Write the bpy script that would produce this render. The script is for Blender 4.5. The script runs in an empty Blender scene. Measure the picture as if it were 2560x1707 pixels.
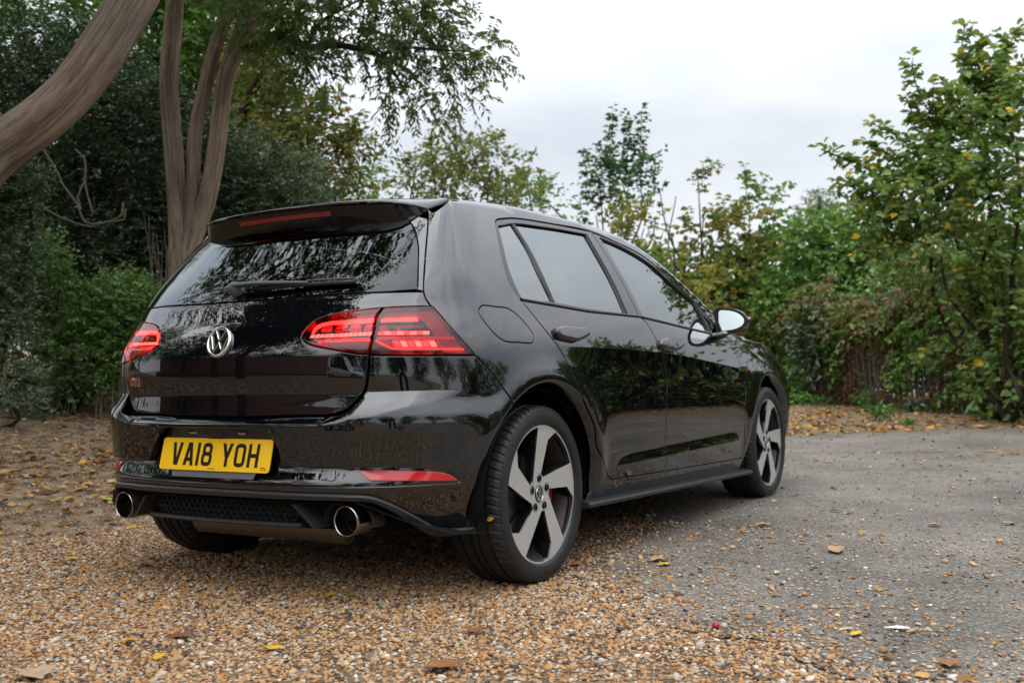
import bpy, bmesh, math, random, os
import numpy as np
from mathutils import Vector, Matrix
from mathutils.geometry import delaunay_2d_cdt

PI = math.pi
scene = bpy.context.scene
COL = scene.collection
rng = np.random.default_rng(7)

# ------------------------------------------------------------------ camera
CAM_POS = np.array([2.68798, -3.25530, 0.75764])
YAW, PITCH, ROLL, FOC = -0.5380146, 0.0267253, -0.0209090, 1.0178035   # FOC = focal / sensor width
PW, PH = 2560.0, 1707.0
_F = np.array([math.sin(YAW) * math.cos(PITCH), math.cos(YAW) * math.cos(PITCH), math.sin(PITCH)])
_R = np.cross(_F, [0, 0, 1.0]); _R /= np.linalg.norm(_R)
_U = np.cross(_R, _F)
_R, _U = math.cos(ROLL) * _R + math.sin(ROLL) * _U, -math.sin(ROLL) * _R + math.cos(ROLL) * _U
cd = bpy.data.cameras.new('camera')
cam = bpy.data.objects.new('camera', cd); COL.objects.link(cam)
cd.sensor_width = 36.0; cd.lens = 36.0 * FOC; cd.clip_start = 0.05; cd.clip_end = 2000
cam.matrix_world = Matrix(((_R[0], _U[0], -_F[0], CAM_POS[0]), (_R[1], _U[1], -_F[1], CAM_POS[1]),
                           (_R[2], _U[2], -_F[2], CAM_POS[2]), (0, 0, 0, 1)))
cd.dof.use_dof = True; cd.dof.focus_distance = 3.5; cd.dof.aperture_fstop = 4.5
scene.camera = cam
scene.render.resolution_x, scene.render.resolution_y = 1024, 682

def pray(x, y):
    return _F + _R * ((x - PW / 2) / (FOC * PW)) - _U * ((y - PH / 2) / (FOC * PW))
def at_ground(x, y, z=0.0):
    d = pray(x, y); t = (z - CAM_POS[2]) / d[2]
    return CAM_POS + t * d
def at_depth(x, y, dist):
    return CAM_POS + pray(x, y) * dist

# ------------------------------------------------------------------ sky and sun
SUN_EL, SUN_AZ = math.radians(52), math.radians(205)     # azimuth clockwise from +Y
world = bpy.data.worlds.new('World'); scene.world = world; world.use_nodes = True
def build_world():
    nt = world.node_tree; nt.nodes.clear()
    N = nt.nodes.new; L = nt.links.new
    out = N('ShaderNodeOutputWorld'); bg = N('ShaderNodeBackground')
    sky = N('ShaderNodeTexSky'); sky.sky_type = 'NISHITA'; sky.sun_disc = False
    sky.sun_elevation = SUN_EL; sky.sun_rotation = SUN_AZ; sky.dust_density = 2.0; sky.air_density = 1.2
    tc = N('ShaderNodeTexCoord')
    sep = N('ShaderNodeSeparateXYZ'); L(tc.outputs['Generated'], sep.inputs[0])
    mp = N('ShaderNodeMapping'); mp.inputs['Scale'].default_value = (1.0, 1.0, 2.6)
    L(tc.outputs['Generated'], mp.inputs[0])
    nz = N('ShaderNodeTexNoise'); nz.inputs['Scale'].default_value = 2.6; nz.inputs['Detail'].default_value = 5
    nz.inputs['Roughness'].default_value = 0.52; nz.inputs['Distortion'].default_value = 0.3
    L(mp.outputs[0], nz.inputs['Vector'])
    cr = N('ShaderNodeValToRGB')                           # grey and white cloud base
    cr.color_ramp.elements[0].position = 0.30; cr.color_ramp.elements[0].color = (0.66, 0.725, 0.82, 1)
    cr.color_ramp.elements[1].position = 0.64; cr.color_ramp.elements[1].color = (0.97, 0.995, 1.03, 1)
    L(nz.outputs[0], cr.inputs[0])
    mr = N('ShaderNodeMapRange')                           # overcast sky: brighter towards the zenith
    mr.inputs['From Min'].default_value = 0.22; mr.inputs['From Max'].default_value = 1.0
    mr.inputs['To Min'].default_value = 7.3; mr.inputs['To Max'].default_value = 27.0
    L(sep.outputs[2], mr.inputs['Value'])
    mul = N('ShaderNodeVectorMath'); mul.operation = 'SCALE'
    L(cr.outputs[0], mul.inputs[0]); L(mr.outputs[0], mul.inputs['Scale'])
    mix = N('ShaderNodeMix'); mix.data_type = 'RGBA'; mix.inputs[0].default_value = 0.94
    L(sky.outputs[0], mix.inputs[6]); L(mul.outputs[0], mix.inputs[7])
    L(mix.outputs[2], bg.inputs['Color']); bg.inputs['Strength'].default_value = 0.10
    L(bg.outputs[0], out.inputs['Surface'])
build_world()
sl = bpy.data.lights.new('sun', 'SUN'); sl.energy = 1.0; sl.angle = math.radians(85); sl.color = (1.0, 0.96, 0.90)
sun = bpy.data.objects.new('sun', sl); COL.objects.link(sun)
sun.rotation_euler = (PI / 2 - SUN_EL, 0, PI - SUN_AZ)
sun.location = (0, 0, 30)
vs = scene.view_settings
vs.view_transform = 'Standard'; vs.look = 'None'; vs.gamma = 1.0; vs.use_curve_mapping = False
vs.exposure = 0.50
scene.cycles.use_denoising = True
scene.cycles.max_bounces = 8; scene.cycles.transparent_max_bounces = 16
scene.cycles.diffuse_bounces = 3; scene.cycles.glossy_bounces = 4; scene.cycles.transmission_bounces = 6
scene.cycles.caustics_reflective = False; scene.cycles.caustics_refractive = False
scene.cycles.sample_clamp_indirect = 6.0

# ------------------------------------------------------------------ object helpers
def link(o, parent=None):
    COL.objects.link(o)
    if parent is not None: o.parent = parent
    return o
def empty(name, loc=(0, 0, 0), parent=None):
    o = bpy.data.objects.new(name, None); o.location = loc
    o.empty_display_size = 0.2
    return link(o, parent)
def tag(o, label=None, cat=None, group=None, kind=None):
    if label: o['label'] = label
    if cat: o['category'] = cat
    if group: o['group'] = group
    if kind: o['kind'] = kind
    return o
def mesh_obj(name, V, F, mat=None, parent=None, smooth=False, normals=None):
    me = bpy.data.meshes.new(name)
    V = np.asarray(V, float).reshape(-1, 3)
    if isinstance(F, np.ndarray):
        F = F.tolist()
    me.from_pydata(V.tolist(), [], F)
    me.update()
    if smooth or normals is not None:
        me.polygons.foreach_set('use_smooth', np.ones(len(me.polygons), bool))
    if normals is not None:
        me.normals_split_custom_set_from_vertices(np.asarray(normals).tolist())
    o = bpy.data.objects.new(name, me)
    if mat is not None:
        for m in (mat if isinstance(mat, (list, tuple)) else [mat]): me.materials.append(m)
    return link(o, parent)
class MB:
    """collects shapes into one mesh"""
    def __init__(s): s.V = []; s.F = []; s.n = 0; s.M = []
    def add(s, V, F, mi=0):
        V = np.asarray(V, float).reshape(-1, 3)
        s.V.append(V); s.F += [tuple(int(i) + s.n for i in f) for f in F]; s.M += [mi] * len(F); s.n += len(V)
        return s
    def box(s, c, d, rot=None, mi=0):
        c = np.asarray(c, float); d = np.asarray(d, float) / 2
        V = np.array([[x, y, z] for x in (-1, 1) for y in (-1, 1) for z in (-1, 1)], float) * d
        if rot is not None: V = V @ np.asarray(rot).T
        return s.add(V + c, [(0, 1, 3, 2), (4, 6, 7, 5), (0, 4, 5, 1), (2, 3, 7, 6), (0, 2, 6, 4), (1, 5, 7, 3)], mi)
    def tube(s, P, r, n=8, caps=True, mi=0, squash=None):
        P = np.asarray(P, float); r = np.broadcast_to(np.asarray(r, float), (len(P),))
        T = np.gradient(P, axis=0); T /= np.linalg.norm(T, axis=1)[:, None] + 1e-12
        up = np.array([0, 0, 1.0]) if abs(T[0, 2]) < 0.9 else np.array([1.0, 0, 0])
        V = []
        a = np.cross(T[0], up); a /= np.linalg.norm(a)
        for i in range(len(P)):
            a = a - T[i] * (a @ T[i]); a /= np.linalg.norm(a) + 1e-12
            b = np.cross(T[i], a)
            for k in range(n):
                t = 2 * PI * k / n
                ca, sa = math.cos(t), math.sin(t)
                if squash: ca *= squash[0]; sa *= squash[1]
                V.append(P[i] + r[i] * (ca * a + sa * b))
        F = []
        for i in range(len(P) - 1):
            for k in range(n):
                k2 = (k + 1) % n
                F.append((i * n + k, i * n + k2, (i + 1) * n + k2, (i + 1) * n + k))
        if caps:
            F.append(tuple(range(n))[::-1]); F.append(tuple((len(P) - 1) * n + k for k in range(n)))
        return s.add(V, F, mi)
    def lathe(s, prof, c, axis=0, n=64, a0=0, a1=2 * PI, mi=0, closed=False):
        """prof: (axial, radius) list, turned about the x axis through c"""
        prof = np.asarray(prof, float); m = len(prof); full = abs(a1 - a0 - 2 * PI) < 1e-6
        cnt = n if full else n + 1
        V = []
        for k in range(cnt):
            t = a0 + (a1 - a0) * k / n
            for ax, r in prof: V.append((c[0] + ax, c[1] + r * math.cos(t), c[2] + r * math.sin(t)))
        F = []
        for k in range(n):
            k2 = (k + 1) % cnt
            for i in range(m if closed else m - 1):
                j = (i + 1) % m
                F.append((k * m + i, k * m + j, k2 * m + j, k2 * m + i))
        return s.add(V, F, mi)
    def build(s, name, mat, parent=None, smooth=False, sharp=None):
        V = np.concatenate(s.V); o = mesh_obj(name, V, s.F, mat, parent, smooth)
        if isinstance(mat, (list, tuple)): o.data.polygons.foreach_set('material_index', np.array(s.M, np.int32))
        bm = bmesh.new(); bm.from_mesh(o.data); bmesh.ops.recalc_face_normals(bm, faces=bm.faces); bm.to_mesh(o.data); bm.free()
        if sharp is not None: o.data.set_sharp_from_angle(angle=math.radians(sharp))
        return o

# ------------------------------------------------------------------ materials
MATS = {}
def mat(name, col=(0.5, 0.5, 0.5), rough=0.5, metal=0.0, spec=0.5, coat=0.0, coat_rough=0.03, emit=None, es=0.0, ior=None):
    if name in MATS: return MATS[name]
    m = bpy.data.materials.new(name); m.use_nodes = True; MATS[name] = m
    b = m.node_tree.nodes['Principled BSDF']
    b.inputs['Base Color'].default_value = (*col, 1); b.inputs['Roughness'].default_value = rough
    b.inputs['Metallic'].default_value = metal; b.inputs['Specular IOR Level'].default_value = spec
    b.inputs['Coat Weight'].default_value = coat; b.inputs['Coat Roughness'].default_value = coat_rough
    if ior: b.inputs['IOR'].default_value = ior
    if emit: b.inputs['Emission Color'].default_value = (*emit, 1); b.inputs['Emission Strength'].default_value = es
    return m
def nodes(m): return m.node_tree.nodes, m.node_tree.links, m.node_tree.nodes['Principled BSDF']
def add_noise_color(m, cols, scale=8.0, detail=4, coord='Object', pos=None, rough=None, bump=0.0, bscale=None, stretch=None):
    """colour ramp over noise, with optional bump"""
    n, l, b = nodes(m)
    tc = n.new('ShaderNodeTexCoord'); nz = n.new('ShaderNodeTexNoise'); nz.inputs['Scale'].default_value = scale; nz.inputs['Detail'].default_value = detail
    src = tc.outputs[coord]
    if stretch:
        mp = n.new('ShaderNodeMapping'); mp.inputs['Scale'].default_value = stretch; l.new(src, mp.inputs[0]); src = mp.outputs[0]
    l.new(src, nz.inputs['Vector'])
    cr = n.new('ShaderNodeValToRGB')
    while len(cr.color_ramp.elements) < len(cols): cr.color_ramp.elements.new(0.5)
    for i, c in enumerate(cols):
        e = cr.color_ramp.elements[i]; e.position = (pos[i] if pos else 0.25 + 0.5 * i / max(1, len(cols) - 1)); e.color = (*c, 1)
    l.new(nz.outputs[0], cr.inputs[0]); l.new(cr.outputs[0], b.inputs['Base Color'])
    if bump:
        nb = n.new('ShaderNodeTexNoise'); nb.inputs['Scale'].default_value = bscale or scale * 4; nb.inputs['Detail'].default_value = 6
        l.new(src, nb.inputs['Vector'])
        bp = n.new('ShaderNodeBump'); bp.inputs['Strength'].default_value = bump; bp.inputs['Distance'].default_value = 0.02
        l.new(nb.outputs[0], bp.inputs['Height']); l.new(bp.outputs[0], b.inputs['Normal'])
    return m
def glass_mat(name, tint, refl_rough=0.0, ior=1.52):
    """thin pane: fresnel reflection over tinted see-through"""
    if name in MATS: return MATS[name]
    m = bpy.data.materials.new(name); m.use_nodes = True; MATS[name] = m
    n, l = m.node_tree.nodes, m.node_tree.links
    n.clear()
    out = n.new('ShaderNodeOutputMaterial'); mx = n.new('ShaderNodeMixShader')
    tr = n.new('ShaderNodeBsdfTransparent'); tr.inputs[0].default_value = (*tint, 1)
    gl = n.new('ShaderNodeBsdfGlossy'); gl.inputs['Roughness'].default_value = refl_rough; gl.inputs['Color'].default_value = (.93, .99, 1.0, 1)
    fr = n.new('ShaderNodeFresnel'); fr.inputs['IOR'].default_value = ior
    l.new(fr.outputs[0], mx.inputs[0]); l.new(tr.outputs[0], mx.inputs[1]); l.new(gl.outputs[0], mx.inputs[2]); l.new(mx.outputs[0], out.inputs[0])
    return m

# ------------------------------------------------------------------ curves
def pchip(xs, ys):
    x = np.asarray(xs, float); y = np.asarray(ys, float); h = np.diff(x); d = np.diff(y) / h
    m = np.zeros_like(y); m[0], m[-1] = d[0], d[-1]
    for i in range(1, len(x) - 1):
        if d[i - 1] * d[i] > 0:
            w1, w2 = 2 * h[i] + h[i - 1], h[i] + 2 * h[i - 1]
            m[i] = (w1 + w2) / (w1 / d[i - 1] + w2 / d[i])
    def f(q):
        q = np.asarray(q, float); i = np.clip(np.searchsorted(x, q) - 1, 0, len(x) - 2)
        t = (q - x[i]) / h[i]
        lo, hi = t < 0, t > 1
        tc = np.clip(t, 0, 1)
        r = hermite(tc, h[i], y[i], y[i + 1], m[i], m[i + 1])
        r = np.where(lo, y[0] + m[0] * (q - x[0]), r)
        return np.where(hi, y[-1] + m[-1] * (q - x[-1]), r)
    return f
def hermite(t, h, y0, y1, m0, m1):
    t2, t3 = t * t, t * t * t
    return (2 * t3 - 3 * t2 + 1) * y0 + (t3 - 2 * t2 + t) * h * m0 + (-2 * t3 + 3 * t2) * y1 + (t3 - t2) * h * m1
def sstep(a, b, x):
    t = np.clip((np.asarray(x, float) - a) / (b - a), 0, 1); return t * t * (3 - 2 * t)
def smax(a, b, k):
    h = np.maximum(k - np.abs(a - b), 0) / k
    return np.maximum(a, b) + h * h * h * k / 6
def crom(P, step):
    """resample a smooth curve through P"""
    P = np.asarray(P, float)
    if len(P) == 1: return P
    if len(P) == 2:
        n = max(1, int(np.linalg.norm(P[1] - P[0]) / step + 0.5))
        return P[0] + (P[1] - P[0]) * np.linspace(0, 1, n + 1)[:, None]
    Q = np.vstack([2 * P[0] - P[1], P, 2 * P[-1] - P[-2]])
    out = [P[0]]
    for i in range(1, len(Q) - 2):
        p0, p1, p2, p3 = Q[i - 1], Q[i], Q[i + 1], Q[i + 2]
        n = max(1, int(np.linalg.norm(p2 - p1) / step + 0.5))
        t0 = 0.0; t1 = t0 + np.linalg.norm(p1 - p0) ** .5 + 1e-9; t2 = t1 + np.linalg.norm(p2 - p1) ** .5 + 1e-9; t3 = t2 + np.linalg.norm(p3 - p2) ** .5 + 1e-9
        for k in range(1, n + 1):
            t = t1 + (t2 - t1) * k / n
            A1 = (t1 - t) / (t1 - t0) * p0 + (t - t0) / (t1 - t0) * p1
            A2 = (t2 - t) / (t2 - t1) * p1 + (t - t1) / (t2 - t1) * p2
            A3 = (t3 - t) / (t3 - t2) * p2 + (t - t2) / (t3 - t2) * p3
            B1 = (t2 - t) / (t2 - t0) * A1 + (t - t0) / (t2 - t0) * A2
            B2 = (t3 - t) / (t3 - t1) * A2 + (t - t1) / (t3 - t1) * A3
            out.append((t2 - t) / (t2 - t1) * B1 + (t - t1) / (t2 - t1) * B2)
    return np.array(out)
# ------------------------------------------------------------------ car body surface
# car frame = world frame: x to the car's right, y forward, z up, origin on the ground under the rear axle
WHEELBASE, HUB_Z = 2.631, 0.312
_zt = pchip([-.9, .16, 1.04, 2.12, 3.5], [.855, .84, .817, .739, .66])            # shoulder crease height
_zb = pchip([-.7, 0, 1.0, 1.92, 2.4, 3.6], [.985, .992, .98, .922, .895, .78])    # belt height
_xt = pchip([-.9, -.6, -.35, 0, 1.0, 2.2, 2.7, 3.5], [.70, .782, .848, .884, .893, .886, .876, .83])
_xr = pchip([-.6, -.3, 0, .5, .92, 1.4, 2.0, 2.6], [.535, .578, .608, .624, .626, .622, .60, .55])
ZR = 1.36
def S_side(y, z):
    zt, zb, xt, xr = _zt(y), _zb(y), _xt(y), _xr(y)
    wt = sstep(-.05, .4, y)
    xlo = xt
    xt = xt - .018 * (1 - wt)                       # haunch over the rear wheel
    xb = xt - .060
    # shoulder to belt
    h1 = zb - zt; t1 = np.clip((z - zt) / h1, 0, 1)
    u1 = hermite(t1, h1, xt, xb, -.29 - .03 * wt, -.45)
    h2 = ZR - zb; t2 = np.clip((z - zb) / h2, 0, 1)
    u2 = hermite(t2, h2, xb, xr, -.45, -.64)
    u3 = xr - .64 * (z - ZR) - 1.2 * np.maximum(z - ZR, 0) ** 2
    up = np.where(z < zb, u1, np.where(z < ZR, u2, u3))
    # below the shoulder
    w = sstep(.35, .75, y) * (1 - sstep(1.95, 2.2, y))
    def seg(z0, z1, x0, x1, m0, m1):
        h = z0 - z1; t = np.clip((z - z1) / h, 0, 1); return hermite(t, h, x1, x0, m1, m0)
    mt = -.29 + .23 * wt
    xu = xt; xt = xlo
    xw = xt + .012
    a = seg(zt, .60, xu, xw, mt, -.05 * (1 - wt))
    b = seg(.60, .418, xw, xt + .003 - .004 * w, -.05 * (1 - wt), .13)
    c = seg(.418, .362, xt + .003 - .004 * w, xt - .006 + .012 * w, .10, .12 - .34 * w)
    d = seg(.362, .20, xt - .006 + .012 * w, xt - .045, .20 + .10 * w, .28)
    e = xt - .045 + .28 * (z - .20)
    lo = np.where(z > .60, a, np.where(z > .418, b, np.where(z > .362, c, np.where(z > .20, d, e))))
    x = np.where(z > zt, up, lo)
    for yc, ra in ((0.0, .382), (WHEELBASE, .368)):
        r = np.hypot(y - yc, z - HUB_Z)
        g = sstep(.22, .34, z)
        x = x + g * (.012 * np.exp(-((r - ra - .035) / .05) ** 2) - .030 * np.clip((ra + .026 - r) / .026, 0, 1.3) ** 2)
    return x
_R0b = pchip([.3, .60, .64, .692, .696, .76, .82, .87, .92, .966, 1.012, 1.06, 1.2, 1.3, 1.45],
             [.70, .713, .712, .7085, .7088, .7135, .7135, .703, .683, .655, .628, .588, .458, .362, .20])
_R0l = pchip([.15, .22, .30, .345, .392, .398, .447, .47, .60], [.60, .67, .722, .738, .754, .754, .733, .726, .722])
_cz = pchip([.3, .88, 1.0, 1.3], [.20, .22, .27, .30])
_kr = pchip([.2, .5, .60, .68, .9, 1.0, 1.1, 1.3], [.32, .30, .26, .36, .34, .28, .17, .07])
_ze = pchip([0, .45, .60, .74, .84, 1.0], [.590, .592, .610, .650, .690, .70])
_ztp = pchip([0, .42, .50, .57, 1.0], [.613, .614, .66, .694, .697])
_D = pchip([0, .52, .66, .76, .83, 1.0], [.052, .052, .040, .020, .0, .0])
def R_rear(X, z, var):
    cur = _cz(z) * X * X + .10 * X ** 4
    lowr = _R0l(np.minimum(z, .3985)) - .754 + .7095 + _D(X) - .007 - cur      # bumper below the notch
    if var == 'low':
        nd = 1 - sstep(.68, .82, X)                                            # notch depth fades towards the corner
        return lowr - nd * .021 * np.clip((z - .3985) / .05, 0, 1)
    r = _R0b(z) - cur
    if var == 'bump':
        zt_, ze_ = _ztp(X), _ze(X)
        t = np.clip((zt_ - z) / np.maximum(zt_ - ze_, .006), 0, 1)
        base = np.where(z < .60, .7095 - .036 * np.maximum(.56 - z, 0), _R0b(z)) - cur
        r = base + _D(X) * (1 - (1 - t) ** 1.6)
        w = sstep(.400, .452, z)                      # flush with the lower bumper below the notch
        r = w * r + (1 - w) * lowr
    return r
_zc = pchip([-.5, -.4, -.2, 0, .4, .8, 1.1, 1.3, 1.5, 1.98, 2.3, 2.36, 2.6, 3.0, 3.3, 3.45],
            [1.345, 1.368, 1.404, 1.424, 1.442, 1.441, 1.43, 1.408, 1.355, 1.145, .995, .985, .965, .925, .86, .79])
def T_top(X, y): return _zc(y) - .10 * X * X
_F0 = pchip([.15, .3, .5, .65, .75, .85, 1.0], [3.40, 3.47, 3.485, 3.46, 3.40, 3.28, 3.0])
def f_body(P, var='body'):
    x, y, z = P[..., 0], P[..., 1], P[..., 2]
    X = np.abs(x)
    a = X - S_side(y, z); b = -y - R_rear(X, z, var); c = z - T_top(X, y); d = y - (_F0(z) - .28 * X * X)
    r = smax(a, b, _kr(z)); r = smax(r, c, .035); return smax(r, d, .30)
def n_body(P, var='body', e=7e-4):
    g = np.stack([f_body(P + d, var) - f_body(P - d, var) for d in np.eye(3) * e], -1)
    return g / np.linalg.norm(g, axis=-1)[..., None]
# wrap-around parameter: s runs from the tail's middle round the corner, along the side and round the nose
SA, SY0, SY1, SR = .42, -.12, 2.75, .5
L1 = SA; L2 = L1 + SR * PI / 2; L3 = L2 + (SY1 - SY0); L4 = L3 + SR * PI / 2; L5 = L4 + SA
def _ray_sz(s):
    sg = np.where(s < 0, -1.0, 1.0); a = np.abs(s)
    th = np.clip((a - L1) / SR, 0, PI / 2); ph = np.clip((a - L3) / SR, 0, PI / 2)
    ox = np.where(a < L1, a, np.where(a > L4, SA - (a - L4), SA)); oy = np.where(a < L3, SY0 + np.clip(a - L2, 0, SY1 - SY0), SY1)
    front = a > L3
    dx = np.where(front, np.cos(ph), np.sin(th)); dy = np.where(front, np.sin(ph), -np.cos(th))
    return sg, ox, oy, dx, dy
def bisect(O, D, var, t0, t1, it=34):
    lo = np.full(O.shape[:-1], t0, float); hi = np.full(O.shape[:-1], t1, float)
    for _ in range(it):
        m = (lo + hi) / 2; ins = f_body(O + D * m[..., None], var) < 0
        lo = np.where(ins, m, lo); hi = np.where(ins, hi, m)
    return O + D * ((lo + hi) / 2)[..., None]
def P_sz(q, var='body'):
    q = np.asarray(q, float); s, z = q[..., 0], q[..., 1]
    sg, ox, oy, dx, dy = _ray_sz(s)
    P = bisect(np.stack([ox, oy, z], -1), np.stack([dx, dy, 0 * z], -1), var, 0.0, 1.5)
    P[..., 0] *= sg
    return P
def P_xy(q, var='body'):
    q = np.asarray(q, float); x, y = q[..., 0], q[..., 1]
    return bisect(np.stack([x, y, 0 * x + .55], -1), np.stack([0 * x, 0 * x, 0 * x + 1], -1), var, 0.0, 1.2)
def sz_of(P):
    P = np.asarray(P, float); x, y, z = np.abs(P[..., 0]), P[..., 1], P[..., 2]
    th = np.arctan2(x - SA, SY0 - y)
    s = np.where(x <= SA, x, np.where(y >= SY0, L2 + (y - SY0), L1 + SR * th))
    s = np.where((y > SY1) & (x > SA), L3 + SR * np.arctan2(y - SY1, x - SA), s)
    return np.stack([np.where(P[..., 0] < 0, -s, s), z], -1)
def hit_body(px, var='body', tmax=8.0):
    """first meeting of the photograph's line of sight with the body"""
    px = np.asarray(px, float).reshape(-1, 2); d = np.array([pray(x, y) for x, y in px])
    t = np.linspace(2.0, tmax, 900); v = f_body(CAM_POS + t[None, :, None] * d[:, None], var)
    k = np.argmax(v < 0, 1); miss = ~(v < 0).any(1); k = np.where(miss, np.argmin(v, 1), np.maximum(k, 1))
    lo, hi = t[k - 1], t[k]
    for _ in range(30):
        m = (lo + hi) / 2; ins = f_body(CAM_POS + m[:, None] * d, var) < 0
        hi = np.where(ins, m, hi); lo = np.where(ins, lo, m)
    return CAM_POS + np.where(miss, t[k], hi)[:, None] * d
def pz(*px, var='body'):
    """photograph points -> (s, z) on the body"""
    return sz_of(hit_body(px, var))

def in_poly(pts, loop):
    x, y = pts[:, 0], pts[:, 1]; X, Y = loop[:, 0], loop[:, 1]; X2, Y2 = np.roll(X, -1), np.roll(Y, -1)
    r = np.zeros(len(pts), bool)
    for a, b, c, d in zip(X, Y, X2, Y2):
        if b == d: continue
        r ^= ((b > y) != (d > y)) & (x < (c - a) * (y - b) / (d - b) + a)
    return r
def seg_dist(pts, loop, closed=True):
    A = loop; B = np.roll(loop, -1, 0)
    if not closed: A, B = loop[:-1], loop[1:]
    best = np.full(len(pts), 9.0)
    for a, b in zip(A, B):
        ab = b - a; t = np.clip(((pts - a) @ ab) / (ab @ ab + 1e-15), 0, 1)
        best = np.minimum(best, np.linalg.norm(pts - a - t[:, None] * ab, axis=1))
    return best
def make_loop(segs, step):
    pts = []
    for i, sg in enumerate(segs):
        c = crom(sg, step); pts.append(c)
    L = []
    for c in pts:
        for p in c:
            if not L or np.linalg.norm(p - L[-1]) > step * .15: L.append(p)
    # straight joins between segments
    out = []
    for i in range(len(L)):
        a, b = L[i], L[(i + 1) % len(L)]
        n = max(1, int(np.linalg.norm(b - a) / (step * 1.6)))
        for k in range(n):
            q = a + (b - a) * k / n
            if k or not out or np.linalg.norm(q - out[-1]) > step * .15: out.append(q)
    if np.linalg.norm(out[0] - out[-1]) < step * .15: out.pop()
    L = np.array(out)
    ar = 0.5 * np.sum(L[:, 0] * np.roll(L[:, 1], -1) - np.roll(L[:, 0], -1) * L[:, 1])
    return L if ar > 0 else L[::-1].copy()
def panel_data(segs, holes=(), var='body', dom='sz', h=.03, step=None, gap=.004, bevel=.0018, depth=.012, off=0.0, feats=(), fn=None, nfn=None, dense=()):
    step = step or min(h * .7, .018)
    fn = fn or (lambda q: P_sz(q, var) if dom == 'sz' else P_xy(q, var))
    nfn = nfn or (lambda P: n_body(P, var))
    loops = [make_loop(segs, step)] + [make_loop(hh, step) for hh in holes]
    lo, hi = loops[0].min(0), loops[0].max(0)
    gx, gy = np.meshgrid(np.arange(lo[0] + h * .37, hi[0], h), np.arange(lo[1] + h * .41, hi[1], h))
    gx = gx + (np.arange(gx.shape[0])[:, None] % 2) * h * .5
    G = np.stack([gx.ravel(), gy.ravel()], 1)
    def inside(q):
        m = in_poly(q, loops[0])
        for l in loops[1:]: m &= ~in_poly(q, l)
        return m
    keep = inside(G); G = G[keep]
    for l in loops:
        if len(G): G = G[seg_dist(G, l) > max(.55 * h * .8, gap / 2 + bevel + .004)]
    ex = []
    for ft in feats:
        c = crom(ft, step)
        if len(G): G = G[seg_dist(G, c, False) > .009]
        for dz in (-.0016, .0016): ex.append(c + [0, dz])
    for dn in dense:                                  # extra rows of points, e.g. round a wheel arch
        c = np.asarray(dn, float)
        if len(G): G = G[seg_dist(G, c, False) > .006]
        ex.append(c)
    if ex:
        E = np.concatenate(ex); E = E[inside(E)]
        for l in loops: E = E[seg_dist(E, l) > gap / 2 + bevel + .003]
        G = np.concatenate([G, E]) if len(G) else E
    pts = np.concatenate(loops + ([G] if len(G) else []))
    edges = []; base = 0; ids = []
    for l in loops:
        n = len(l); edges += [(base + i, base + (i + 1) % n) for i in range(n)]; ids.append(np.arange(base, base + n)); base += n
    vo, eo, fo, ov, _, _ = delaunay_2d_cdt([Vector(p) for p in pts], edges, [], 0, 1e-7)
    q = np.array([[v[0], v[1]] for v in vo]); back = {}
    for i, o in enumerate(ov):
        for k in o: back[k] = i
    F = np.array([f for f in fo], int); cen = q[F].mean(1); F = F[inside(cen)]
    P = fn(q); Nn = nfn(P)
    V = P + Nn * off; Nv = Nn.copy()
    # winding
    fnm = np.cross(V[F[:, 1]] - V[F[:, 0]], V[F[:, 2]] - V[F[:, 0]]); fl = np.sum(fnm * Nn[F[:, 0]], 1) < 0
    F[fl] = F[fl][:, ::-1]
    VV = [V]; NN = [Nv]; FF = [tuple(f) for f in F]; nxt = len(V)
    for li, (l, idl) in enumerate(zip(loops, ids)):
        idx = np.array([back[i] for i in idl]); n = len(idx)
        t2 = np.roll(l, -1, 0) - np.roll(l, 1, 0); t2 /= np.linalg.norm(t2, axis=1)[:, None] + 1e-12
        inw = np.stack([-t2[:, 1], t2[:, 0]], 1) * (1 if li == 0 else -1)
        Q = fn(l + inw * .002); o3 = P[idx] - Q; nn = Nn[idx]
        o3 -= nn * np.sum(o3 * nn, 1)[:, None]; o3 /= np.linalg.norm(o3, axis=1)[:, None] + 1e-12
        # keep the outward direction square to the edge
        t3 = np.roll(V[idx], -1, 0) - np.roll(V[idx], 1, 0); t3 /= np.linalg.norm(t3, axis=1)[:, None] + 1e-12
        o3 -= t3 * np.sum(o3 * t3, 1)[:, None]; o3 /= np.linalg.norm(o3, axis=1)[:, None] + 1e-12
        B = V[idx].copy()
        V[idx] = B - o3 * (gap / 2 + bevel)
        r1 = B - o3 * (gap / 2 + bevel * .3) - nn * bevel * .3; r2 = B - o3 * gap / 2 - nn * bevel; r3 = r2 - nn * depth
        rings = [idx] + [np.arange(nxt + k * n, nxt + (k + 1) * n) for k in range(3)]
        m1 = nn + o3; m1 /= np.linalg.norm(m1, axis=1)[:, None]
        m2 = .35 * nn + o3; m2 /= np.linalg.norm(m2, axis=1)[:, None]
        VV += [r1, r2, r3]; NN += [m1, m2, o3]; nxt += 3 * n
        for k in range(3):
            for i in range(n):
                j = (i + 1) % n; a, b, c, d = rings[k][i], rings[k][j], rings[k + 1][j], rings[k + 1][i]
                FF.append((a, d, c, b) if li == 0 else (a, b, c, d))
    V = np.concatenate(VV); Nv = np.concatenate(NN)
    # fix ring winding from normals
    out = []
    for f in FF:
        p = V[list(f[:3])]; g = np.cross(p[1] - p[0], p[2] - p[0])
        out.append(f if g @ Nv[list(f)].sum(0) >= 0 else f[::-1])
    return V, out, Nv
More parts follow.
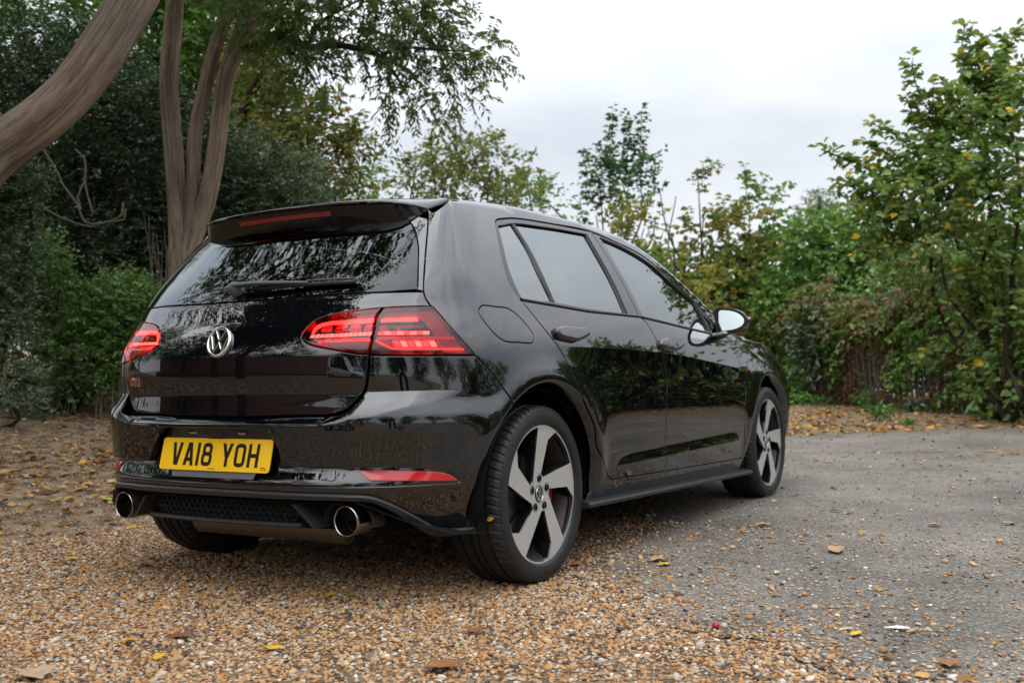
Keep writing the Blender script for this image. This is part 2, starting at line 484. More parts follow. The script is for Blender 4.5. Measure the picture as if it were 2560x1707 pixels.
def panel(name, segs, mt, parent, sides=1, **k):
    """sides: 1 = as drawn, 2 = also mirrored to the car's left"""
    V, F, Nv = panel_data(segs, **k)
    res = [mesh_obj(name, V, F, mt, parent, normals=Nv)]
    if sides == 2:
        Vm = V * [-1, 1, 1]; Nm = Nv * [-1, 1, 1]
        res.append(mesh_obj(name, Vm, [f[::-1] for f in F], mt, parent, normals=Nm))
    return res
def sym(seg):
    """right-hand half (from the middle outward) -> list of points left to right"""
    seg = np.asarray(seg, float); m = seg[::-1] * [-1, 1]
    return np.concatenate([m, seg[1:] if abs(seg[0, 0]) < 1e-6 else seg])
def line3(P, off=0.0, var='body'):
    """(s,z) curve -> 3-D points on the body, raised by off"""
    p = P_sz(np.asarray(P, float), var); return p + n_body(p, var) * off
# ------------------------------------------------------------------ car materials
M_PAINT = mat('black_pearl_paint', (.0022, .0020, .0034), .30, 0, .0, coat=1.0, coat_rough=.012)
M_PAINT.node_tree.nodes['Principled BSDF'].inputs['Coat IOR'].default_value = 1.85
def _paint_detail():
    n, l, b = nodes(M_PAINT)
    tc = n.new('ShaderNodeTexCoord'); nz = n.new('ShaderNodeTexNoise'); nz.inputs['Scale'].default_value = 900; nz.inputs['Detail'].default_value = 1
    l.new(tc.outputs['Object'], nz.inputs['Vector'])
    # fine dust, heavier low down on the body
    sp = n.new('ShaderNodeSeparateXYZ'); l.new(tc.outputs['Object'], sp.inputs[0])
    mr = n.new('ShaderNodeMapRange'); mr.inputs['From Min'].default_value = .22; mr.inputs['From Max'].default_value = .60
    mr.inputs['To Min'].default_value = .05; mr.inputs['To Max'].default_value = 0.002; l.new(sp.outputs[2], mr.inputs[0])
    n2 = n.new('ShaderNodeTexNoise'); n2.inputs['Scale'].default_value = 34; n2.inputs['Detail'].default_value = 8; n2.inputs['Roughness'].default_value = .75
    l.new(tc.outputs['Object'], n2.inputs['Vector'])
    r2 = n.new('ShaderNodeMapRange'); r2.inputs['From Min'].default_value = .52; r2.inputs['From Max'].default_value = .78; l.new(n2.outputs[0], r2.inputs[0])
    mu = n.new('ShaderNodeMath'); mu.operation = 'MULTIPLY'; l.new(mr.outputs[0], mu.inputs[0]); l.new(r2.outputs[0], mu.inputs[1])
    mx = n.new('ShaderNodeMix'); mx.data_type = 'RGBA'; mx.inputs[6].default_value = (.0022, .0020, .0034, 1); mx.inputs[7].default_value = (.30, .25, .20, 1)
    l.new(mu.outputs[0], mx.inputs[0]); l.new(mx.outputs[2], b.inputs['Base Color'])
    ml = n.new('ShaderNodeMath'); ml.operation = 'MULTIPLY_ADD'; ml.inputs[1].default_value = 1.2; ml.inputs[2].default_value = .012
    l.new(mu.outputs[0], ml.inputs[0]); l.new(ml.outputs[0], b.inputs['Coat Roughness'])
_paint_detail()
M_GLOSS = mat('gloss_black_trim', (.004, .004, .005), .08, 0, .5)
M_SATIN = mat('satin_black_plastic', (.018, .019, .021), .42, 0, .45)
add_noise_color(M_SATIN, [(.015, .016, .018), (.024, .024, .025)], 30, 5, bump=.08, bscale=700)
M_DARK = mat('dark_plastic', (.006, .006, .0065), .55, 0, .3)
M_VOID = mat('cavity_shade_black', (.003, .003, .003), .9, 0, .1)  # near-black colour stands in for shade inside joints and wheel wells
M_RUBBER = mat('tyre_rubber', (.014, .0145, .0155), .52, 0, .35)
add_noise_color(M_RUBBER, [(.011, .0115, .0125), (.023, .023, .023)], 22, 6, bump=.15, bscale=260)
M_SEAL = mat('rubber_seal', (.008, .008, .009), .45, 0, .4)
M_CHROME = mat('chrome', (.83, .83, .84), .06, 1.0)
M_STEEL = mat('brushed_exhaust_steel', (.42, .38, .34), .20, 1.0)
add_noise_color(M_STEEL, [(.26, .22, .19), (.50, .47, .44)], 14, 5)
M_MACH = mat('machined_alloy', (.70, .685, .665), .36, .62)
add_noise_color(M_MACH, [(.60, .58, .56), (.74, .725, .705)], 60, 4, stretch=(1, 1, 6))
M_RIMD = mat('dark_alloy_paint', (.010, .010, .0115), .16, .3, .5, coat=.7, coat_rough=.06)
M_BRONZE = mat('dusty_alloy_barrel', (.05, .042, .036), .50, .5)
M_DISC = mat('brake_disc_steel', (.30, .29, .28), .35, 1.0)
M_CALIPER = mat('red_caliper_paint', (.42, .012, .010), .3, 0, .5, coat=.4)
M_GLASS = glass_mat('privacy_glass', (.10, .115, .11), 0.0, 2.6)
M_GLASSF = glass_mat('front_door_glass', (.42, .47, .46), 0.0, 2.4)
M_GLASSR = glass_mat('tinted_rear_glass', (.13, .24, .21), 0.0, 1.5)
M_LENS = glass_mat('red_lamp_lens', (.72, .055, .070), .02, 1.5)
M_CLEAR = glass_mat('clear_lamp_lens', (.55, .52, .52), .02, 1.5)
M_REDGLOW = mat('lit_red_bar', (.6, .02, .01), .4, emit=(1.0, .16, .09), es=9.0)
M_REDGLOW2 = mat('lit_red_segment', (.6, .02, .01), .4, emit=(1.0, .46, .33), es=8.0)
M_REDGLOW3 = mat('softly_lit_red_segment', (.5, .02, .01), .4, emit=(1.0, .22, .14), es=4.0)
M_LAMPBACK = mat('lamp_housing', (.34, .055, .065), .75, .0, .2)
M_LAMPRED = mat('red_reflector_base', (.55, .020, .022), .35, .0)
M_PALE = mat('pale_lamp_bar', (.75, .55, .55), .25, .5)
M_REFL = mat('red_reflector', (.50, .008, .010), .12, 0, .5, coat=1.0, coat_rough=.02)
M_YEL = mat('yellow_plate', (.80, .47, .004), .38, 0, .4, coat=.35, coat_rough=.12)
M_PLATEK = mat('plate_character_black', (.010, .009, .008), .4, 0, .3)
M_PLATEG = mat('plate_holder_grey', (.10, .10, .105), .5)
M_REDBADGE = mat('red_badge_enamel', (.42, .015, .018), .2, 0, .5, coat=.6)
M_SEAT = mat('dark_seat_cloth', (.022, .022, .024), .85)
M_MIRROR = mat('mirror_silver', (.86, .90, .90), .01, 1.0)
M_HEAD = mat('grey_headlining', (.10, .10, .095), .9)

car = empty('parked_car')
tag(car, 'black five door hatchback with yellow number plate VA18 YOH and lit red tail lamps', 'car')

def symloop(right):
    """right-hand chain of segments, middle bottom -> middle top; adds the mirrored chain back down"""
    right = [np.asarray(s, float) for s in right]
    return right + [s[::-1] * [-1, 1] for s in right[::-1]]
def cat(*a): return np.concatenate([np.asarray(x, float).reshape(-1, 2) for x in a])
def r5(*uv): return [(740 + u / 4.612, 740 + v / 4.612) for u, v in uv]

# ---- boot lid, rear glass
LAMP_IN = pz((920, 885.5), (891.8, 884.2), (826.7, 872.3), (766, 857), (754, 844), (757.3, 833), (783.4, 805), (815.9, 789.9), (870, 779), (954.7, 769.3))
SPLIT_I = pz((954.7, 769.3), (937.3, 794.2), (931.9, 826.7), (925.4, 861.4), (920, 885.5))
SPLIT_O = pz((959.5, 769.3), (942.7, 794.2), (936.1, 826.7), (929.6, 861.4), (925.4, 887.3))
LAMP_TOP = pz((959.5, 769.3), (1020, 766.3), (1076.3, 765.5))
SHUT_LOW = cat([[0, .617], [.15, .617]], pz((740, 1038), (826.7, 1036), (861.4, 1026.2), (891.8, 1000), (911.3, 974.2), (917.8, 935), (923, 887.4)))
SHUT_UP = pz((1076.3, 763.6), (1065.5, 748.4), (1059, 728.9), (1060, 687.7), (1065.5, 611.8), (1069.8, 551), (1069.8, 522.9))
GLASS_LOW = cat([[0, 1.0125], [.2, 1.013]], pz((858.7, 734.8), (960, 731), (1056.8, 728.9)))
boot = panel('boot_lid', symloop([SHUT_LOW, LAMP_IN, LAMP_TOP, SHUT_UP[:3], GLASS_LOW[::-1]]), M_PAINT, car, h=.026, gap=.005, feats=[sym([[0, .694], [.3, .694], [.56, .695]])])[0]
GLASS_SIDE = pz((1043.8, 725.6), (1045.2, 660), (1044.9, 611.8), (1035, 572.7), (1013.5, 538), (985, 516))
gl_low = GLASS_LOW.copy(); gl_low[-1] = GLASS_SIDE[0]; gl_low[-2, 0] -= .01
rg = panel('rear_window', symloop([gl_low + [0, .004], GLASS_SIDE, [GLASS_SIDE[-1], [0, 1.335]]]), M_GLASSR, car, h=.035, gap=.003, bevel=.001, depth=.004, off=-.002)[0]
# black printed border round the glass: four strips just inside the pane
def inset_ring(name, outer, inner, mt, parent, off, h=.03):
    return panel(name, outer, mt, parent, holes=[inner], h=h, gap=.001, bevel=.0004, depth=.001, off=off)[0]
inner_r = cat([[0, 1.052], [.25, 1.054], [.46, 1.060]], pz((1020, 690), (1034, 650), (1030, 600), (1015, 577), (985, 574), (900, 580)), [[0, 1.285]])
inset_ring('window_border', symloop([gl_low + [0, .006], GLASS_SIDE, [GLASS_SIDE[-1], [0, 1.334]]]), symloop([inner_r]), M_DARK, rg, -.010)
panel('window_surround', [GLASS_SIDE[:5], pz((1000, 524), (1069.2, 547.5)), SHUT_UP[2:6][::-1]], M_PAINT, car, sides=2, h=.02, gap=.004, off=.002)
# ---- tail lamps
def lamp_part(name, segs, mt, parent, off, **k):
    kw = dict(h=.02, gap=.0, bevel=.0006, depth=.002); kw.update(k)
    return panel(name, segs, mt, parent, sides=2, off=off, **kw)
def on_sides(objs, fn):
    pass
lin = panel('boot_tail_lamp', [LAMP_IN, SPLIT_I], M_LENS, car, sides=2, h=.02, gap=.004, depth=.02, off=.002)
lou = panel('corner_tail_lamp', [LAMP_TOP, pz((1082.6, 767.1), (1135, 827), (1187.7, 887.4)), pz((1187.7, 887.4), (1060, 887.8), (925.4, 887.4)), SPLIT_O[::-1]], M_LENS, car, sides=2, h=.02, gap=.004, depth=.02, off=.002)
def in_lamp(hosts, name, segs, mt, off, **k):
    V, F, Nv = panel_data(segs, **{**dict(h=.02, gap=0.0, bevel=.0006, depth=.003, off=off), **k})
    mesh_obj(name, V, F, mt, hosts[0], normals=Nv)
    mesh_obj(name, V * [-1, 1, 1], [f[::-1] for f in F], mt, hosts[1], normals=Nv * [-1, 1, 1])
in_lamp(lin, 'lamp_housing', [LAMP_IN, SPLIT_I], M_LAMPBACK, -.022, gap=.006)
OUT_EDGE = pz((1082.6, 767.1), (1135, 827), (1187.7, 887.4))
in_lamp(lou, 'lamp_housing', [LAMP_TOP, OUT_EDGE, pz((1187.7, 887.4), (1060, 887.8), (925.4, 887.4)), SPLIT_O[::-1]], M_LAMPBACK, -.022, gap=.006)
def seg_px(a, b, n, t0, t1): return None
def band(top, bot): return [pz(*r5(*top)), pz(*r5(*bot[::-1]))]
def quad(p): return [pz(*r5(p[0], p[1])), pz(*r5(p[2], p[3]))]
in_lamp(lin, 'light_bar', band([(165, 425), (185, 365), (245, 312), (330, 283), (600, 256), (893, 236)], [(178, 428), (205, 385), (255, 345), (330, 318), (600, 296), (888, 281)]), M_REDGLOW, -.010, step=.006, h=.012)
for k in range(13):
    a, b = 138 + k * 55.6, 138 + (k + 1) * 55.6 - 12
    f1, f2 = (a - 138) / 747, (b - 138) / 747
    in_lamp(lin, 'light_segment', quad([(a + 22, 434 - 39 * f1), (b + 18, 434 - 39 * f2), (b + 4, 468 - 36 * f2), (a + 4, 468 - 36 * f1)]), M_REDGLOW2, -.010, step=.008)
in_lamp(lin, 'reflector_bar', quad([(165, 488), (838, 460), (838, 487), (235, 512)]), M_PALE, -.012, step=.01)
in_lamp(lin, 'light_line', quad([(230, 517), (850, 490), (850, 497), (232, 523)]), M_REDGLOW3, -.009, step=.01)
in_lamp(lin, 'reversing_lamp', [pz(*r5((300, 540), (845, 522))), pz(*r5((825, 630), (690, 625), (480, 585)))], M_CLEAR, .0032, step=.01, depth=.001)
in_lamp(lou, 'light_bar', quad([(978, 242), (1388, 222), (1418, 262), (972, 274)]), M_REDGLOW, -.010, step=.008)
for k in range(8):
    a, b = 935 + k * 76, 935 + (k + 1) * 76 - 14
    in_lamp(lou, 'light_segment', quad([(a + 4, 394 - .012 * (a - 935)), (b + 12, 394 - .012 * (b - 935)), (b + 18, 427 - .010 * (b - 935)), (a + 2, 428 - .010 * (a - 935))]), M_REDGLOW2 if k % 2 else M_REDGLOW3, -.010, step=.008)
in_lamp(lou, 'reflector_bar', quad([(922, 455), (1835, 446), (1865, 488), (916, 490)]), M_PALE, -.012, step=.01)
for k in range(6):
    a = 1112 + k * 86
    in_lamp(lou, 'light_segment', quad([(a, 507), (a + 66, 506), (a + 96, 571), (a + 34, 572)]), M_REDGLOW2 if k % 2 else M_REDGLOW3, -.010, step=.008)
in_lamp(lou, 'light_line', [pz(*r5((915, 497), (1105, 588))), pz(*r5((1110, 590), (1700, 596), (1955, 598))), pz(*r5((1955, 606), (1700, 605), (1100, 600))), pz(*r5((1095, 598), (908, 506)))], M_REDGLOW3, -.009, step=.01)
in_lamp(lou, 'dim_light_row', quad([(1030, 322), (1470, 316), (1482, 336), (1034, 344)]), mat('unlit_red_row', (.35, .02, .02), .3), -.011, step=.01)
in_lamp(lou, 'corner_reflector', [pz(*r5((1400, 195), (1470, 245), (1560, 345), (1640, 470), (1725, 640))), pz(*r5((2030, 665), (1880, 500), (1570, 140), (1400, 160)))], M_LAMPRED, -.016)
in_lamp(lou, 'indicator_panel', [pz(*r5((895, 525), (1078, 612), (1690, 622))), pz(*r5((1725, 650), (866, 648)))], mat('smoked_indicator', (.10, .075, .08), .2, .3), -.004)

# ---- rear bumper
B = dict(var='bump')
bump_top = cat([[0, .611], [.15, .611]], pz((740, 1041), (826.7, 1040), (864, 1031), (895, 1004), (914.5, 976), (921, 935), (925.4, 888), var='bump'))
bump_lampedge = pz((925.4, 888.2), (1060, 888.6), (1188.3, 888), var='bump')
bump_shut = pz((1188.3, 888), (1240, 944.9), (1268, 974), var='bump')
ARC = lambda yc, r, a0, a1, n=14: np.array([[L2 + (yc + r * math.cos(t) - SY0), HUB_Z + r * math.sin(t)] for t in np.radians(np.linspace(a0, a1, n))])
def arc_sz(yc, r, a0, a1, n=16):
    out = []
    for t in np.radians(np.linspace(a0, a1, n)):
        y, z = yc + r * math.cos(t), HUB_Z + r * math.sin(t)
        x = float(S_side(np.array(y), np.array(z))); out.append(sz_of(np.array([x, y, z])))
    return np.array(out)
RA = .380
shut_pt = bump_shut[-1]
_ths = np.linspace(95, 150, 221); _cand = arc_sz(0, RA, 95, 150, 221)
TH0 = float(_ths[np.argmin(np.linalg.norm(_cand - shut_pt, axis=1))])
bump_shut[-1] = arc_sz(0, RA, TH0, TH0, 1)[0]
b_arch = arc_sz(0, RA, TH0, 188, 26)
ARCH_ROWS = lambda yc, r, a0, a1: [arc_sz(yc, r + d, a0, a1, max(8, int(abs(a1 - a0) / 3))) for d in (.006, .011, .016, .021, .027, .036, .050)]
lip_top = pz((860, 1234), (928.6, 1240), (978.5, 1257.3), (1021.9, 1279), (1065, 1302.8), (1095.6, 1318), (1183, 1316), var='low')
S_N = sz_of(hit_body([(1150, 1201)], 'low'))[0][0]
k_low = [q for q in lip_top if q[0] > S_N + .02]
rec = [np.array([[.335, .4565], [.300, .505], [.268, .560], [.250, .574], [.228, .5795]]), np.array([[.228, .5795], [0, .581]])]
BL_T = pz((537, 1221.5), (585, 1224), (660, 1228), (758.7, 1232.6), (860, 1236), var='low'); BL_T[0, 0] = 0
BL_B = pz((537, 1234.0), (585, 1237), (660, 1241), (758.7, 1245.6), (860, 1248), var='low'); BL_B[0, 0] = 0
lip_all = np.vstack([BL_T, lip_top[1:]])
ub = [bump_top, bump_lampedge, bump_shut, b_arch, np.vstack([[b_arch[-1] + [-.004, -.01]], lip_all[-1:]]), lip_all[:-1][::-1]]
NOTCH_UP = np.vstack([[[S_N, .3995]], pz((1148, 1199), (1131, 1186), (1108.6, 1177), (1060, 1171.5), var='low')])
_n1 = [NOTCH_UP, [NOTCH_UP[-1], [.60, .4570], [.335, .4570]], rec[0], rec[1]]
NOTCH = [np.asarray(s, float) for s in _n1] + [np.asarray(s, float)[::-1] * [-1, 1] for s in _n1[::-1]] + [np.array([[-S_N, .3990], [-.4, .3985], [0, .3985], [.4, .3985], [S_N, .3990]])]
def closed_sym(right):
    right = [np.asarray(s, float) for s in right]
    left = [s[::-1] * [-1, 1] for s in right[::-1]]
    return right + left
def shelf_line(fn, x1, n=26):
    out = []
    for s in np.linspace(0, x1, n):
        z = .65
        for _ in range(4):
            X = abs(P_sz(np.array([[s, z]]), 'bump')[0, 0]); z = float(fn(X))
        out.append((s, z))
    return np.array(out)
sh_t = shelf_line(_ztp, .98, 40); sh_e = shelf_line(_ze, .98, 40)
def fine(a): return crom(sym(a), .013)
mid_rows = [fine(sh_e + (sh_t - sh_e) * [0, f]) for f in (.3, .62, .84)]
arows = ARCH_ROWS(0, RA, TH0 + 1, 186)
bumper = panel('rear_bumper', closed_sym(ub), M_PAINT, car, var='bump', h=.022, gap=.004, bevel=.003, depth=.024, feats=[sh_t[sh_t[:, 0] > .55], sh_t[sh_t[:, 0] > .55] * [-1, 1]], holes=[NOTCH], dense=[fine(sh_e), fine(sh_e - [0, .006]), fine(sh_e - [0, .014])] + mid_rows + arows + [a * [-1, 1] for a in arows])[0]
nt = [np.array([[-S_N - .006, .392], [0, .390], [S_N + .006, .392]]), np.array([[S_N + .004, .405], [S_N - .03, .463], [.3, .4640], [0, .4640], [-.3, .4640], [-S_N + .03, .463], [-S_N - .004, .405]])]
panel('bumper_inlay', nt, M_PAINT, bumper, var='low', h=.02, gap=0, bevel=.001, depth=.004, off=-.003)
# plate recess floor
def f_rec(q): return np.stack([q[:, 0], -(.722 - .16 * q[:, 0] ** 2) + .10 * (q[:, 1] - .45) * 0, q[:, 1]], -1)
panel('plate_recess', [[[-.37, .43], [.37, .43]], [[.37, .60], [-.37, .60]]], M_PAINT, bumper, h=.03, fn=f_rec, nfn=lambda P: np.tile([0, -1.0, 0], (len(P), 1)) + np.stack([P[:, 0] * .32, 0 * P[:, 0], 0 * P[:, 0]], -1), gap=0, depth=.001)
# lip / diffuser blade
lip_bot = pz((860, 1249), (926.5, 1252.8), (974.2, 1272.3), (1017.5, 1298.3), (1054.4, 1322), (1078, 1334), (1186.7, 1326.6), var='low')
bl_top = np.vstack([BL_T, lip_top[1:]]); bl_bot = np.vstack([BL_B, lip_bot[1:]])
panel('diffuser_blade', [sym(bl_top), sym(bl_bot)[::-1]], M_SATIN, bumper, var='low', h=.02, gap=.0, bevel=.004, depth=.05, off=.014)
# reflectors and tow cover
refl = [pz((889.6, 1175), (960, 1173.5), (1040, 1175.5), (1108.6, 1180), (1130, 1188), (1147, 1201), var='low'), pz((1147, 1202.5), (1040, 1203.5), (926.5, 1203), var='low')]
rf = panel('bumper_reflector', refl, M_REFL, bumper, sides=2, var='low', h=.02, gap=.004, depth=.01, off=.004)
tow = [pz((802, 1173.5), (840, 1175), var='low'), pz((840, 1175), (837, 1201), (801, 1200.5), var='low')]
panel('towing_eye_cover', tow, M_PAINT, bumper, var='low', h=.02, gap=.0035, depth=.004, off=.0012)
for px in ((680.2, 1073.7), (1001.7, 1066.9)):
    c = hit_body([px], 'bump')[0]; n = n_body(c[None], 'bump')[0]
    for sx in (1, -1):
        cc, nn = c * [sx, 1, 1], n * [sx, 1, 1]
        a = np.cross(nn, [0, 0, 1]); a /= np.linalg.norm(a); b_ = np.cross(a, nn)
        t = np.linspace(0, 2 * PI, 25)[:-1]
        V = []; 
        for r_, o_ in ((0, .0008), (.0085, .0008), (.0095, -.0008), (.0112, .0014), (.0122, -.001)):
            V += [cc + nn * o_ + (a * math.cos(q) + b_ * math.sin(q)) * r_ for q in t]
        F = [(k * 24 + i, k * 24 + (i + 1) % 24, (k + 1) * 24 + (i + 1) % 24, (k + 1) * 24 + i) for k in range(4) for i in range(24)]
        m_ = MB(); m_.add(V, F); m_.build('parking_sensor', M_GLOSS, bumper, True, 25)
# ---- number plate
plate = empty('number_plate', (0, 0, 0), car)
PC = np.array([0, -.7353, .4904]); PTY, PTZ = np.array([0, .0143 / .0573, .0555 / .0573]), None
px_ax = np.array([1.0, 0, 0]); pu = np.array([0, .0143, .0555]); pu /= np.linalg.norm(pu); pn = np.cross(px_ax, pu)
if pn[1] > 0: pn = -pn
def plate_pt(u, v, d=0.0): return PC + px_ax * u + pu * v + pn * d
def rrect(w, h, r, n=6):
    out = []
    for cx, cy, a in ((w / 2 - r, h / 2 - r, 0), (-w / 2 + r, h / 2 - r, 90), (-w / 2 + r, -h / 2 + r, 180), (w / 2 - r, -h / 2 + r, 270)):
        for k in range(n + 1):
            t = math.radians(a + 90 * k / n); out.append((cx + r * math.cos(t), cy + r * math.sin(t)))
    return out
def prism_on(pt, outline, d0, d1, name, mt, parent, bev=.0006):
    n = len(outline); c = np.mean(outline, 0)
    ins = [tuple(c + (np.array(p) - c) * (1 - bev / max(.004, np.linalg.norm(np.array(p) - c)))) for p in outline]
    V = [pt(u, v, d0) for u, v in outline] + [pt(u, v, d1 - bev) for u, v in outline] + [pt(u, v, d1) for u, v in ins]
    F = [(k * n + i, k * n + (i + 1) % n, (k + 1) * n + (i + 1) % n, (k + 1) * n + i) for k in range(2) for i in range(n)] + [tuple(range(2 * n, 3 * n))]
    m_ = MB(); m_.add(V, F); return m_.build(name, mt, parent)
prism_on(plate_pt, rrect(.520, .111, .012), -.004, .0, 'plate', M_YEL, plate)
prism_on(plate_pt, [(-.19, -.078), (-.205, -.05), (.205, -.05), (.19, -.078)][::-1], -.008, -.005, 'plate_holder', M_PLATEG, plate)
def strokes(polys, w):
    """thick polylines in 2-D -> quads with mitred joins; polys: (points, closed)"""
    V, F = [], []
    for pts, closed in polys:
        P = np.array(pts, float); n = len(P); base = len(V)
        for i in range(n):
            a = P[i - 1] if (i or closed) else None; b = P[(i + 1) % n] if (i < n - 1 or closed) else None
            d1 = (P[i] - a) / np.linalg.norm(P[i] - a) if a is not None else None
            d2 = (b - P[i]) / np.linalg.norm(b - P[i]) if b is not None else None
            if d1 is None: d1 = d2
            if d2 is None: d2 = d1
            n1, n2 = np.array([-d1[1], d1[0]]), np.array([-d2[1], d2[0]])
            m_ = n1 + n2; m_ /= max(.35, (m_ @ m_) ** .5) ** 1
            m_ = m_ / np.linalg.norm(m_); sc = 1 / max(.45, m_ @ n1)
            V += [P[i] + m_ * sc * w / 2, P[i] - m_ * sc * w / 2]
        for i in range(n if closed else n - 1):
            j = (i + 1) % n
            F.append((base + 2 * i, base + 2 * j, base + 2 * j + 1, base + 2 * i + 1))
    return np.array(V), F
def rr(x0, y0, x1, y1, r, n=4):
    return [((x0 + x1) / 2 + u, (y0 + y1) / 2 + v) for u, v in rrect(x1 - x0, y1 - y0, r, n)]
G_W, G_H, G_S = .050, .079, .0135
a_, b_, c_, d_ = G_S / 2, G_W - G_S / 2, G_S / 2, G_H - G_S / 2
def hq(xa, ya, xb, yb, w=.0148): return [(xa - w / 2, ya), (xa + w / 2, ya), (xb + w / 2, yb), (xb - w / 2, yb)]
GLYPH = {
 'V': [hq(.0076, G_H, .0225, 0), hq(.0424, G_H, .0275, 0)],
 'A': [hq(.0076, 0, .0225, G_H), hq(.0424, 0, .0275, G_H), [(.010, .0145), (.040, .0145), (.0375, .0270), (.0125, .0270)]],
 '1': [hq(.025, 0, .025, G_H, G_S)],
 '8': [(rr(a_ + .002, .0415, b_ - .002, d_, .010), True), (rr(a_, c_, b_, .0415, .011), True)],
 'Y': [hq(.0076, G_H, .0235, .031), hq(.0424, G_H, .0265, .031), hq(.025, .038, .025, 0, G_S)],
 'O': [(rr(a_, c_, b_, d_, .012), True)],
 'H': [hq(a_, 0, a_, G_H, G_S), hq(b_, 0, b_, G_H, G_S), [(a_, .033), (b_, .033), (b_, .046), (a_, .046)]]}
def place_text(txt, name, parent):
    wid = {'1': .014, ' ': .033 - .011}
    tot = sum(wid.get(c, G_W) for c in txt) + .011 * (len(txt) - 1)
    x = -tot / 2
    for c in txt:
        w = wid.get(c, G_W)
        if c != ' ':
            off = x - (G_W - w) / 2 if c == '1' else x
            mb = MB()
            for gi, g in enumerate(GLYPH[c]):
                if isinstance(g, tuple): V, F = strokes([g], G_S)
                else: V, F = np.array(g), [(0, 1, 2, 3)]
                mb.add([plate_pt(off + u, v - G_H / 2, .0006 + .00012 * gi) for u, v in V], F)
            mb.build(name, M_PLATEK, parent)
        x += w + .011
place_text('VA18 YOH', 'letter', plate)
for u0, u1, v, h_ in ((-.022, .012, -.049, .0022), (.222, .242, -.041, .003), (.222, .228, -.047, .003), (.229, .238, -.0462, .0012), (.239, .247, -.047, .0034)):
    mb = MB(); mb.add([plate_pt(u0, v, .0006), plate_pt(u1, v, .0006), plate_pt(u1, v + h_, .0006), plate_pt(u0, v + h_, .0006)], [(0, 1, 2, 3)]); mb.build('maker_mark', M_PLATEK, plate)
for sx in (-1, 1):
    mb = MB(); mb.box((sx * .116, -.705, .566), (.045, .03, .012)); mb.build('plate_lamp', M_GLOSS, bumper)
    for k in range(4):
        mb = MB(); mb.box((sx * .116 + (k - 1.5) * .009, -.7215, .562 - .001 * (k % 2)), (.006, .002, .006)); mb.build('plate_lamp_lens', M_PALE, bumper)
# ---- badge and lettering on the boot
bc = np.array([0, -.7035, .8705]); bn = n_body(bc[None])[0]; bu = np.cross(bn, [1, 0, 0]); bu = bu if bu[2] > 0 else -bu
def badge_pt(u, v, d=0.0, c=bc, n=bn, up=bu): return c + np.array([1.0, 0, 0]) * u + up * v + n * d
def vw_badge(pt, R, name, parent):
    e = empty(name, (0, 0, 0), parent)
    t = np.linspace(0, 2 * PI, 49)[:-1]
    V = []
    prof = [(.80, .0), (.80, .006), (.84, .009), (.92, .0105), (.98, .008), (1.0, .003), (1.0, -.002)]
    for r_, d_2 in prof: V += [pt(R * r_ * math.cos(q), R * r_ * math.sin(q), d_2 * R / .055) for q in t]
    F = [(k * 48 + i, k * 48 + (i + 1) % 48, (k + 1) * 48 + (i + 1) % 48, (k + 1) * 48 + i) for k in range(len(prof) - 1) for i in range(48)]
    m1 = MB(); m1.add(V, F); m1.build('ring', M_CHROME, e, True)
    V = [pt(R * .82 * math.cos(q), R * .82 * math.sin(q), .002) for q in t]
    m2 = MB(); m2.add(V, [tuple(range(48))]); m2.build('backing', M_GLOSS, e)
    k = R / .055
    for nm, pts in (('letter_v', [(-.0225, .0395), (0, .0015), (.0225, .0395)]), ('letter_w', [(-.0405, .0205), (-.0195, -.0345), (0, -.0035), (.0195, -.0345), (.0405, .0205)])):
        V2, F2 = strokes([([(x * k, y * k) for x, y in pts], False)], .0088 * k)
        n2 = len(V2); P = [pt(u, v, .0015) for u, v in V2] + [pt(u, v, .0065 * k) for u, v in V2]
        ctr = V2.reshape(-1, 2, 2).mean(1).repeat(2, 0)
        top = [pt(*(c0 + (v0 - c0) * .72), .0085 * k) for c0, v0 in zip(ctr, V2)]
        P += top; ff = []
        for q in F2:
            ff.append(tuple(2 * n2 + i for i in q))
        for i in range(0, n2 - 2, 2):
            for a2, b2 in ((i, i + 2), (i + 1, i + 3)):
                ff += [(a2, b2, n2 + b2, n2 + a2), (n2 + a2, n2 + b2, 2 * n2 + b2, 2 * n2 + a2)]
        m3 = MB(); m3.add(P, ff); m3.build(nm, M_CHROME, e)
    return e
vw_badge(badge_pt, .0555, 'round_badge', car)
gc = hit_body([(341, 955)])[0]
gn = n_body(gc[None])[0]; gx = np.cross([0, 0, 1], gn); gx = gx if gx[0] > 0 else -gx; gx /= np.linalg.norm(gx); gu = np.cross(gn, gx); gu = gu if gu[2] > 0 else -gu
gti = empty('model_lettering', (0, 0, 0), car)
def gti_glyph(ch):
    H_, W_, s_ = .028, .026, .0062
    if ch == 'G': return [([(W_ - .004, H_ * .74), (W_ - .006, H_ - .003), (W_ * .35, H_ - .003), (.003, H_ * .72), (.003, H_ * .28), (W_ * .35, .003), (W_ - .006, .003), (W_ - .004, H_ * .42), (W_ * .55, H_ * .42)], False)], s_
    if ch == 'T': return [([(.001, H_ - .003), (W_ - .001, H_ - .003)], False), ([(W_ / 2, H_ - .003), (W_ / 2, 0)], False), ([(W_ * .25, .002), (W_ * .75, .002)], False)], s_
    return [([(W_ / 2, H_), (W_ / 2, 0)], False), ([(W_ * .2, H_ - .002), (W_ * .8, H_ - .002)], False), ([(W_ * .2, .002), (W_ * .8, .002)], False)], s_
xo = -.045
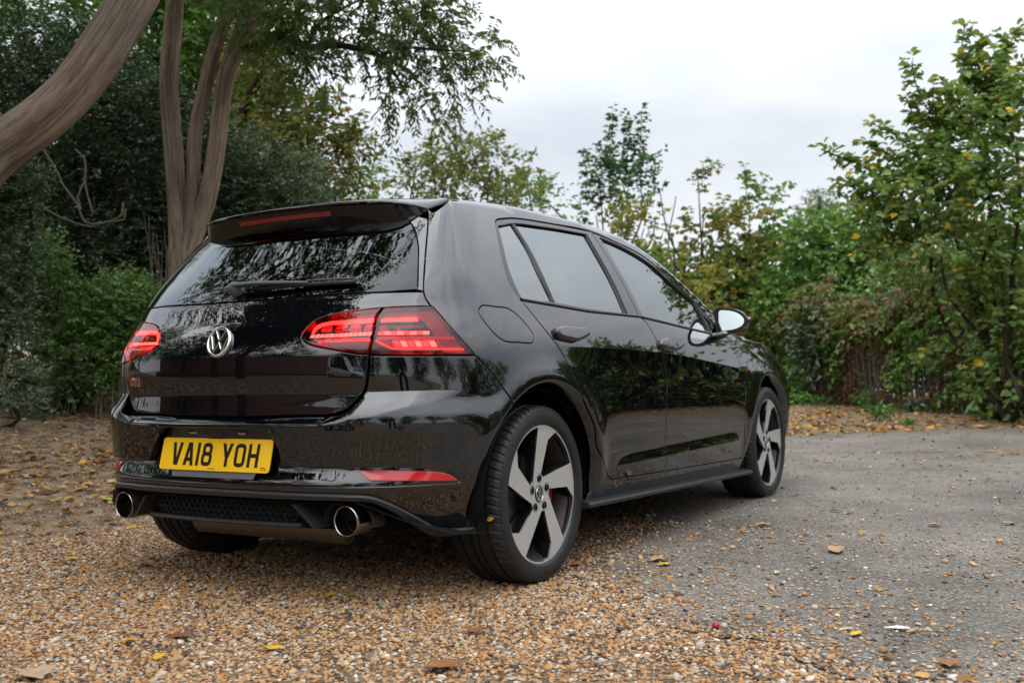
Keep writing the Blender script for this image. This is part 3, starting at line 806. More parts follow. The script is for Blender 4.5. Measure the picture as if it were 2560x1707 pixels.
for ch, adv in (('G', .031), ('T', .028), ('I', .024)):
    pol, sw = gti_glyph(ch)
    for w2, d0, d1, mt_ in ((sw + .0022, 0, .0030, M_CHROME), (sw - .0030, .0030, .0036, M_REDBADGE)):
        V2, F2 = strokes(pol, w2); n2 = len(V2)
        P = [gc + gx * (xo + u) + gu * (v - .014) + gn * d0 for u, v in V2] + [gc + gx * (xo + u) + gu * (v - .014) + gn * d1 for u, v in V2]
        ff = [tuple(n2 + i for i in q) for q in F2]
        for q in F2:
            for i in range(4): ff.append((q[i], q[(i + 1) % 4], n2 + q[(i + 1) % 4], n2 + q[i]))
        m_ = MB(); m_.add(P, ff); m_.build('letter', mt_, gti)
    xo += adv
# ---- roof joint: where side and roof surfaces meet
def _xint(ys):
    x = np.full(len(ys), .6)
    for _ in range(60): x = .5 * x + .5 * S_side(np.asarray(ys), T_top(x, np.asarray(ys)))
    return x
_gy = np.array([-.45, -.3, -.14, 0, .3, .6, .9, 1.2, 1.4, 1.6, 1.8, 2.0, 2.15, 2.3])
XG = pchip(_gy, _xint(_gy) - .012)
# ---- spoiler
_ey = pchip([0, .2, .35, .45, .52, .56], [-.408, -.395, -.37, -.335, -.285, -.235])
_ez = pchip([0, .2, .35, .45, .52, .56], [1.3665, 1.3660, 1.364, 1.361, 1.358, 1.356])
def spoiler():
    us = np.linspace(-1, 1, 47); xs = us; V = []; prof_n = 0
    for u_ in us:
        x = u_ * .556; X = abs(x); xf = float(XG(-.14)) - .004; ey, ez = float(_ey(X)), float(_ez(X))
        fy = -.14
        xr_ = u_ * (float(XG(-.14)) - .004); fz = P_xy(np.array([[xr_, fy]]))[0, 2]
        gz = 1.288 - .05 * X * X
        # where the rear glass stands at this height
        gy = -float(R_rear(np.array(X), np.array(gz), 'body')) + .012
        pts = [(fy + .02, fz - .014), (fy, fz)]
        for t in np.linspace(.15, 1, 8):
            yy = fy + (ey - fy) * t
            zz = hermite(t, abs(ey - fy), fz, ez, -.12, -.24 - .05)
            pts.append((yy, float(zz)))
        pts += [(ey - .0035, ez - .004), (ey - .003, ez - .009), (ey + .006, ez - .0125)]
        for t in np.linspace(.2, 1, 6):
            pts.append((ey + .006 + (gy - ey - .006) * t ** 1.3, ez - .0125 + (gz - ez + .0125) * t))
        xf = float(XG(-.14)) - .004
        w_ = float(sstep(.80, 1.0, abs(u_))); sg = 1 if u_ > 0 else -1
        A_, B_ = np.array([XG(-.14) - .002, -.14, fz]), np.array([.5455, -.228, 1.334])
        ring = []
        for q_, (a, b) in enumerate(pts):
            p_ = np.array([abs(u_) * np.interp(a, [ey, fy], [.556, xf]), a, b])
            t_ = np.clip((q_ - 1) / 8.0, 0, 1); e_ = A_ + (B_ - A_) * t_ - (np.array([0, 0, .012]) if q_ == 0 else 0)
            p_ = p_ * (1 - w_) + e_ * w_; p_[0] *= sg; ring.append(p_)
        V += ring; prof_n = len(pts)
    n = prof_n; F = [(i * n + k, i * n + k + 1, (i + 1) * n + k + 1, (i + 1) * n + k) for i in range(len(xs) - 1) for k in range(n - 1)]
    F += [tuple(range(n)), tuple((len(xs) - 1) * n + k for k in range(n))[::-1]]
    m_ = MB(); m_.add(V, F); m_.M = [1 if (q < (len(xs) - 1) * (n - 1) and q % (n - 1) >= 12) else 0 for q in range(len(F))]
    o = m_.build('roof_spoiler', [M_PAINT, M_GLOSS], car, True); o.data.set_sharp_from_angle(angle=math.radians(38))
    # high-level brake lamp on the underside
    V = []; xs2 = np.linspace(-.225, .225, 19)
    for x in xs2:
        X = abs(x); ey, ez = float(_ey(X)), float(_ez(X)); gz = 1.288 - .05 * X * X
        gy = -float(R_rear(np.array(X), np.array(gz), 'body')) + .012
        for t, o_ in ((.22, 0), (.22, .004), (.42, .004), (.42, 0)):
            y_ = ey + .006 + (gy - ey - .006) * t ** 1.3; z_ = ez - .0125 + (gz - ez + .0125) * t
            V.append((x, y_ - o_ * .75, z_ - o_ * .6))
    n = 4; F = [(i * n + k, i * n + k + 1, (i + 1) * n + k + 1, (i + 1) * n + k) for i in range(len(xs2) - 1) for k in range(3)]
    F += [(0, 1, 2, 3), tuple(len(V) - 4 + k for k in (3, 2, 1, 0))]
    m_ = MB(); m_.add(V, F); m_.build('brake_lamp', mat('unlit_brake_lamp', (.22, .006, .008), .15, coat=.8), o)
spoiler()
# ---- rear wiper
def wiper():
    e = empty('rear_wiper', (0, 0, 0), car); M_SATIN = mat('wiper_grey', (.075, .08, .088), .32, 0, .5)
    def G(x, z, o):
        X = np.array(abs(x)); y = -float(R_rear(X, np.array(z), 'body')); p = np.array([x, y, z]); return p + n_body(p[None])[0] * o
    p0 = [G(x, 1.052 + .012 * (x + .02), .030 - .016 * max(0, (x - .1) / .2)) for x in np.linspace(-.02, .29, 10)]
    m_ = MB(); m_.tube(p0, np.linspace(.017, .0105, 10), 10, squash=(1.0, .6)); m_.build('arm', M_SATIN, e, True, 50)
    m_ = MB(); m_.tube([G(-.02, 1.050, -.002), G(-.02, 1.050, .03), G(-.02, 1.050, .040)], [.024, .023, .014], 16); m_.build('pivot_cap', M_SATIN, e, True, 40)
    p1 = [G(x, 1.048 + .010 * x, .012) for x in np.linspace(.06, .46, 10)]
    m_ = MB(); m_.tube(p1, .0055, 6, squash=(1, 1.5)); m_.build('blade', M_SEAL, e, True)
    p1 = [G(x, 1.060 + .008 * x, .016) for x in np.linspace(.285, .455, 6)]
    m_ = MB(); m_.tube(p1, .005, 6, squash=(1.3, .7)); m_.build('blade_carrier', M_SATIN, e, True)
wiper()

# ---- side: quarter panel with roof rail and sill
_xg = XG
def gutter(ys):
    q = np.stack([_xg(ys), np.asarray(ys, float)], 1); return sz_of(P_xy(q))
SPILL = [(1310.6, 759.6), (1360, 821), (1409, 889), (1450.5, 979), (1485, 1063), (1497.4, 1128.9), (1515.8, 1174.8), (1529.5, 1197.8)]
RD_REAR = pz(*SPILL[:-1])
RD_CORNER = pz((1515.8, 1174.8), (1521, 1190), (1531, 1198))
DOOR_BOT = pz((1531, 1198), (1662.7, 1177.1), (1760, 1161), (1857, 1144))
DLO_BACK = pz((1304, 751), (1300.8, 747.7), (1278, 715.1), (1265, 682.6), (1249.9, 617.6), (1240, 565))
DLO_CORNER = pz((1240, 565), (1239, 552), (1248, 547))
DLO_TOP = pz((1248, 547), (1284.6, 545), (1380, 559), (1475.4, 577.5), (1540, 605), (1608.4, 640.2), (1680, 701), (1738.5, 755), (1785, 809))
BELT = pz((1304, 751), (1380, 764), (1460.2, 778), (1530, 786), (1600.5, 793.5))
BELTF = pz((1600.5, 793.5), (1690, 815), (1776.5, 835.4))
B_SHUT = pz((1600.5, 793.5), (1615, 805.5), (1645.7, 859), (1656, 884.6), (1666, 938), (1667.4, 1009.6), (1662.3, 1106.5), (1660.5, 1177.2))
FD_FRONT = pz((1819, 845), (1852.3, 912.7), (1862.6, 953.5), (1861.3, 1047.9), (1857, 1144))
q_arch = arc_sz(0, RA, TH0, -6, 40)
sill_back = np.array([[L2 + (.375 - SY0), .275], [L2 + (.36 - SY0), .236]])
sill_bot = np.array([[L2 + (.36 - SY0), .236], [L2 + (1.2 - SY0), .212], [L2 + (2.24 - SY0), .178]])
sill_front = np.array([[L2 + (2.24 - SY0), .178], [L2 + (2.255 - SY0), .285]])
apil = DLO_TOP[-1]
g_y = np.array([2.22, 2.1, 2.0, 1.87, 1.75, 1.62, 1.5, 1.35, 1.2, 1.0, .8, .6, .4, .2, 0.0, -.14, -.235])
GUT = gutter(g_y)
FUEL = [pz((1196.7, 775), (1204.3, 764.6), (1240, 767), (1271.5, 772), (1295.4, 788.9), (1330, 830), (1337, 845), (1332.3, 856), (1300, 856), (1258.5, 850.7), (1232, 829), (1200, 786.7), (1196.7, 775))]
lamp_edge = pz((1077.5, 764.5), (1082.6, 767.1), (1135, 827), (1187.7, 887.4))
qs = [SHUT_UP[::-1], lamp_edge, bump_shut, q_arch, sill_back, sill_bot, sill_front, DOOR_BOT[::-1], RD_CORNER[::-1], RD_REAR[::-1], DLO_BACK, DLO_CORNER, DLO_TOP, GUT]
quarter = panel('quarter_panel', qs, M_PAINT, car, sides=2, holes=[FUEL], h=.03, gap=.004, depth=.014, dense=ARCH_ROWS(0, RA, TH0 - 1, -5))
panel('fuel_flap', FUEL, M_PAINT, car, h=.03, gap=.0035, depth=.012)
# ---- doors
feat_t = lambda y0, y1: np.array([[L2 + (y - SY0), float(_zt(y))] for y in np.linspace(y0, y1, 12)])
feat_l = lambda y0, y1, z: np.array([[L2 + (y - SY0), z] for y in np.linspace(y0, y1, 12)])
rdoor = panel('rear_door', [BELT, B_SHUT, DOOR_BOT[:2][::-1], RD_CORNER[::-1], RD_REAR[::-1]], M_PAINT, car, sides=2, h=.028, gap=.0045, depth=.016,
              feats=[feat_t(.1, 1.1), feat_l(.4, 1.1, .362), feat_l(.4, 1.1, .418)])
fdoor = panel('front_door', [BELTF, pz((1776.5, 835.4), (1819, 845)), FD_FRONT, DOOR_BOT[1:][::-1], B_SHUT[::-1]], M_PAINT, car, sides=2, h=.028, gap=.0045, depth=.016,
              feats=[feat_t(1.0, 2.2), feat_l(1.0, 2.2, .362), feat_l(1.0, 2.2, .418)])
# ---- front wing, bonnet, nose
hood_y = np.array([2.14, 2.4, 2.8, 3.1, 3.28])
def hood_edge(ys):
    q = np.stack([np.interp(ys, [2.1, 3.0, 3.4], [.80, .76, .64]), ys], 1); return sz_of(P_xy(q))
WING_TOP = hood_edge(hood_y)
RF = .366
f_arch = arc_sz(WHEELBASE, RF, 186, -12, 44)
w_front = np.array([[f_arch[-1][0] + .03, .24], [f_arch[-1][0] + .10, .50], [WING_TOP[-1][0], WING_TOP[-1][1]]])
wing = [np.vstack([FD_FRONT[::-1][:1], FD_FRONT[::-1]]), [FD_FRONT[0], pz((1786, 812))[0], WING_TOP[0]], WING_TOP, w_front[::-1], f_arch[::-1], [f_arch[0], sill_front[1] + [.02, .0], DOOR_BOT[-1]]]
fw = panel('front_wing', wing, M_PAINT, car, sides=2, h=.03, gap=.004, depth=.014, feats=[feat_t(2.12, 2.3)], dense=ARCH_ROWS(WHEELBASE, RF, 184, -10))
nose = [[[-(L5 - .001) + 0, .24], [-(L4), .24]]]
sE = w_front[0][0]
def nose_loop():
    top = WING_TOP[-1]
    return [np.array([[top[0], top[1]], [L4, .80], [L5, .83], [2 * L5 - L4, .80], [2 * L5 - top[0], top[1]]]),
            np.array([[2 * L5 - w_front[1][0], .50], [2 * L5 - sE, .24]]), np.array([[L5, .22], [sE, .24]]), np.array([[w_front[1][0], .50]]).repeat(2, 0)]
def P_nose(q):
    s = q[:, 0]; over = s > L5; P = P_sz(np.stack([np.where(over, 2 * L5 - s, s), q[:, 1]], -1)); P[over, 0] *= -1; return P
panel('front_bumper', nose_loop(), M_PAINT, car, h=.06, gap=.004, depth=.014, fn=P_nose)
hx = np.interp(hood_y, [2.1, 3.0, 3.4], [.80, .76, .64])
hood = [np.array([[x, y] for x, y in zip(hx, hood_y)]), np.array([[.40, 3.36], [0, 3.385], [-.40, 3.36]]), np.array([[-x, y] for x, y in zip(hx, hood_y)])[::-1], np.array([[-.5, 2.30], [0, 2.34], [.5, 2.30]])]
panel('bonnet', hood, M_PAINT, car, dom='xy', h=.05, gap=.004, depth=.014)
for sx in (1, -1):
    P = P_sz(np.array([[L4 - .02, .66]]))[0]
    m_ = MB()
    q = [(L4 - .30, .70), (L4 - .02, .68), (L4 + .05, .61), (L4 - .20, .62)]
# ---- windscreen and roof
_ys = np.linspace(1.29, 2.26, 9)
ws = [np.stack([_xg(_ys) - .035, _ys], 1), np.array([[.45, 2.30], [0, 2.335], [-.45, 2.30]]), np.stack([-(_xg(_ys) - .035), _ys], 1)[::-1], np.array([[-.3, 1.265], [0, 1.255], [.3, 1.265]])]
panel('windscreen', ws, M_GLASSF, car, dom='xy', h=.07, gap=.004, depth=.004, off=-.002)
_yr = np.linspace(-.14, 1.24, 14)
rf_ = [np.stack([_xg(_yr), _yr], 1), np.array([[.3, 1.258], [0, 1.248], [-.3, 1.258]]), np.stack([-_xg(_yr), _yr], 1)[::-1], np.array([[-.3, -.14], [0, -.14], [.3, -.14]])]
panel('roof', rf_, M_PAINT, car, dom='xy', h=.06, gap=.005, depth=.02)
_ya = np.linspace(1.25, 2.2, 9)
ap = [np.stack([_xg(_ya) + .0, _ya], 1), np.stack([_xg(_ya) - .035, _ya], 1)[::-1]]
panel('windscreen_pillar', ap, M_GLOSS, car, dom='xy', sides=2, h=.03, gap=.004, depth=.03)
# ---- side windows: frame, glass, trims (photograph points on the body)
GR_Q = [pz((1253, 563.5), (1279, 559.5)), pz((1279, 559.5), (1316, 618), (1345, 680), (1379.5, 752)), pz((1379.5, 752), (1340, 748.5), (1308, 745.5)), pz((1308, 745.5), (1288, 705), (1272, 660), (1260, 610), (1248.5, 566))]
GR_R = [pz((1289, 559), (1340, 564), (1400, 573), (1462, 584)), pz((1462, 584), (1494, 637), (1528, 700), (1563, 781)), pz((1563, 781), (1470, 768), (1390, 754)), pz((1390, 754), (1356, 676), (1324, 613), (1289, 559))]
GR_F = [pz((1504, 597), (1560, 622), (1620, 658), (1680, 711), (1733, 757)), pz((1733, 757), (1754, 795), (1771, 829)), pz((1771, 829), (1700, 812), (1610.5, 790)), pz((1610.5, 790), (1580, 729), (1544, 663), (1504, 597))]
GR_T = [pz((1742, 767), (1760, 787), (1781, 811)), pz((1779, 829), (1776, 829)), pz((1774, 826), (1742, 767))]
frame_r = [BELT + [0, .002], pz((1600.5, 793.5), (1562, 715), (1528, 655), (1480, 580)), DLO_TOP[:4][::-1], DLO_CORNER[::-1], DLO_BACK[::-1]]
frame_f = [BELTF + [0, .002], pz((1776.5, 835.4), (1785, 809)), DLO_TOP[3:][::-1], pz((1480, 580), (1528, 655), (1562, 715), (1600.5, 793.5))]
panel('window_frame', frame_r, M_GLOSS, car, sides=2, holes=[GR_Q, GR_R], h=.03, gap=.005, bevel=.002, depth=.012, off=-.003)
panel('window_frame', frame_f, M_GLOSS, car, sides=2, holes=[GR_F, GR_T], h=.03, gap=.005, bevel=.002, depth=.012, off=-.003)
panel('quarter_window', GR_Q, M_GLASS, car, sides=2, h=.04, gap=-.004, bevel=.0008, depth=.003, off=-.008)
panel('rear_door_window', GR_R, M_GLASS, car, sides=2, h=.04, gap=-.004, bevel=.0008, depth=.003, off=-.009)
panel('front_door_window', GR_F, M_GLASSF, car, sides=2, h=.04, gap=-.004, bevel=.0008, depth=.003, off=-.009)
panel('front_corner_window', GR_T, M_GLASSF, car, sides=2, h=.04, gap=-.004, bevel=.0008, depth=.003, off=-.009)
def strip(name, sz, r, mt, off, squash=(1, 1), sides=2, n=8, parent=car):
    P = line3(crom(sz, .03), off)
    for sx in ((1, -1) if sides == 2 else (1,)):
        m_ = MB(); m_.tube(P * [sx, 1, 1], r, n, squash=squash); m_.build(name, mt, parent, True, 60)
strip('belt_moulding', BELT + [0, .004], .0075, M_SATIN, .000, (1, .8))
strip('belt_moulding', BELTF + [0, .004], .0075, M_SATIN, .000, (1, .8))
strip('window_divider', pz((1283.8, 559), (1320, 616), (1351, 678), (1385, 753)), .010, M_SATIN, -.006, (1.0, .7))
strip('window_seal', pz((1466, 585), (1498, 640), (1533, 704), (1567.5, 782)), .0065, M_SEAL, -.004)
strip('window_seal', pz((1251, 563.5), (1286, 557.8), (1340, 564), (1400, 573), (1465, 585)), .004, M_SEAL, -.003)
strip('window_seal', pz((1502, 594.5), (1560, 620), (1620, 656), (1680, 709), (1735, 755)), .004, M_SEAL, -.002)
strip('window_divider', pz((1738, 757), (1756, 791), (1775, 830)), .008, M_SATIN, -.004)
# ---- door handles
def handle(px, host):
    V, F, Nv = panel_data([pz(*px)], h=.018, step=.008, gap=0, bevel=.011, depth=.012, off=.022)
    for i, sx in enumerate((1, -1)):
        mesh_obj('door_handle', V * [sx, 1, 1], F if sx > 0 else [f[::-1] for f in F], M_PAINT, host[i], normals=Nv * [sx, 1, 1])
def s1(*uv): return [(1200 + u / 4.612, 520 + v / 4.612) for u, v in uv]
handle(s1((850, 1395), (930, 1372), (1080, 1385), (1195, 1405), (1232, 1465), (1200, 1505), (1150, 1528), (1090, 1548), (1010, 1535), (890, 1495), (862, 1440), (850, 1395)), rdoor)
def s2(*uv): return [(1500 + u / 4.612, 560 + v / 4.612) for u, v in uv]
handle(s2((680, 1340), (730, 1322), (820, 1330), (905, 1355), (938, 1405), (915, 1440), (850, 1475), (790, 1470), (705, 1430), (685, 1380), (680, 1340)), fdoor)
# ---- wing badge
wb = hit_body([(1859, 921.5)])[0]
for sx in (1, -1):
    m_ = MB(); m_.box(wb * [sx, 1, 1] + np.array([sx * .002, -.006, 0]), (.006, .12, .026)); m_.build('wing_badge', M_CHROME, fw[0 if sx > 0 else 1])
    m_ = MB(); m_.box(wb * [sx, 1, 1] + np.array([sx * .0035, .035, 0]), (.0062, .045, .020)); m_.build('wing_badge_enamel', M_REDBADGE, fw[0 if sx > 0 else 1])
# ---- door mirrors
def mirror():
    ydep = 1.965
    def at_y(px): d = pray(*px); t = (ydep - CAM_POS[1]) / d[1]; return CAM_POS + t * d
    g = np.array([at_y(p) for p in s2((1372, 1020), (1380, 1000), (1440, 995), (1540, 1010), (1610, 1040), (1655, 1085), (1665, 1125), (1645, 1165), (1600, 1195), (1530, 1217), (1400, 1233), (1385, 1225), (1376, 1130))])
    o = np.array([at_y(p) for p in s2((1320, 1030), (1335, 985), (1400, 967), (1480, 970), (1570, 985), (1650, 1025), (1700, 1085), (1712, 1125), (1690, 1170), (1640, 1215), (1560, 1250), (1390, 1278), (1350, 1240), (1330, 1130))])
    c = o.mean(0)
    for sx in (1, -1):
        e = empty('door_mirror', (0, 0, 0), car)
        O = crom(np.vstack([o, o[:1]]), .012)[:-1]; n = len(O)
        rings = []
        for dy, sc, dx in ((-.004, .965, 0), (-.008, .985, 0), (0, 1.0, 0), (.02, 1.01, 0), (.05, .99, -.004), (.08, .92, -.010), (.105, .78, -.018), (.122, .55, -.026), (.128, .25, -.03)):
            rings.append(c + (O - c) * [sc, 1, sc] + [dx, dy, 0])
        V = np.concatenate(rings); F = [(k * n + i, k * n + (i + 1) % n, (k + 1) * n + (i + 1) % n, (k + 1) * n + i) for k in range(len(rings) - 1) for i in range(n)] + [tuple((len(rings) - 1) * n + i for i in range(n))]
        m_ = MB(); m_.add(V * [sx, 1, 1], F); m_.build('shell', M_PAINT, e, True)
        Gg = crom(np.vstack([g, g[:1]]), .012)[:-1]; n2 = len(Gg); gc_ = Gg.mean(0)
        bez = np.concatenate([c + (O - c) * [.965, 1, .965] + [0, -.004, 0]]); 
        m_ = MB(); m_.add((bez + [0, .003, 0]) * [sx, 1, 1], [tuple(range(n))]); m_.build('bezel', M_SATIN, e)
        # glass turned a little towards the driver
        tl = .10
        gv = Gg.copy(); gv[:, 1] += -.007 + .085 * (gv[:, 2] - gc_[2]) + .03 * (gv[:, 0] - gc_[0])
        m_ = MB(); m_.add(gv * [sx, 1, 1], [tuple(range(n2))]); m_.build('glass', M_MIRROR, e)
        base = hit_body([(1779, 838)])[0]
        low = o[np.argmin(o[:, 2])]
        P = [base + [-.03, .03, -.01], base + [.03, .035, -.004], c + [-.075, .05, -.075], c + [-.03, .05, -.05]]
        m_ = MB(); m_.tube(crom(np.array(P), .02) * [sx, 1, 1], np.linspace(.030, .020, len(crom(np.array(P), .02))), 12, squash=(1.5, .7)); m_.build('arm', M_GLOSS, e, True)
        ind = [at_y(p) for p in s2((1690, 1085), (1712, 1110), (1714, 1140), (1695, 1140))]
        m_ = MB(); m_.tube([np.array([o[:, 0].max() - .008, ydep + .02, c[2] + .004]) * [sx, 1, 1], np.array([o[:, 0].max() - .010, ydep + .05, c[2] + .004]) * [sx, 1, 1]], .007, 8); m_.build('indicator', M_PALE, e, True)
mirror()
# ---- roof aerial
m_ = MB()
_az = P_xy(np.array([[0, -.07]]))[0, 2]
pr = [(-.060, .0), (-.062, .010), (-.058, .040), (-.050, .044), (-.035, .032), (.0, .010), (.02, .0)]
V = []
for y, z in pr:
    w = .010 * (1 - .7 * z / .045)
    V += [(-w, -.03 + y, _az - .008 + z), (w, -.03 + y, _az - .008 + z)]
n = len(pr); F = [(2 * i, 2 * i + 2, 2 * i + 3, 2 * i + 1) for i in range(n - 1)] + [tuple(2 * i for i in range(n))[::-1], tuple(2 * i + 1 for i in range(n))]
m_.add(V, F); m_.build('roof_aerial', M_PAINT, car, True, 50)
# ---- sill blades
for sx in (1, -1):
    V = []; ys = np.linspace(.285, 2.255, 24)
    for y in ys:
        zt_ = np.interp(y, [.285, 2.25], [.246, .187]); xo = float(_xt(y)) + .006
        ins = .0
        for dx, dz in ((-.12, .004), (-.02, .006), (.004, .001), (.008, -.006), (.004, -.018), (-.02, -.022), (-.12, -.022)): V.append((sx * (xo + dx), y, zt_ + dz))
    n = 7; F = [(i * n + k, i * n + (k + 1) % n, (i + 1) * n + (k + 1) % n, (i + 1) * n + k) for i in range(len(ys) - 1) for k in range(n)] + [tuple(range(n)), tuple((len(ys) - 1) * n + k for k in range(n))]
    m_ = MB(); m_.add(V, F); m_.build('sill_blade', M_SATIN, car, True, 30)
# ---- diffuser, exhaust and underside
def diffuser():
    e = empty('rear_diffuser', (0, 0, 0), car)
    # backing
    m_ = MB()
    V = []; xs = np.linspace(-.62, .62, 25)
    for x in xs:
        yb = -.70 + .20 * x * x
        for y, z in ((yb - .03, .345), (yb + .015, .330), (yb + .02, .285), (yb + .06, .262), (yb + .30, .215)): V.append((x, y, z))
    F = [(i * 5 + k, i * 5 + k + 1, (i + 1) * 5 + k + 1, (i + 1) * 5 + k) for i in range(len(xs) - 1) for k in range(4)]
    m_.add(V, F); m_.build('diffuser_panel', M_DARK, e, True)
    # honeycomb: thin raised hexagon rims
    m_ = MB(); a = .0155
    row = 0
    for iz in range(4):
        z = .325 - iz * a * 1.18
        for ix in range(-12, 13):
            x = ix * a * 1.82 + (a * .91 if iz % 2 else 0)
            if abs(x) > .345 - iz * .012: continue
            y = -.70 + .20 * x * x + .012 - (iz * .0015)
            t = np.arange(6) * PI / 3 + PI / 6
            V = []
            for r_, d_2 in ((a * .98, 0), (a * .90, -.012), (a * .78, -.012), (a * .72, 0)):
                V += [(x + r_ * math.cos(q) * 1.02, y + d_2, z + r_ * .72 * math.sin(q)) for q in t]
            m_.add(V, [(k * 6 + i, k * 6 + (i + 1) % 6, (k + 1) * 6 + (i + 1) % 6, (k + 1) * 6 + i) for k in range(3) for i in range(6)])
    o = m_.build('honeycomb_grille', M_SATIN, e); o['kind'] = 'stuff'
    # lower lip and side fins
    P = [(x, -.725 + .20 * x * x, .267 + .0) for x in np.linspace(-.36, .36, 16)]
    m_ = MB(); m_.tube(P, .011, 8, squash=(1.3, .8)); m_.build('lower_lip', M_SATIN, e, True, 60)
    for sx in (1, -1):
        V = np.array([(.345, -.735, .338), (.352, -.735, .338), (.43, -.715, .263), (.418, -.715, .262), (.345, -.66, .338), (.352, -.66, .338), (.43, -.62, .258), (.418, -.62, .257)])
        m_ = MB(); m_.add(V * [sx, 1, 1], [(0, 1, 2, 3), (4, 7, 6, 5), (1, 5, 6, 2), (0, 3, 7, 4), (3, 2, 6, 7), (0, 4, 5, 1)]); m_.build('diffuser_fin', M_SATIN, e)
        # shroud over each tail pipe
        V = []; t = np.linspace(-.35, PI + .1, 16)
        for yy, R_ in ((-.70, .066), (-.66, .070), (-.52, .070)):
            V += [(sx * (.5265 + R_ * 1.15 * math.cos(q)), yy + .05 * max(0, math.cos(q)), .289 + R_ * math.sin(q)) for q in t]
        m_ = MB(); m_.add(V, [(k * 16 + i, k * 16 + i + 1, (k + 1) * 16 + i + 1, (k + 1) * 16 + i) for k in range(2) for i in range(15)]); m_.build('pipe_shroud', M_SATIN, e, True)
        # dark bumper underside from blade to arch
        V = [(sx * .58, -.685, .345), (sx * .70, -.60, .285), (sx * .80, -.50, .24), (sx * .86, -.44, .235), (sx * .60, -.45, .26), (sx * .72, -.40, .235), (sx * .80, -.36, .225), (sx * .84, -.34, .225)]
        m_ = MB(); m_.add(V, [(0, 1, 5, 4), (1, 2, 6, 5), (2, 3, 7, 6)]); m_.build('bumper_underside', M_DARK, e)
diffuser()
for sx in (1, -1):
    e = empty('exhaust_pipe', (0, 0, 0), car)
    R_ = .0495; c = np.array([sx * .5265, -.684, .2877])
    prof = [(.20, R_ * .93), (.06, R_ * .98), (.012, R_), (.002, R_ * .995), (-.002, R_ * .965), (-.001, R_ * .925), (.006, R_ * .905), (.05, R_ * .89)]
    t = np.linspace(0, 2 * PI, 41)[:-1]
    def ringv(prof): return [c + [r * math.cos(q), a + (.018 * (1 - math.sin(q)) * 0), r * math.sin(q)] for a, r in prof for q in t]
    F_ = lambda m: [(k * 40 + i, k * 40 + (i + 1) % 40, (k + 1) * 40 + (i + 1) % 40, (k + 1) * 40 + i) for k in range(m - 1) for i in range(40)]
    m_ = MB(); m_.add(ringv(prof), F_(len(prof))); m_.build('tail_pipe', M_STEEL, e, True)
    pi_ = [(.05, R_ * .89), (.16, R_ * .85), (.16, 0.001)]
    m_ = MB(); m_.add(ringv(pi_), F_(3)); m_.build('pipe_bore', mat('dark_bore', (.012, .010, .009), .7), e, True)  # near-black inner wall and end of the pipe
m_ = MB()
m_.box((0, 1.2, .21), (1.30, 3.0, .03)); m_.box((0, -.25, .235), (1.0, .5, .04)); m_.build('underbody_blocker', M_DARK, car)  # flat dark boxes added under the car so light doesn't leak through
m_ = MB(); m_.tube([(-.36, -.47, .262), (.36, -.47, .262)], .048, 16, squash=(1.0, 1.9)); m_.build('silencer', mat('dull_silencer', (.22, .19, .165), .4, .8), car, True, 40)
m_ = MB(); m_.tube([(-.70, 0, .30), (-.4, 0, .27), (.4, 0, .27), (.70, 0, .30)], .04, 10); m_.build('rear_axle', M_DARK, car, True)
m_ = MB(); m_.tube([(-.74, WHEELBASE, .30), (.74, WHEELBASE, .30)], .03, 8); m_.build('front_axle', M_DARK, car, True)
# wheel housings
for yc, r_ in ((0, .395), (WHEELBASE, .385)):
    for sx in (1, -1):
        m_ = MB(); m_.lathe([(0.0, .0), (0.0, r_), (sx * .285, r_), (sx * .31, r_ - .012)], (sx * .545, yc, HUB_Z + .0), n=40, a0=math.radians(-6), a1=math.radians(186)); m_.build('wheel_housing', M_VOID, car, True, 40)
for yc, r_ in ((0, .372), (WHEELBASE, .360)):
    for sx in (1, -1):
        m_ = MB(); m_.lathe([(sx * .01, r_ - .006), (0.0, r_ + .03), (-sx * .02, r_ + .045)], (sx * .83, yc, HUB_Z), n=40, a0=math.radians(-8), a1=math.radians(148 if yc == 0 else 188)); m_.build('arch_leak_ring', M_VOID, car, True, 40)  # hidden black ring added to stop daylight leaking past the housing
        if yc == 0: m_ = MB(); m_.lathe([(0, r_ + .02), (-sx * .02, r_ + .22)], (sx * .832, yc, HUB_Z), n=30, a0=math.radians(-8), a1=math.radians(80)); m_.build('arch_leak_ring', M_VOID, car, True, 40)  # wider hidden ring added to block the leak ahead of the rear wheel
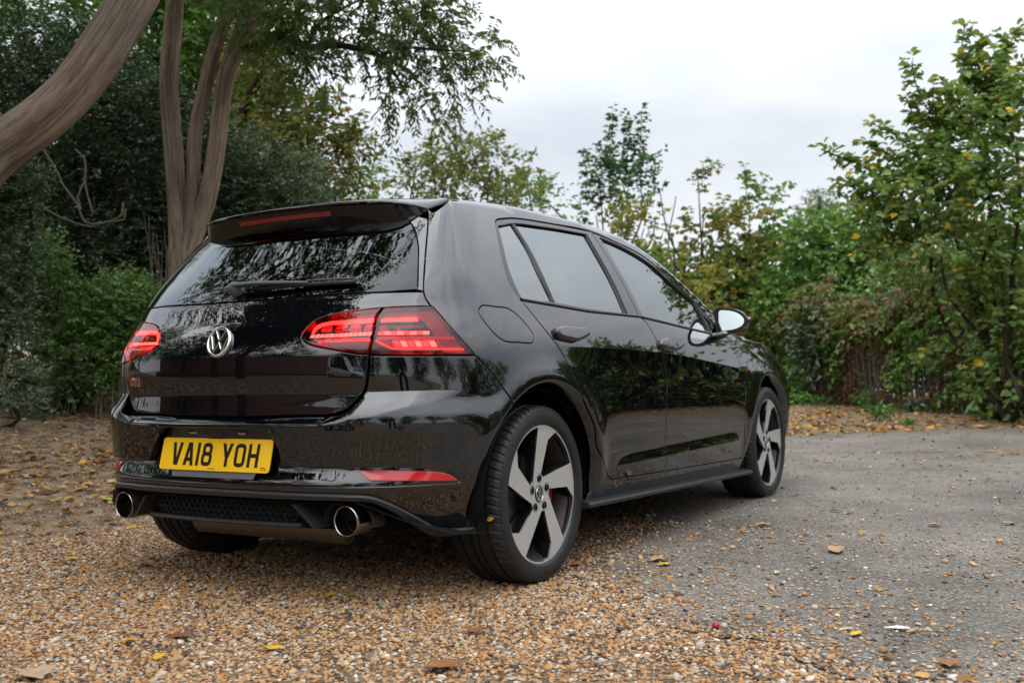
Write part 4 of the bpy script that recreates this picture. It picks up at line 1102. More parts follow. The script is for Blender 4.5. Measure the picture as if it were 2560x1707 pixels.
# added black inner shell that makes the panel joints look shaded
def shell():
    ss = np.arange(-L4, L4 + .001, .05); zs = np.array([.25, .33, .42, .5, .6, .7, .8, .88, .94])
    q = np.stack(np.meshgrid(ss, zs), -1); P = P_sz(q); P2 = P - n_body(P) * .020
    n = len(ss); F = []
    for j in range(len(zs) - 1):
        for i in range(n - 1):
            c = (P[j, i] + P[j + 1, i + 1]) / 2
            if min(math.hypot(c[1], c[2] - HUB_Z), math.hypot(c[1] - WHEELBASE, c[2] - HUB_Z)) < .40 and abs(c[0]) > .5: continue
            F.append((j * n + i, j * n + i + 1, (j + 1) * n + i + 1, (j + 1) * n + i))
    m_ = MB(); m_.add(P2.reshape(-1, 3), F); m_.build('inner_shell', M_VOID, car)
    # pillars behind the rear side window and roof lining
    xs = np.linspace(-.5, .5, 11); ys = np.linspace(-.22, 1.3, 12)
    q = np.stack(np.meshgrid(xs, ys), -1); P = P_xy(q) - [0, 0, .035]; n = len(xs)
    m_ = MB(); m_.add(P.reshape(-1, 3), [(j * n + i, j * n + i + 1, (j + 1) * n + i + 1, (j + 1) * n + i) for j in range(len(ys) - 1) for i in range(n - 1)]); m_.build('roof_lining', M_HEAD, car, True)
    pil = [pz((1062, 725), (1068, 620), (1072, 560)), pz((1120, 525), (1200, 535), (1232, 560)), pz((1245, 630), (1262, 690), (1290, 740)), pz((1200, 745), (1062, 728))]
    V, F, Nv = panel_data(pil, h=.05, gap=0, bevel=.001, depth=.002, off=-.045)
    for sx in (1, -1): mesh_obj('pillar_trim', V * [sx, 1, 1], F if sx > 0 else [f[::-1] for f in F], M_DARK, car, normals=Nv * [sx, 1, 1])
shell()
# ---- cabin
def rbox(name, c, d, r, mt, parent, rot=(0, 0, 0)):
    bm = bmesh.new(); bmesh.ops.create_cube(bm, size=1.0)
    for v in bm.verts: v.co = Vector((v.co.x * d[0], v.co.y * d[1], v.co.z * d[2]))
    bmesh.ops.bevel(bm, geom=bm.edges[:], offset=r, segments=3, profile=.6, affect='EDGES')
    me = bpy.data.meshes.new(name); bm.to_mesh(me); bm.free()
    me.polygons.foreach_set('use_smooth', np.ones(len(me.polygons), bool)); me.materials.append(mt)
    o = bpy.data.objects.new(name, me); o.location = c; o.rotation_euler = rot; return link(o, parent)
for sx in (1, -1):
    s_ = empty('front_seat', (0, 0, 0), car)
    rbox('seat_base', (sx * .37, 1.35, .50), (.50, .52, .18), .06, M_SEAT, s_)
    rbox('backrest', (sx * .37, 1.02, .80), (.48, .15, .60), .06, M_SEAT, s_, (math.radians(18), 0, 0))
    rbox('headrest', (sx * .37, .89, 1.18), (.27, .10, .19), .04, M_SEAT, s_, (math.radians(12), 0, 0))
    rbox('rear_headrest', (sx * .36, .10, 1.045), (.26, .09, .13), .035, M_SEAT, car)
rbox('rear_bench', (0, .45, .50), (1.30, .50, .18), .06, M_SEAT, car)
rbox('rear_backrest', (0, .14, .78), (1.28, .16, .46), .05, M_SEAT, car, (math.radians(14), 0, 0))
rbox('parcel_shelf', (0, -.22, .955), (1.16, .50, .02), .008, M_DARK, car)
rbox('dashboard', (0, 2.02, .86), (1.40, .45, .22), .08, M_DARK, car)
rbox('cabin_floor', (0, 1.1, .26), (1.50, 2.4, .03), .01, M_DARK, car)
m_ = MB(); t = np.linspace(0, 2 * PI, 33)
m_.tube([(.37 + .185 * math.cos(q), 1.70 + .06 * math.sin(q), .90 + .17 * math.sin(q)) for q in t], .015, 8, caps=False); m_.build('steering_wheel', M_DARK, car, True)
# ------------------------------------------------------------------ wheels
def text_mesh(txt, size, extrude=0.0):
    cu = bpy.data.curves.new('t', 'FONT'); cu.body = txt; cu.size = size; cu.extrude = extrude; cu.resolution_u = 3
    o = bpy.data.objects.new('t', cu); COL.objects.link(o)
    dg = bpy.context.evaluated_depsgraph_get(); me = bpy.data.meshes.new_from_object(o.evaluated_get(dg))
    V = np.array([v.co for v in me.vertices]); F = [tuple(p.vertices) for p in me.polygons]
    COL.objects.unlink(o); bpy.data.objects.remove(o); bpy.data.curves.remove(cu); bpy.data.meshes.remove(me)
    return V, F
def wheel_proto():
    """a right-hand wheel at the origin; x = 0 is the middle of the tyre, outer face towards +x"""
    out = {}
    def mk(name, mb, m, smooth=True, sharp=35):
        o = mb.build(name, m, None, smooth, sharp); COL.objects.unlink(o); out.setdefault(name, []).append(o); return o
    # tyre
    prof = [(-.090, .232), (-.104, .243), (-.112, .262), (-.113, .280), (-.108, .300), (-.098, .3115), (-.088, .3155),
            (-.064, .3178), (-.062, .3108), (-.053, .3108), (-.051, .3180), (-.020, .3185), (-.018, .3112), (-.009, .3112), (-.007, .3186),
            (.007, .3186), (.009, .3112), (.018, .3112), (.020, .3185), (.051, .3180), (.053, .3108), (.062, .3108), (.064, .3178),
            (.086, .3158), (.097, .3120), (.105, .3040), (.1095, .2930), (.1125, .2800), (.1122, .2660), (.1085, .2535), (.1045, .2480), (.098, .2440), (.090, .232)]
    n_a = 66 * 6; V = []; m = len(prof)
    for k in range(n_a):
        t = 2 * PI * k / n_a; g = k % 6 == 0
        for i, (ax, r) in enumerate(prof):
            tt = t; rr_ = r
            if g and (22 <= i <= 25 or 4 <= i <= 7): rr_ -= (.0045 if i in (22, 23, 24, 6, 5) else .003)
            if 22 <= i <= 25: tt += (i - 22) * .012
            V.append((ax, rr_ * math.cos(tt), rr_ * math.sin(tt)))
    # flatten the contact patch slightly
    V = np.array(V); low = V[:, 2] < -.308; V[low, 2] = -.308 - (-.308 - V[low, 2]) * .35
    F = [(k * m + i, k * m + i + 1, ((k + 1) % n_a) * m + i + 1, ((k + 1) % n_a) * m + i) for k in range(n_a) for i in range(m - 1)]
    mb = MB(); mb.add(V, F); mk('tyre', mb, M_RUBBER, True, 28)
    # sidewall rings and lettering
    for r_, x_ in ((.2985, .1085), (.2560, .1098)):
        mb = MB(); t = np.linspace(0, 2 * PI, 97); mb.tube([(x_ - .0006, r_ * math.cos(q), r_ * math.sin(q)) for q in t], .0016, 5, caps=False); mk('sidewall_rib', mb, M_RUBBER)
    def side_text(txt, size, a_mid, r_base, nm):
        TV, TF = text_mesh(txt, size); w = TV[:, 0].max()
        a = math.radians(a_mid) + (w / 2 - TV[:, 0]) / (r_base + .01); rr_ = r_base + TV[:, 1]
        xx = np.interp(rr_, [.2535, .266, .280, .293, .304], [.1085, .1122, .1125, .1095, .105]) + .0007
        mb = MB(); mb.add(np.stack([xx, rr_ * np.cos(a), rr_ * np.sin(a)], 1), TF); o = mk(nm, mb, mat('tyre_lettering', (.030, .030, .031), .6), False, None)
    side_text('HANKOOK', .030, 166, .266, 'sidewall_lettering'); side_text('HANKOOK', .030, -14, .266, 'sidewall_lettering')
    # rim face with five openings
    xf = lambda r: .0995 - .014 * (1 - np.clip(r / .24, 0, 1)) ** 1.0
    def hole(k, grow=0.0):
        base = math.radians(72 * k); P = []
        def p(a, r): return np.array([r * math.cos(math.radians(a) + base), r * math.sin(math.radians(a) + base)])
        apex1, kink, oc = p(81, .071), p(73.5, .196), p(63.5, .2365)
        arc = [p(a, .2385) for a in np.linspace(62, 24, 9)]
        ic, apex2 = p(22.5, .2365), p(64, .064)
        return [np.array([apex1, kink, oc]), np.array([oc] + arc + [ic]), np.array([ic, apex2]), np.array([apex2, apex1])]
    def lin(seg, step): return np.concatenate([crom(np.array([a, b]), step)[:-1] for a, b in zip(seg[:-1], seg[1:])] + [seg[-1:]])
    t = np.linspace(0, 2 * PI, 121)[:-1]; outer = np.stack([.2478 * np.cos(t), .2478 * np.sin(t)], 1)
    t2 = np.linspace(0, 2 * PI, 41)[:-1]; inner = np.stack([.031 * np.cos(t2), .031 * np.sin(t2)], 1)
    loops = [outer, inner] + [np.concatenate([lin(s, .012)[:-1] for s in hole(k)]) for k in range(5)]
    g = np.arange(-.24, .241, .014); G = np.stack(np.meshgrid(g, g), -1).reshape(-1, 2)
    def ins(q):
        mk_ = in_poly(q, outer)
        for l in loops[1:]: mk_ &= ~in_poly(q, l)
        return mk_
    G = G[ins(G)]
    for l in loops: G = G[seg_dist(G, l) > .006]
    pts = np.concatenate(loops + [G]); edges = []; b0 = 0; idl = []
    for l in loops: n = len(l); edges += [(b0 + i, b0 + (i + 1) % n) for i in range(n)]; idl.append(range(b0, b0 + n)); b0 += n
    vo, eo, fo, ov, _, _ = delaunay_2d_cdt([Vector(p) for p in pts], edges, [], 0, 1e-7)
    q = np.array([[v[0], v[1]] for v in vo]); F = np.array([f for f in fo]); F = F[ins(q[F].mean(1))]
    r = np.hypot(q[:, 0], q[:, 1]); V = np.stack([xf(r), q[:, 0], q[:, 1]], 1)
    # split: painted walls are another part
    mb = MB(); mb.add(V, [tuple(f) for f in F]); mk('rim_face', mb, M_MACH, True, 30)
    for k, l in enumerate(loops[2:]):
        n = len(l); c = l.mean(0); rr_ = np.hypot(l[:, 0], l[:, 1])
        d = c - l; d /= np.linalg.norm(d, axis=1)[:, None]
        rings = [(l, xf(rr_)), (l + d * .0035, xf(rr_) - .004), (l + d * .006, xf(rr_) - .030), (l + d * .004, xf(rr_) - .055)]
        Vw = np.concatenate([np.stack([x, p[:, 0], p[:, 1]], 1) for p, x in rings])
        mb = MB(); mb.add(Vw, [(j * n + i, j * n + (i + 1) % n, (j + 1) * n + (i + 1) % n, (j + 1) * n + i) for j in range(3) for i in range(n)])
        mk('spoke_pocket', mb, M_RIMD, True, 30)
    mb = MB(); mb.lathe([(.0995, .2478), (.1005, .2500), (.098, .2515), (.090, .2470), (.085, .236), (.060, .226), (.0, .205), (-.05, .205), (-.085, .226), (-.100, .240)], (0, 0, 0), n=96); mk('rim_barrel', mb, M_BRONZE, True, 40)
    mb = MB(); mb.lathe([(.03, .0), (.03, .15), (.022, .152), (.010, .152), (.002, .15), (.002, .0)], (0, 0, 0), n=64); mk('brake_disc', mb, M_DISC, True, 30)
    mb = MB(); mb.lathe([(.055, .0), (.055, .060), (.03, .078), (.028, .10)], (0, 0, 0), n=40); mk('wheel_hub', mb, M_DARK, True, 30)
    V = []
    for x_ in (.048, .0): 
        for r_ in (.105, .165): V += [(x_, r_ * math.cos(a), r_ * math.sin(a)) for a in np.radians(np.linspace(-38, 38, 9))]
    F = [(i, i + 1, 9 + i + 1, 9 + i) for i in range(8)] + [(18 + i, 27 + i, 28 + i, 19 + i) for i in range(8)] + [(9 + i, 10 + i, 28 + i, 27 + i) for i in range(8)] + [(i, 18 + i, 19 + i, i + 1) for i in range(8)] + [(0, 9, 27, 18), (8, 26, 35, 17)]
    mb = MB(); mb.add(V, F); mk('brake_caliper', mb, M_CALIPER, True, 30)
    for k in range(5):
        a = math.radians(90 + 72 * k); cy, cz = .0565 * math.cos(a), .0565 * math.sin(a)
        x0 = float(xf(.056))
        mb = MB(); mb.lathe([(x0 - .004, .0165), (x0 + .0012, .0162), (x0 + .0014, .0150), (x0 + .0004, .0140), (x0 + .0004, .0)], (0, cy, cz), n=20); mk('bolt_shade_disc', mb, M_RIMD, True, 30)  # dark disc on the flat face imitates the shaded bolt recess
        mb = MB(); mb.lathe([(x0, .0100), (x0 + .0035, .0098), (x0 + .0050, .0085), (x0 + .0050, .0052), (x0 + .0030, .0050), (x0 + .0030, 0)], (0, cy, cz), n=18); mk('wheel_bolt', mb, M_DARK, True, 30)
    mb = MB(); mb.lathe([(.070, .031), (.0885, .0308), (.0900, .0295), (.0905, .0270), (.0895, .0255), (.0893, .0)], (0, 0, 0), n=40); mk('centre_cap', mb, M_GLOSS, True, 30)
    def cap_pt(u, v, d=0.0): return np.array([.0893 + d, u, v])
    mb = MB(); t = np.linspace(0, 2 * PI, 41); mb.tube([(.0900, .0255 * math.cos(q_), .0255 * math.sin(q_)) for q_ in t], .0014, 6, caps=False); mk('cap_ring', mb, M_CHROME)
    k = .0255 / .044
    for nm, pts_ in (('cap_letter', [(-.0225, .0395), (0, .0015), (.0225, .0395)]), ('cap_letter', [(-.0405, .0205), (-.0195, -.0345), (0, -.0035), (.0195, -.0345), (.0405, .0205)])):
        V2, F2 = strokes([([(x * k, y * k) for x, y in pts_], False)], .0080 * k); mb = MB()
        c_, s_ = math.cos(.25), math.sin(.25)
        mb.add([cap_pt(u * c_ - v * s_, u * s_ + v * c_, .0012) for u, v in V2], F2); mk(nm, mb, M_CHROME, False, None)
    return out
WP = wheel_proto()
def place_wheel(y, side, rot, track):
    e = empty('wheel', (side * track, y, HUB_Z), car)
    if side < 0: e.rotation_euler = (0, 0, PI)
    for nm, obs in WP.items():
        for o in obs:
            c = o.copy(); c.parent = e; COL.objects.link(c)
            if nm != 'brake_caliper': c.rotation_euler = (rot, 0, 0)
            if nm == 'brake_caliper' : c.rotation_euler = (math.radians(-30), 0, 0)
    return e
place_wheel(0, 1, 0.0, .758); place_wheel(0, -1, .5, .758)
place_wheel(WHEELBASE, 1, math.radians(-7), .772); place_wheel(WHEELBASE, -1, 1.1, .772)
# ------------------------------------------------------------------ ground
def hgt(x, y):
    """the ground rises to a bank on the car's left"""
    u = np.clip((-np.asarray(x, float) - 1.75) / 3.9, 0, None)
    h = np.where(u < 1, .60 * u ** 1.35, .60 + .25 * (u - 1) ** .8)
    return h * (0.4 + 0.6 * sstep(-9, -2, y)) + .012 * np.sin(1.7 * np.asarray(x)) * np.sin(1.3 * np.asarray(y)) * sstep(2.2, 4, np.abs(np.asarray(x)))
def ground_at_px(x, y):
    d = pray(x, y); t = np.linspace(1.5, 60, 6000); P = CAM_POS + t[:, None] * d
    k = np.argmax(P[:, 2] < hgt(P[:, 0], P[:, 1])); return P[k]
def grid_sheet(name, xs, ys, mt, lift=0.0):
    X, Y = np.meshgrid(xs, ys); V = np.stack([X, Y, hgt(X, Y) + lift], -1).reshape(-1, 3); n = len(xs)
    i, j = np.meshgrid(np.arange(n - 1), np.arange(len(ys) - 1)); a = (j * n + i).ravel()
    F = np.stack([a, a + 1, a + n + 1, a + n], 1)
    return mesh_obj(name, V, F, mt, None, True)
def far_axis(lo, hi, fine, n_out, reach):
    a = np.arange(lo, hi + 1e-6, fine); g = np.geomspace(fine * 1.5, reach, n_out)
    return np.concatenate([lo - g[::-1], a, hi + g])
M_SOIL = mat('gravelly_soil', (.16, .11, .07), .95, 0, .2)
add_noise_color(M_SOIL, [(.055, .042, .032), (.13, .092, .060), (.20, .14, .085), (.27, .215, .15)], 9, 9, pos=[.30, .44, .56, .72], bump=.6, bscale=110)
ground = grid_sheet('ground', far_axis(-9, 5, .35, 16, 260), far_axis(-6, 22, .5, 14, 300), M_SOIL)
tag(ground, 'gravelly brown soil ground', kind='structure')
M_ASPH = mat('worn_asphalt', (.15, .14, .13), .78, 0, .35)
def _asphalt():
    n, l, b = nodes(M_ASPH)
    tc = n.new('ShaderNodeTexCoord')
    v = n.new('ShaderNodeTexVoronoi'); v.inputs['Scale'].default_value = 120; l.new(tc.outputs['Object'], v.inputs['Vector'])
    nz = n.new('ShaderNodeTexNoise'); nz.inputs['Scale'].default_value = 1.1; nz.inputs['Detail'].default_value = 9; nz.inputs['Roughness'].default_value = .72; l.new(tc.outputs['Object'], nz.inputs['Vector'])
    n2 = n.new('ShaderNodeTexNoise'); n2.inputs['Scale'].default_value = 130; n2.inputs['Detail'].default_value = 6; l.new(tc.outputs['Object'], n2.inputs['Vector'])
    cr = n.new('ShaderNodeValToRGB')
    for k, (p, c) in enumerate([(.0, (.026, .024, .022)), (.34, (.080, .073, .065)), (.60, (.150, .137, .120)), (1.0, (.40, .36, .31))]):
        e = cr.color_ramp.elements[k] if k < 2 else cr.color_ramp.elements.new(p)
        e.position = p; e.color = (*c, 1)
    ad = n.new('ShaderNodeMath'); ad.operation = 'MULTIPLY_ADD'; ad.inputs[1].default_value = .62; l.new(v.outputs['Color'], ad.inputs[0])
    ml = n.new('ShaderNodeMath'); ml.operation = 'MULTIPLY'; ml.inputs[1].default_value = .45; l.new(n2.outputs[0], ml.inputs[0]); l.new(ml.outputs[0], ad.inputs[2])
    l.new(ad.outputs[0], cr.inputs[0])
    r2 = n.new('ShaderNodeValToRGB'); r2.color_ramp.elements[0].position = .34; r2.color_ramp.elements[0].color = (.55, .53, .50, 1); r2.color_ramp.elements[1].position = .70; r2.color_ramp.elements[1].color = (1.42, 1.36, 1.26, 1)
    l.new(nz.outputs[0], r2.inputs[0])
    mx = n.new('ShaderNodeMix'); mx.data_type = 'RGBA'; mx.blend_type = 'MULTIPLY'; mx.inputs[0].default_value = 1.0
    l.new(cr.outputs[0], mx.inputs[6]); l.new(r2.outputs[0], mx.inputs[7]); l.new(mx.outputs[2], b.inputs['Base Color'])
    bp = n.new('ShaderNodeBump'); bp.inputs['Strength'].default_value = .9; bp.inputs['Distance'].default_value = .004
    l.new(v.outputs['Distance'], bp.inputs['Height']); l.new(bp.outputs[0], b.inputs['Normal'])
_asphalt()
# asphalt border: ragged, from under the car out to the right
bord = [ground_at_px(*p)[:2] for p in ((2250, 1707), (2075, 1690), (2000, 1655), (1930, 1607), (1760, 1590), (1640, 1560), (1585, 1505), (1480, 1455), (1405, 1440))]
bord = crom(np.array([[3.2, -2.6], [2.6, -1.3]] + [list(b) for b in bord] + [[.80, .35], [.55, 1.2], [.2, 2.2], [-.2, 3.4], [-.5, 5.2], [-.7, 6.8]]), .06)
rb = np.random.default_rng(3); bord = bord + rb.normal(0, .012, bord.shape)
far_e = crom(np.array([[-.7, 6.8], [-.2, 7.7], [.5, 8.4], [1.6, 9.2], [3.5, 8.6], [7, 6.5], [12, 2], [20, -8]]), .15); far_e = far_e + rb.normal(0, .04, far_e.shape)
out = np.concatenate([bord, far_e[1:], [[24, -40], [2, -40], [3.2, -8]]])
vo, eo, fo, ov, _, _ = delaunay_2d_cdt([Vector(p) for p in out], [(i, (i + 1) % len(out)) for i in range(len(out))], [], 1, 1e-6)
V = np.array([[v[0], v[1], 0] for v in vo]); V[:, 2] = hgt(V[:, 0], V[:, 1]) + .004
asph = mesh_obj('asphalt', V, [tuple(f) for f in fo], M_ASPH); tag(asph, 'worn grey asphalt car park surface', kind='structure')
ASPH_LOOP = out
def on_asphalt(P): return in_poly(P, ASPH_LOOP)
def dist_border(P): return seg_dist(P, bord, False)

# ------------------------------------------------------------------ scattering helpers
def fast_mesh(name, V, loops, fsize, mt, parent=None, smooth=True, uv=None):
    me = bpy.data.meshes.new(name); nf = len(loops) // fsize
    me.vertices.add(len(V)); me.vertices.foreach_set('co', np.asarray(V, np.float32).ravel())
    me.loops.add(len(loops)); me.loops.foreach_set('vertex_index', np.asarray(loops, np.int32))
    me.polygons.add(nf); me.polygons.foreach_set('loop_start', np.arange(0, len(loops), fsize, dtype=np.int32))
    me.polygons.foreach_set('use_smooth', np.full(nf, smooth))
    if uv is not None:
        u = me.uv_layers.new(name='UVMap'); u.data.foreach_set('uv', np.asarray(uv, np.float32)[np.asarray(loops)].ravel())
    me.update(calc_edges=True); me.materials.append(mt)
    return link(bpy.data.objects.new(name, me), parent)
def nrm(a): return a / (np.linalg.norm(a, axis=-1, keepdims=True) + 1e-9)
def leaf_arrays(P, D, U, L, W, fold=.25, six=False, curl=0.0):
    """one folded leaf per row: base P, direction D, face normal U"""
    n = len(P); D = nrm(D); S = nrm(np.cross(D, U)); N = np.cross(S, D); L = np.broadcast_to(L, (n,))[:, None]; W = np.broadcast_to(W, (n,))[:, None]
    c = curl * L
    if not six:
        V = np.stack([P, P + D * L * .45 + S * W * .5 + N * W * fold, P + D * L - N * c, P + D * L * .45 - S * W * .5 + N * W * fold], 1)
        idx = np.array([0, 1, 2, 0, 2, 3]); k = 4; fs = 3
    else:
        V = np.stack([P, P + D * L * .22 + S * W * .40 + N * W * fold * .7, P + D * L * .62 + S * W * .46 + N * (W * fold - c * .4), P + D * L - N * c,
                      P + D * L * .62 - S * W * .46 + N * (W * fold - c * .4), P + D * L * .22 - S * W * .40 + N * W * fold * .7], 1)
        idx = np.array([0, 1, 2, 3, 0, 3, 4, 5]); k = 6; fs = 4
    loops = (np.arange(n)[:, None] * k + idx).ravel()
    return V.reshape(-1, 3), loops, fs
def leaf_mat(name, cols, pos=None, rough=.45, trans=.30, spec=.35):
    """leaf colours drawn at random for each leaf, some light passing through"""
    if name in MATS: return MATS[name]
    m = mat(name, cols[0], rough, 0, spec); n, l, b = nodes(m)
    g = n.new('ShaderNodeNewGeometry'); cr = n.new('ShaderNodeValToRGB')
    while len(cr.color_ramp.elements) < len(cols): cr.color_ramp.elements.new(.5)
    for i, c in enumerate(cols):
        e = cr.color_ramp.elements[i]; e.position = pos[i] if pos else i / max(1, len(cols) - 1); e.color = (*c, 1)
    l.new(g.outputs['Random Per Island'], cr.inputs[0]); l.new(cr.outputs[0], b.inputs['Base Color'])
    if trans:
        tr = n.new('ShaderNodeBsdfTranslucent'); mx = n.new('ShaderNodeMixShader'); mx.inputs[0].default_value = trans
        br = n.new('ShaderNodeMix'); br.data_type = 'RGBA'; br.blend_type = 'MULTIPLY'; br.inputs[0].default_value = 1; br.inputs[7].default_value = (1.3, 1.25, .7, 1)
        l.new(cr.outputs[0], br.inputs[6]); l.new(br.outputs[2], tr.inputs[0])
        l.new(b.outputs[0], mx.inputs[1]); l.new(tr.outputs[0], mx.inputs[2]); l.new(mx.outputs[0], n['Material Output'].inputs[0])
    return m
_nk = np.random.default_rng(11); _nw = _nk.normal(0, 1, (14, 3)); _nw /= np.linalg.norm(_nw, axis=1)[:, None]; _np = _nk.uniform(0, 6.28, 14)
def lump(P, scale, seed=0.0):
    """smooth pseudo-noise, about -1..1"""
    r = 0
    for i in range(14): r = r + np.sin((P @ _nw[i]) * scale * (1 + .25 * (i % 5)) + _np[i] * (1 + seed))
    return r / 4.5
class Foliage:
    """gathers twigs of leaves into one crown mesh"""
    def __init__(s, seed): s.r = np.random.default_rng(seed); s.V = []; s.L = []; s.n = 0; s.fs = 3; s.st = MB()
    def twigs(s, P, D, length, k, leaf, width, droop=.15, spread=.9, six=False, fold=.25, up=.5, jit=.35, curl=.05, lvar=.3):
        r = s.r; m = len(P); D = nrm(D); length = np.broadcast_to(length, (m,))
        t = (np.arange(k) + r.uniform(0, .8, (m, k))) / k
        pos = P[:, None] + D[:, None] * (length[:, None] * t)[..., None]; pos[..., 2] -= droop * length[:, None] * t ** 2
        side = nrm(np.cross(D, [0, 0, 1.0]) + r.normal(0, .15, (m, 3))); sg = np.where(np.arange(k) % 2, 1.0, -1.0)
        ld = D[:, None] * .55 + side[:, None] * (sg * spread)[None, :, None] + r.normal(0, jit, (m, k, 3)); ld[..., 2] -= droop * 1.2
        un = np.array([0, 0, 1.0]) * up + r.normal(0, .45, (m, k, 3))
        Lf = leaf * (1 + r.uniform(-lvar, lvar, (m, k))); Wf = width / leaf * Lf * (1 + r.uniform(-.15, .15, (m, k)))
        V, lo, fs = leaf_arrays(pos.reshape(-1, 3), ld.reshape(-1, 3), un.reshape(-1, 3), Lf.ravel(), Wf.ravel(), fold, six, curl)
        s.V.append(V); s.L.append(lo + s.n); s.n += len(V); s.fs = fs; s.ends = (P, pos[:, -1])
        return s
    def build(s, name, mt, parent): return fast_mesh(name, np.concatenate(s.V), np.concatenate(s.L), s.fs, mt, parent, False)
def blob_points(r, c, rad, n, shell=(.55, 1.0), gap=.0, gs=2.0, seed=0.0):
    """points and outward directions through the outer part of an ellipsoid, thinned by noise into clumps"""
    d = nrm(r.normal(0, 1, (n, 3))); q = r.uniform(shell[0] ** 3, shell[1] ** 3, n) ** (1 / 3)
    rad = np.asarray(rad, float); lm = 1 + .22 * lump(d * 1.0, 2.6, seed)
    P = np.asarray(c, float) + d * rad * (q * lm)[:, None]
    if gap > -1: keep = lump(P, gs, seed) > gap; P, d, q = P[keep], d[keep], q[keep]
    return P, nrm(d / rad)
def trunk_mesh(paths, name, mt, parent, n=18, ridge=.06, seed=1):
    """paths: list of (points, radii); one mesh with length-wise UVs"""
    r = np.random.default_rng(seed); V = []; L = []; UV = []; b0 = 0
    for pts, rad in paths:
        C = crom(np.asarray(pts, float), max(.08, np.linalg.norm(np.asarray(pts[0]) - np.asarray(pts[-1])) / 40)); m = len(C)
        d = np.concatenate([[0], np.cumsum(np.linalg.norm(np.diff(C, axis=0), axis=1))])
        do = np.concatenate([[0], np.cumsum(np.linalg.norm(np.diff(np.asarray(pts, float), axis=0), axis=1))]); R = np.interp(d / d[-1], do / do[-1], rad)
        T = nrm(np.gradient(C, axis=0)); a = np.cross(T[0], [0.3, 1, .2]); ph = r.uniform(0, 6, 4); nn = n if max(rad) > .03 else 6
        th = np.linspace(0, 2 * PI, nn + 1)
        for i in range(m):
            a = a - T[i] * (a @ T[i]); a /= np.linalg.norm(a); b = np.cross(T[i], a)
            mod = 1 + (ridge * (np.sin(7 * th + ph[3] + .9 * math.sin(d[i] * 1.7)) * .30 + np.sin(11 * th - ph[1] + 1.1 * math.sin(d[i] * 2.3 + 1)) * .28 + np.sin(17 * th + ph[2] + 1.2 * math.sin(d[i] * 3.1 + 2)) * .22 + np.sin(3 * th + ph[0] + d[i] * .9) * .6 + np.sin(5 * th + ph[1] - d[i] * 1.3) * .5 + np.sin(2 * th + ph[2] + d[i] * 2.1) * .5) if nn > 6 else 0)
            mod = mod * np.ones(nn + 1); mod[-1] = mod[0]
            V.append(C[i] + (R[i] * mod)[:, None] * (np.cos(th)[:, None] * a + np.sin(th)[:, None] * b)); UV.append(np.stack([th / (2 * PI) * max(1, round(R[0] * 2 * PI / .5, 1)), np.full(nn + 1, d[i])], 1))
        k = nn + 1; i, j = np.meshgrid(np.arange(m - 1), np.arange(nn), indexing='ij'); q = (b0 + i * k + j).ravel()
        L.append(np.stack([q, q + 1, q + k + 1, q + k], 1).ravel()); b0 += m * k
    return fast_mesh(name, np.concatenate(V), np.concatenate(L), 4, mt, parent, True, np.concatenate(UV))
def bark_mat(name, dark, mid, light, sc=1.0):
    m = mat(name, mid, .9, 0, .2); n, l, b = nodes(m)
    uv = n.new('ShaderNodeUVMap'); mp = n.new('ShaderNodeMapping'); mp.inputs['Scale'].default_value = (6 * sc, .9 * sc, 1); l.new(uv.outputs[0], mp.inputs[0])
    nz = n.new('ShaderNodeTexNoise'); nz.inputs['Scale'].default_value = 2.2; nz.inputs['Detail'].default_value = 8; nz.inputs['Roughness'].default_value = .68; nz.inputs['Distortion'].default_value = .6; l.new(mp.outputs[0], nz.inputs['Vector'])
    nf = n.new('ShaderNodeTexNoise'); nf.inputs['Scale'].default_value = 9; nf.inputs['Detail'].default_value = 8; nf.inputs['Roughness'].default_value = .75; l.new(mp.outputs[0], nf.inputs['Vector'])
    mm = n.new('ShaderNodeMix'); mm.inputs[0].default_value = .42; l.new(nz.outputs[0], mm.inputs[2]); l.new(nf.outputs[0], mm.inputs[3])
    cr = n.new('ShaderNodeValToRGB'); cr.color_ramp.elements.new(.5)
    for e, p, c in zip(cr.color_ramp.elements, (.36, .48, .66), (dark, mid, light)): e.position = p; e.color = (*c, 1)
    l.new(mm.outputs[0], cr.inputs[0])
    tc = n.new('ShaderNodeTexCoord'); n2 = n.new('ShaderNodeTexNoise'); n2.inputs['Scale'].default_value = 1.4; n2.inputs['Detail'].default_value = 4; l.new(tc.outputs['Object'], n2.inputs['Vector'])
    mx = n.new('ShaderNodeMix'); mx.data_type = 'RGBA'; mx.blend_type = 'MULTIPLY'; mx.inputs[0].default_value = .8
    c2 = n.new('ShaderNodeValToRGB'); c2.color_ramp.elements[0].position = .35; c2.color_ramp.elements[0].color = (.55, .56, .50, 1); c2.color_ramp.elements[1].position = .65; c2.color_ramp.elements[1].color = (1.15, 1.1, 1.05, 1)
    l.new(n2.outputs[0], c2.inputs[0]); l.new(cr.outputs[0], mx.inputs[6]); l.new(c2.outputs[0], mx.inputs[7]); l.new(mx.outputs[2], b.inputs['Base Color'])
    bp = n.new('ShaderNodeBump'); bp.inputs['Strength'].default_value = 1.0; bp.inputs['Distance'].default_value = .05; l.new(mm.outputs[0], bp.inputs['Height']); l.new(bp.outputs[0], b.inputs['Normal'])
    return m
M_BARK = bark_mat('fissured_grey_brown_bark', (.065, .050, .040), (.31, .235, .185), (.56, .46, .375))
M_BARKD = bark_mat('dark_bark', (.018, .014, .011), (.060, .046, .036), (.13, .10, .08))
LM_EVER = leaf_mat('dark_evergreen_leaf', [(0.019, 0.043, 0.017), (0.036, 0.074, 0.029), (0.060, 0.106, 0.043), (0.156, 0.216, 0.144)], [0, .45, .85, 1], .32, .12, .5)
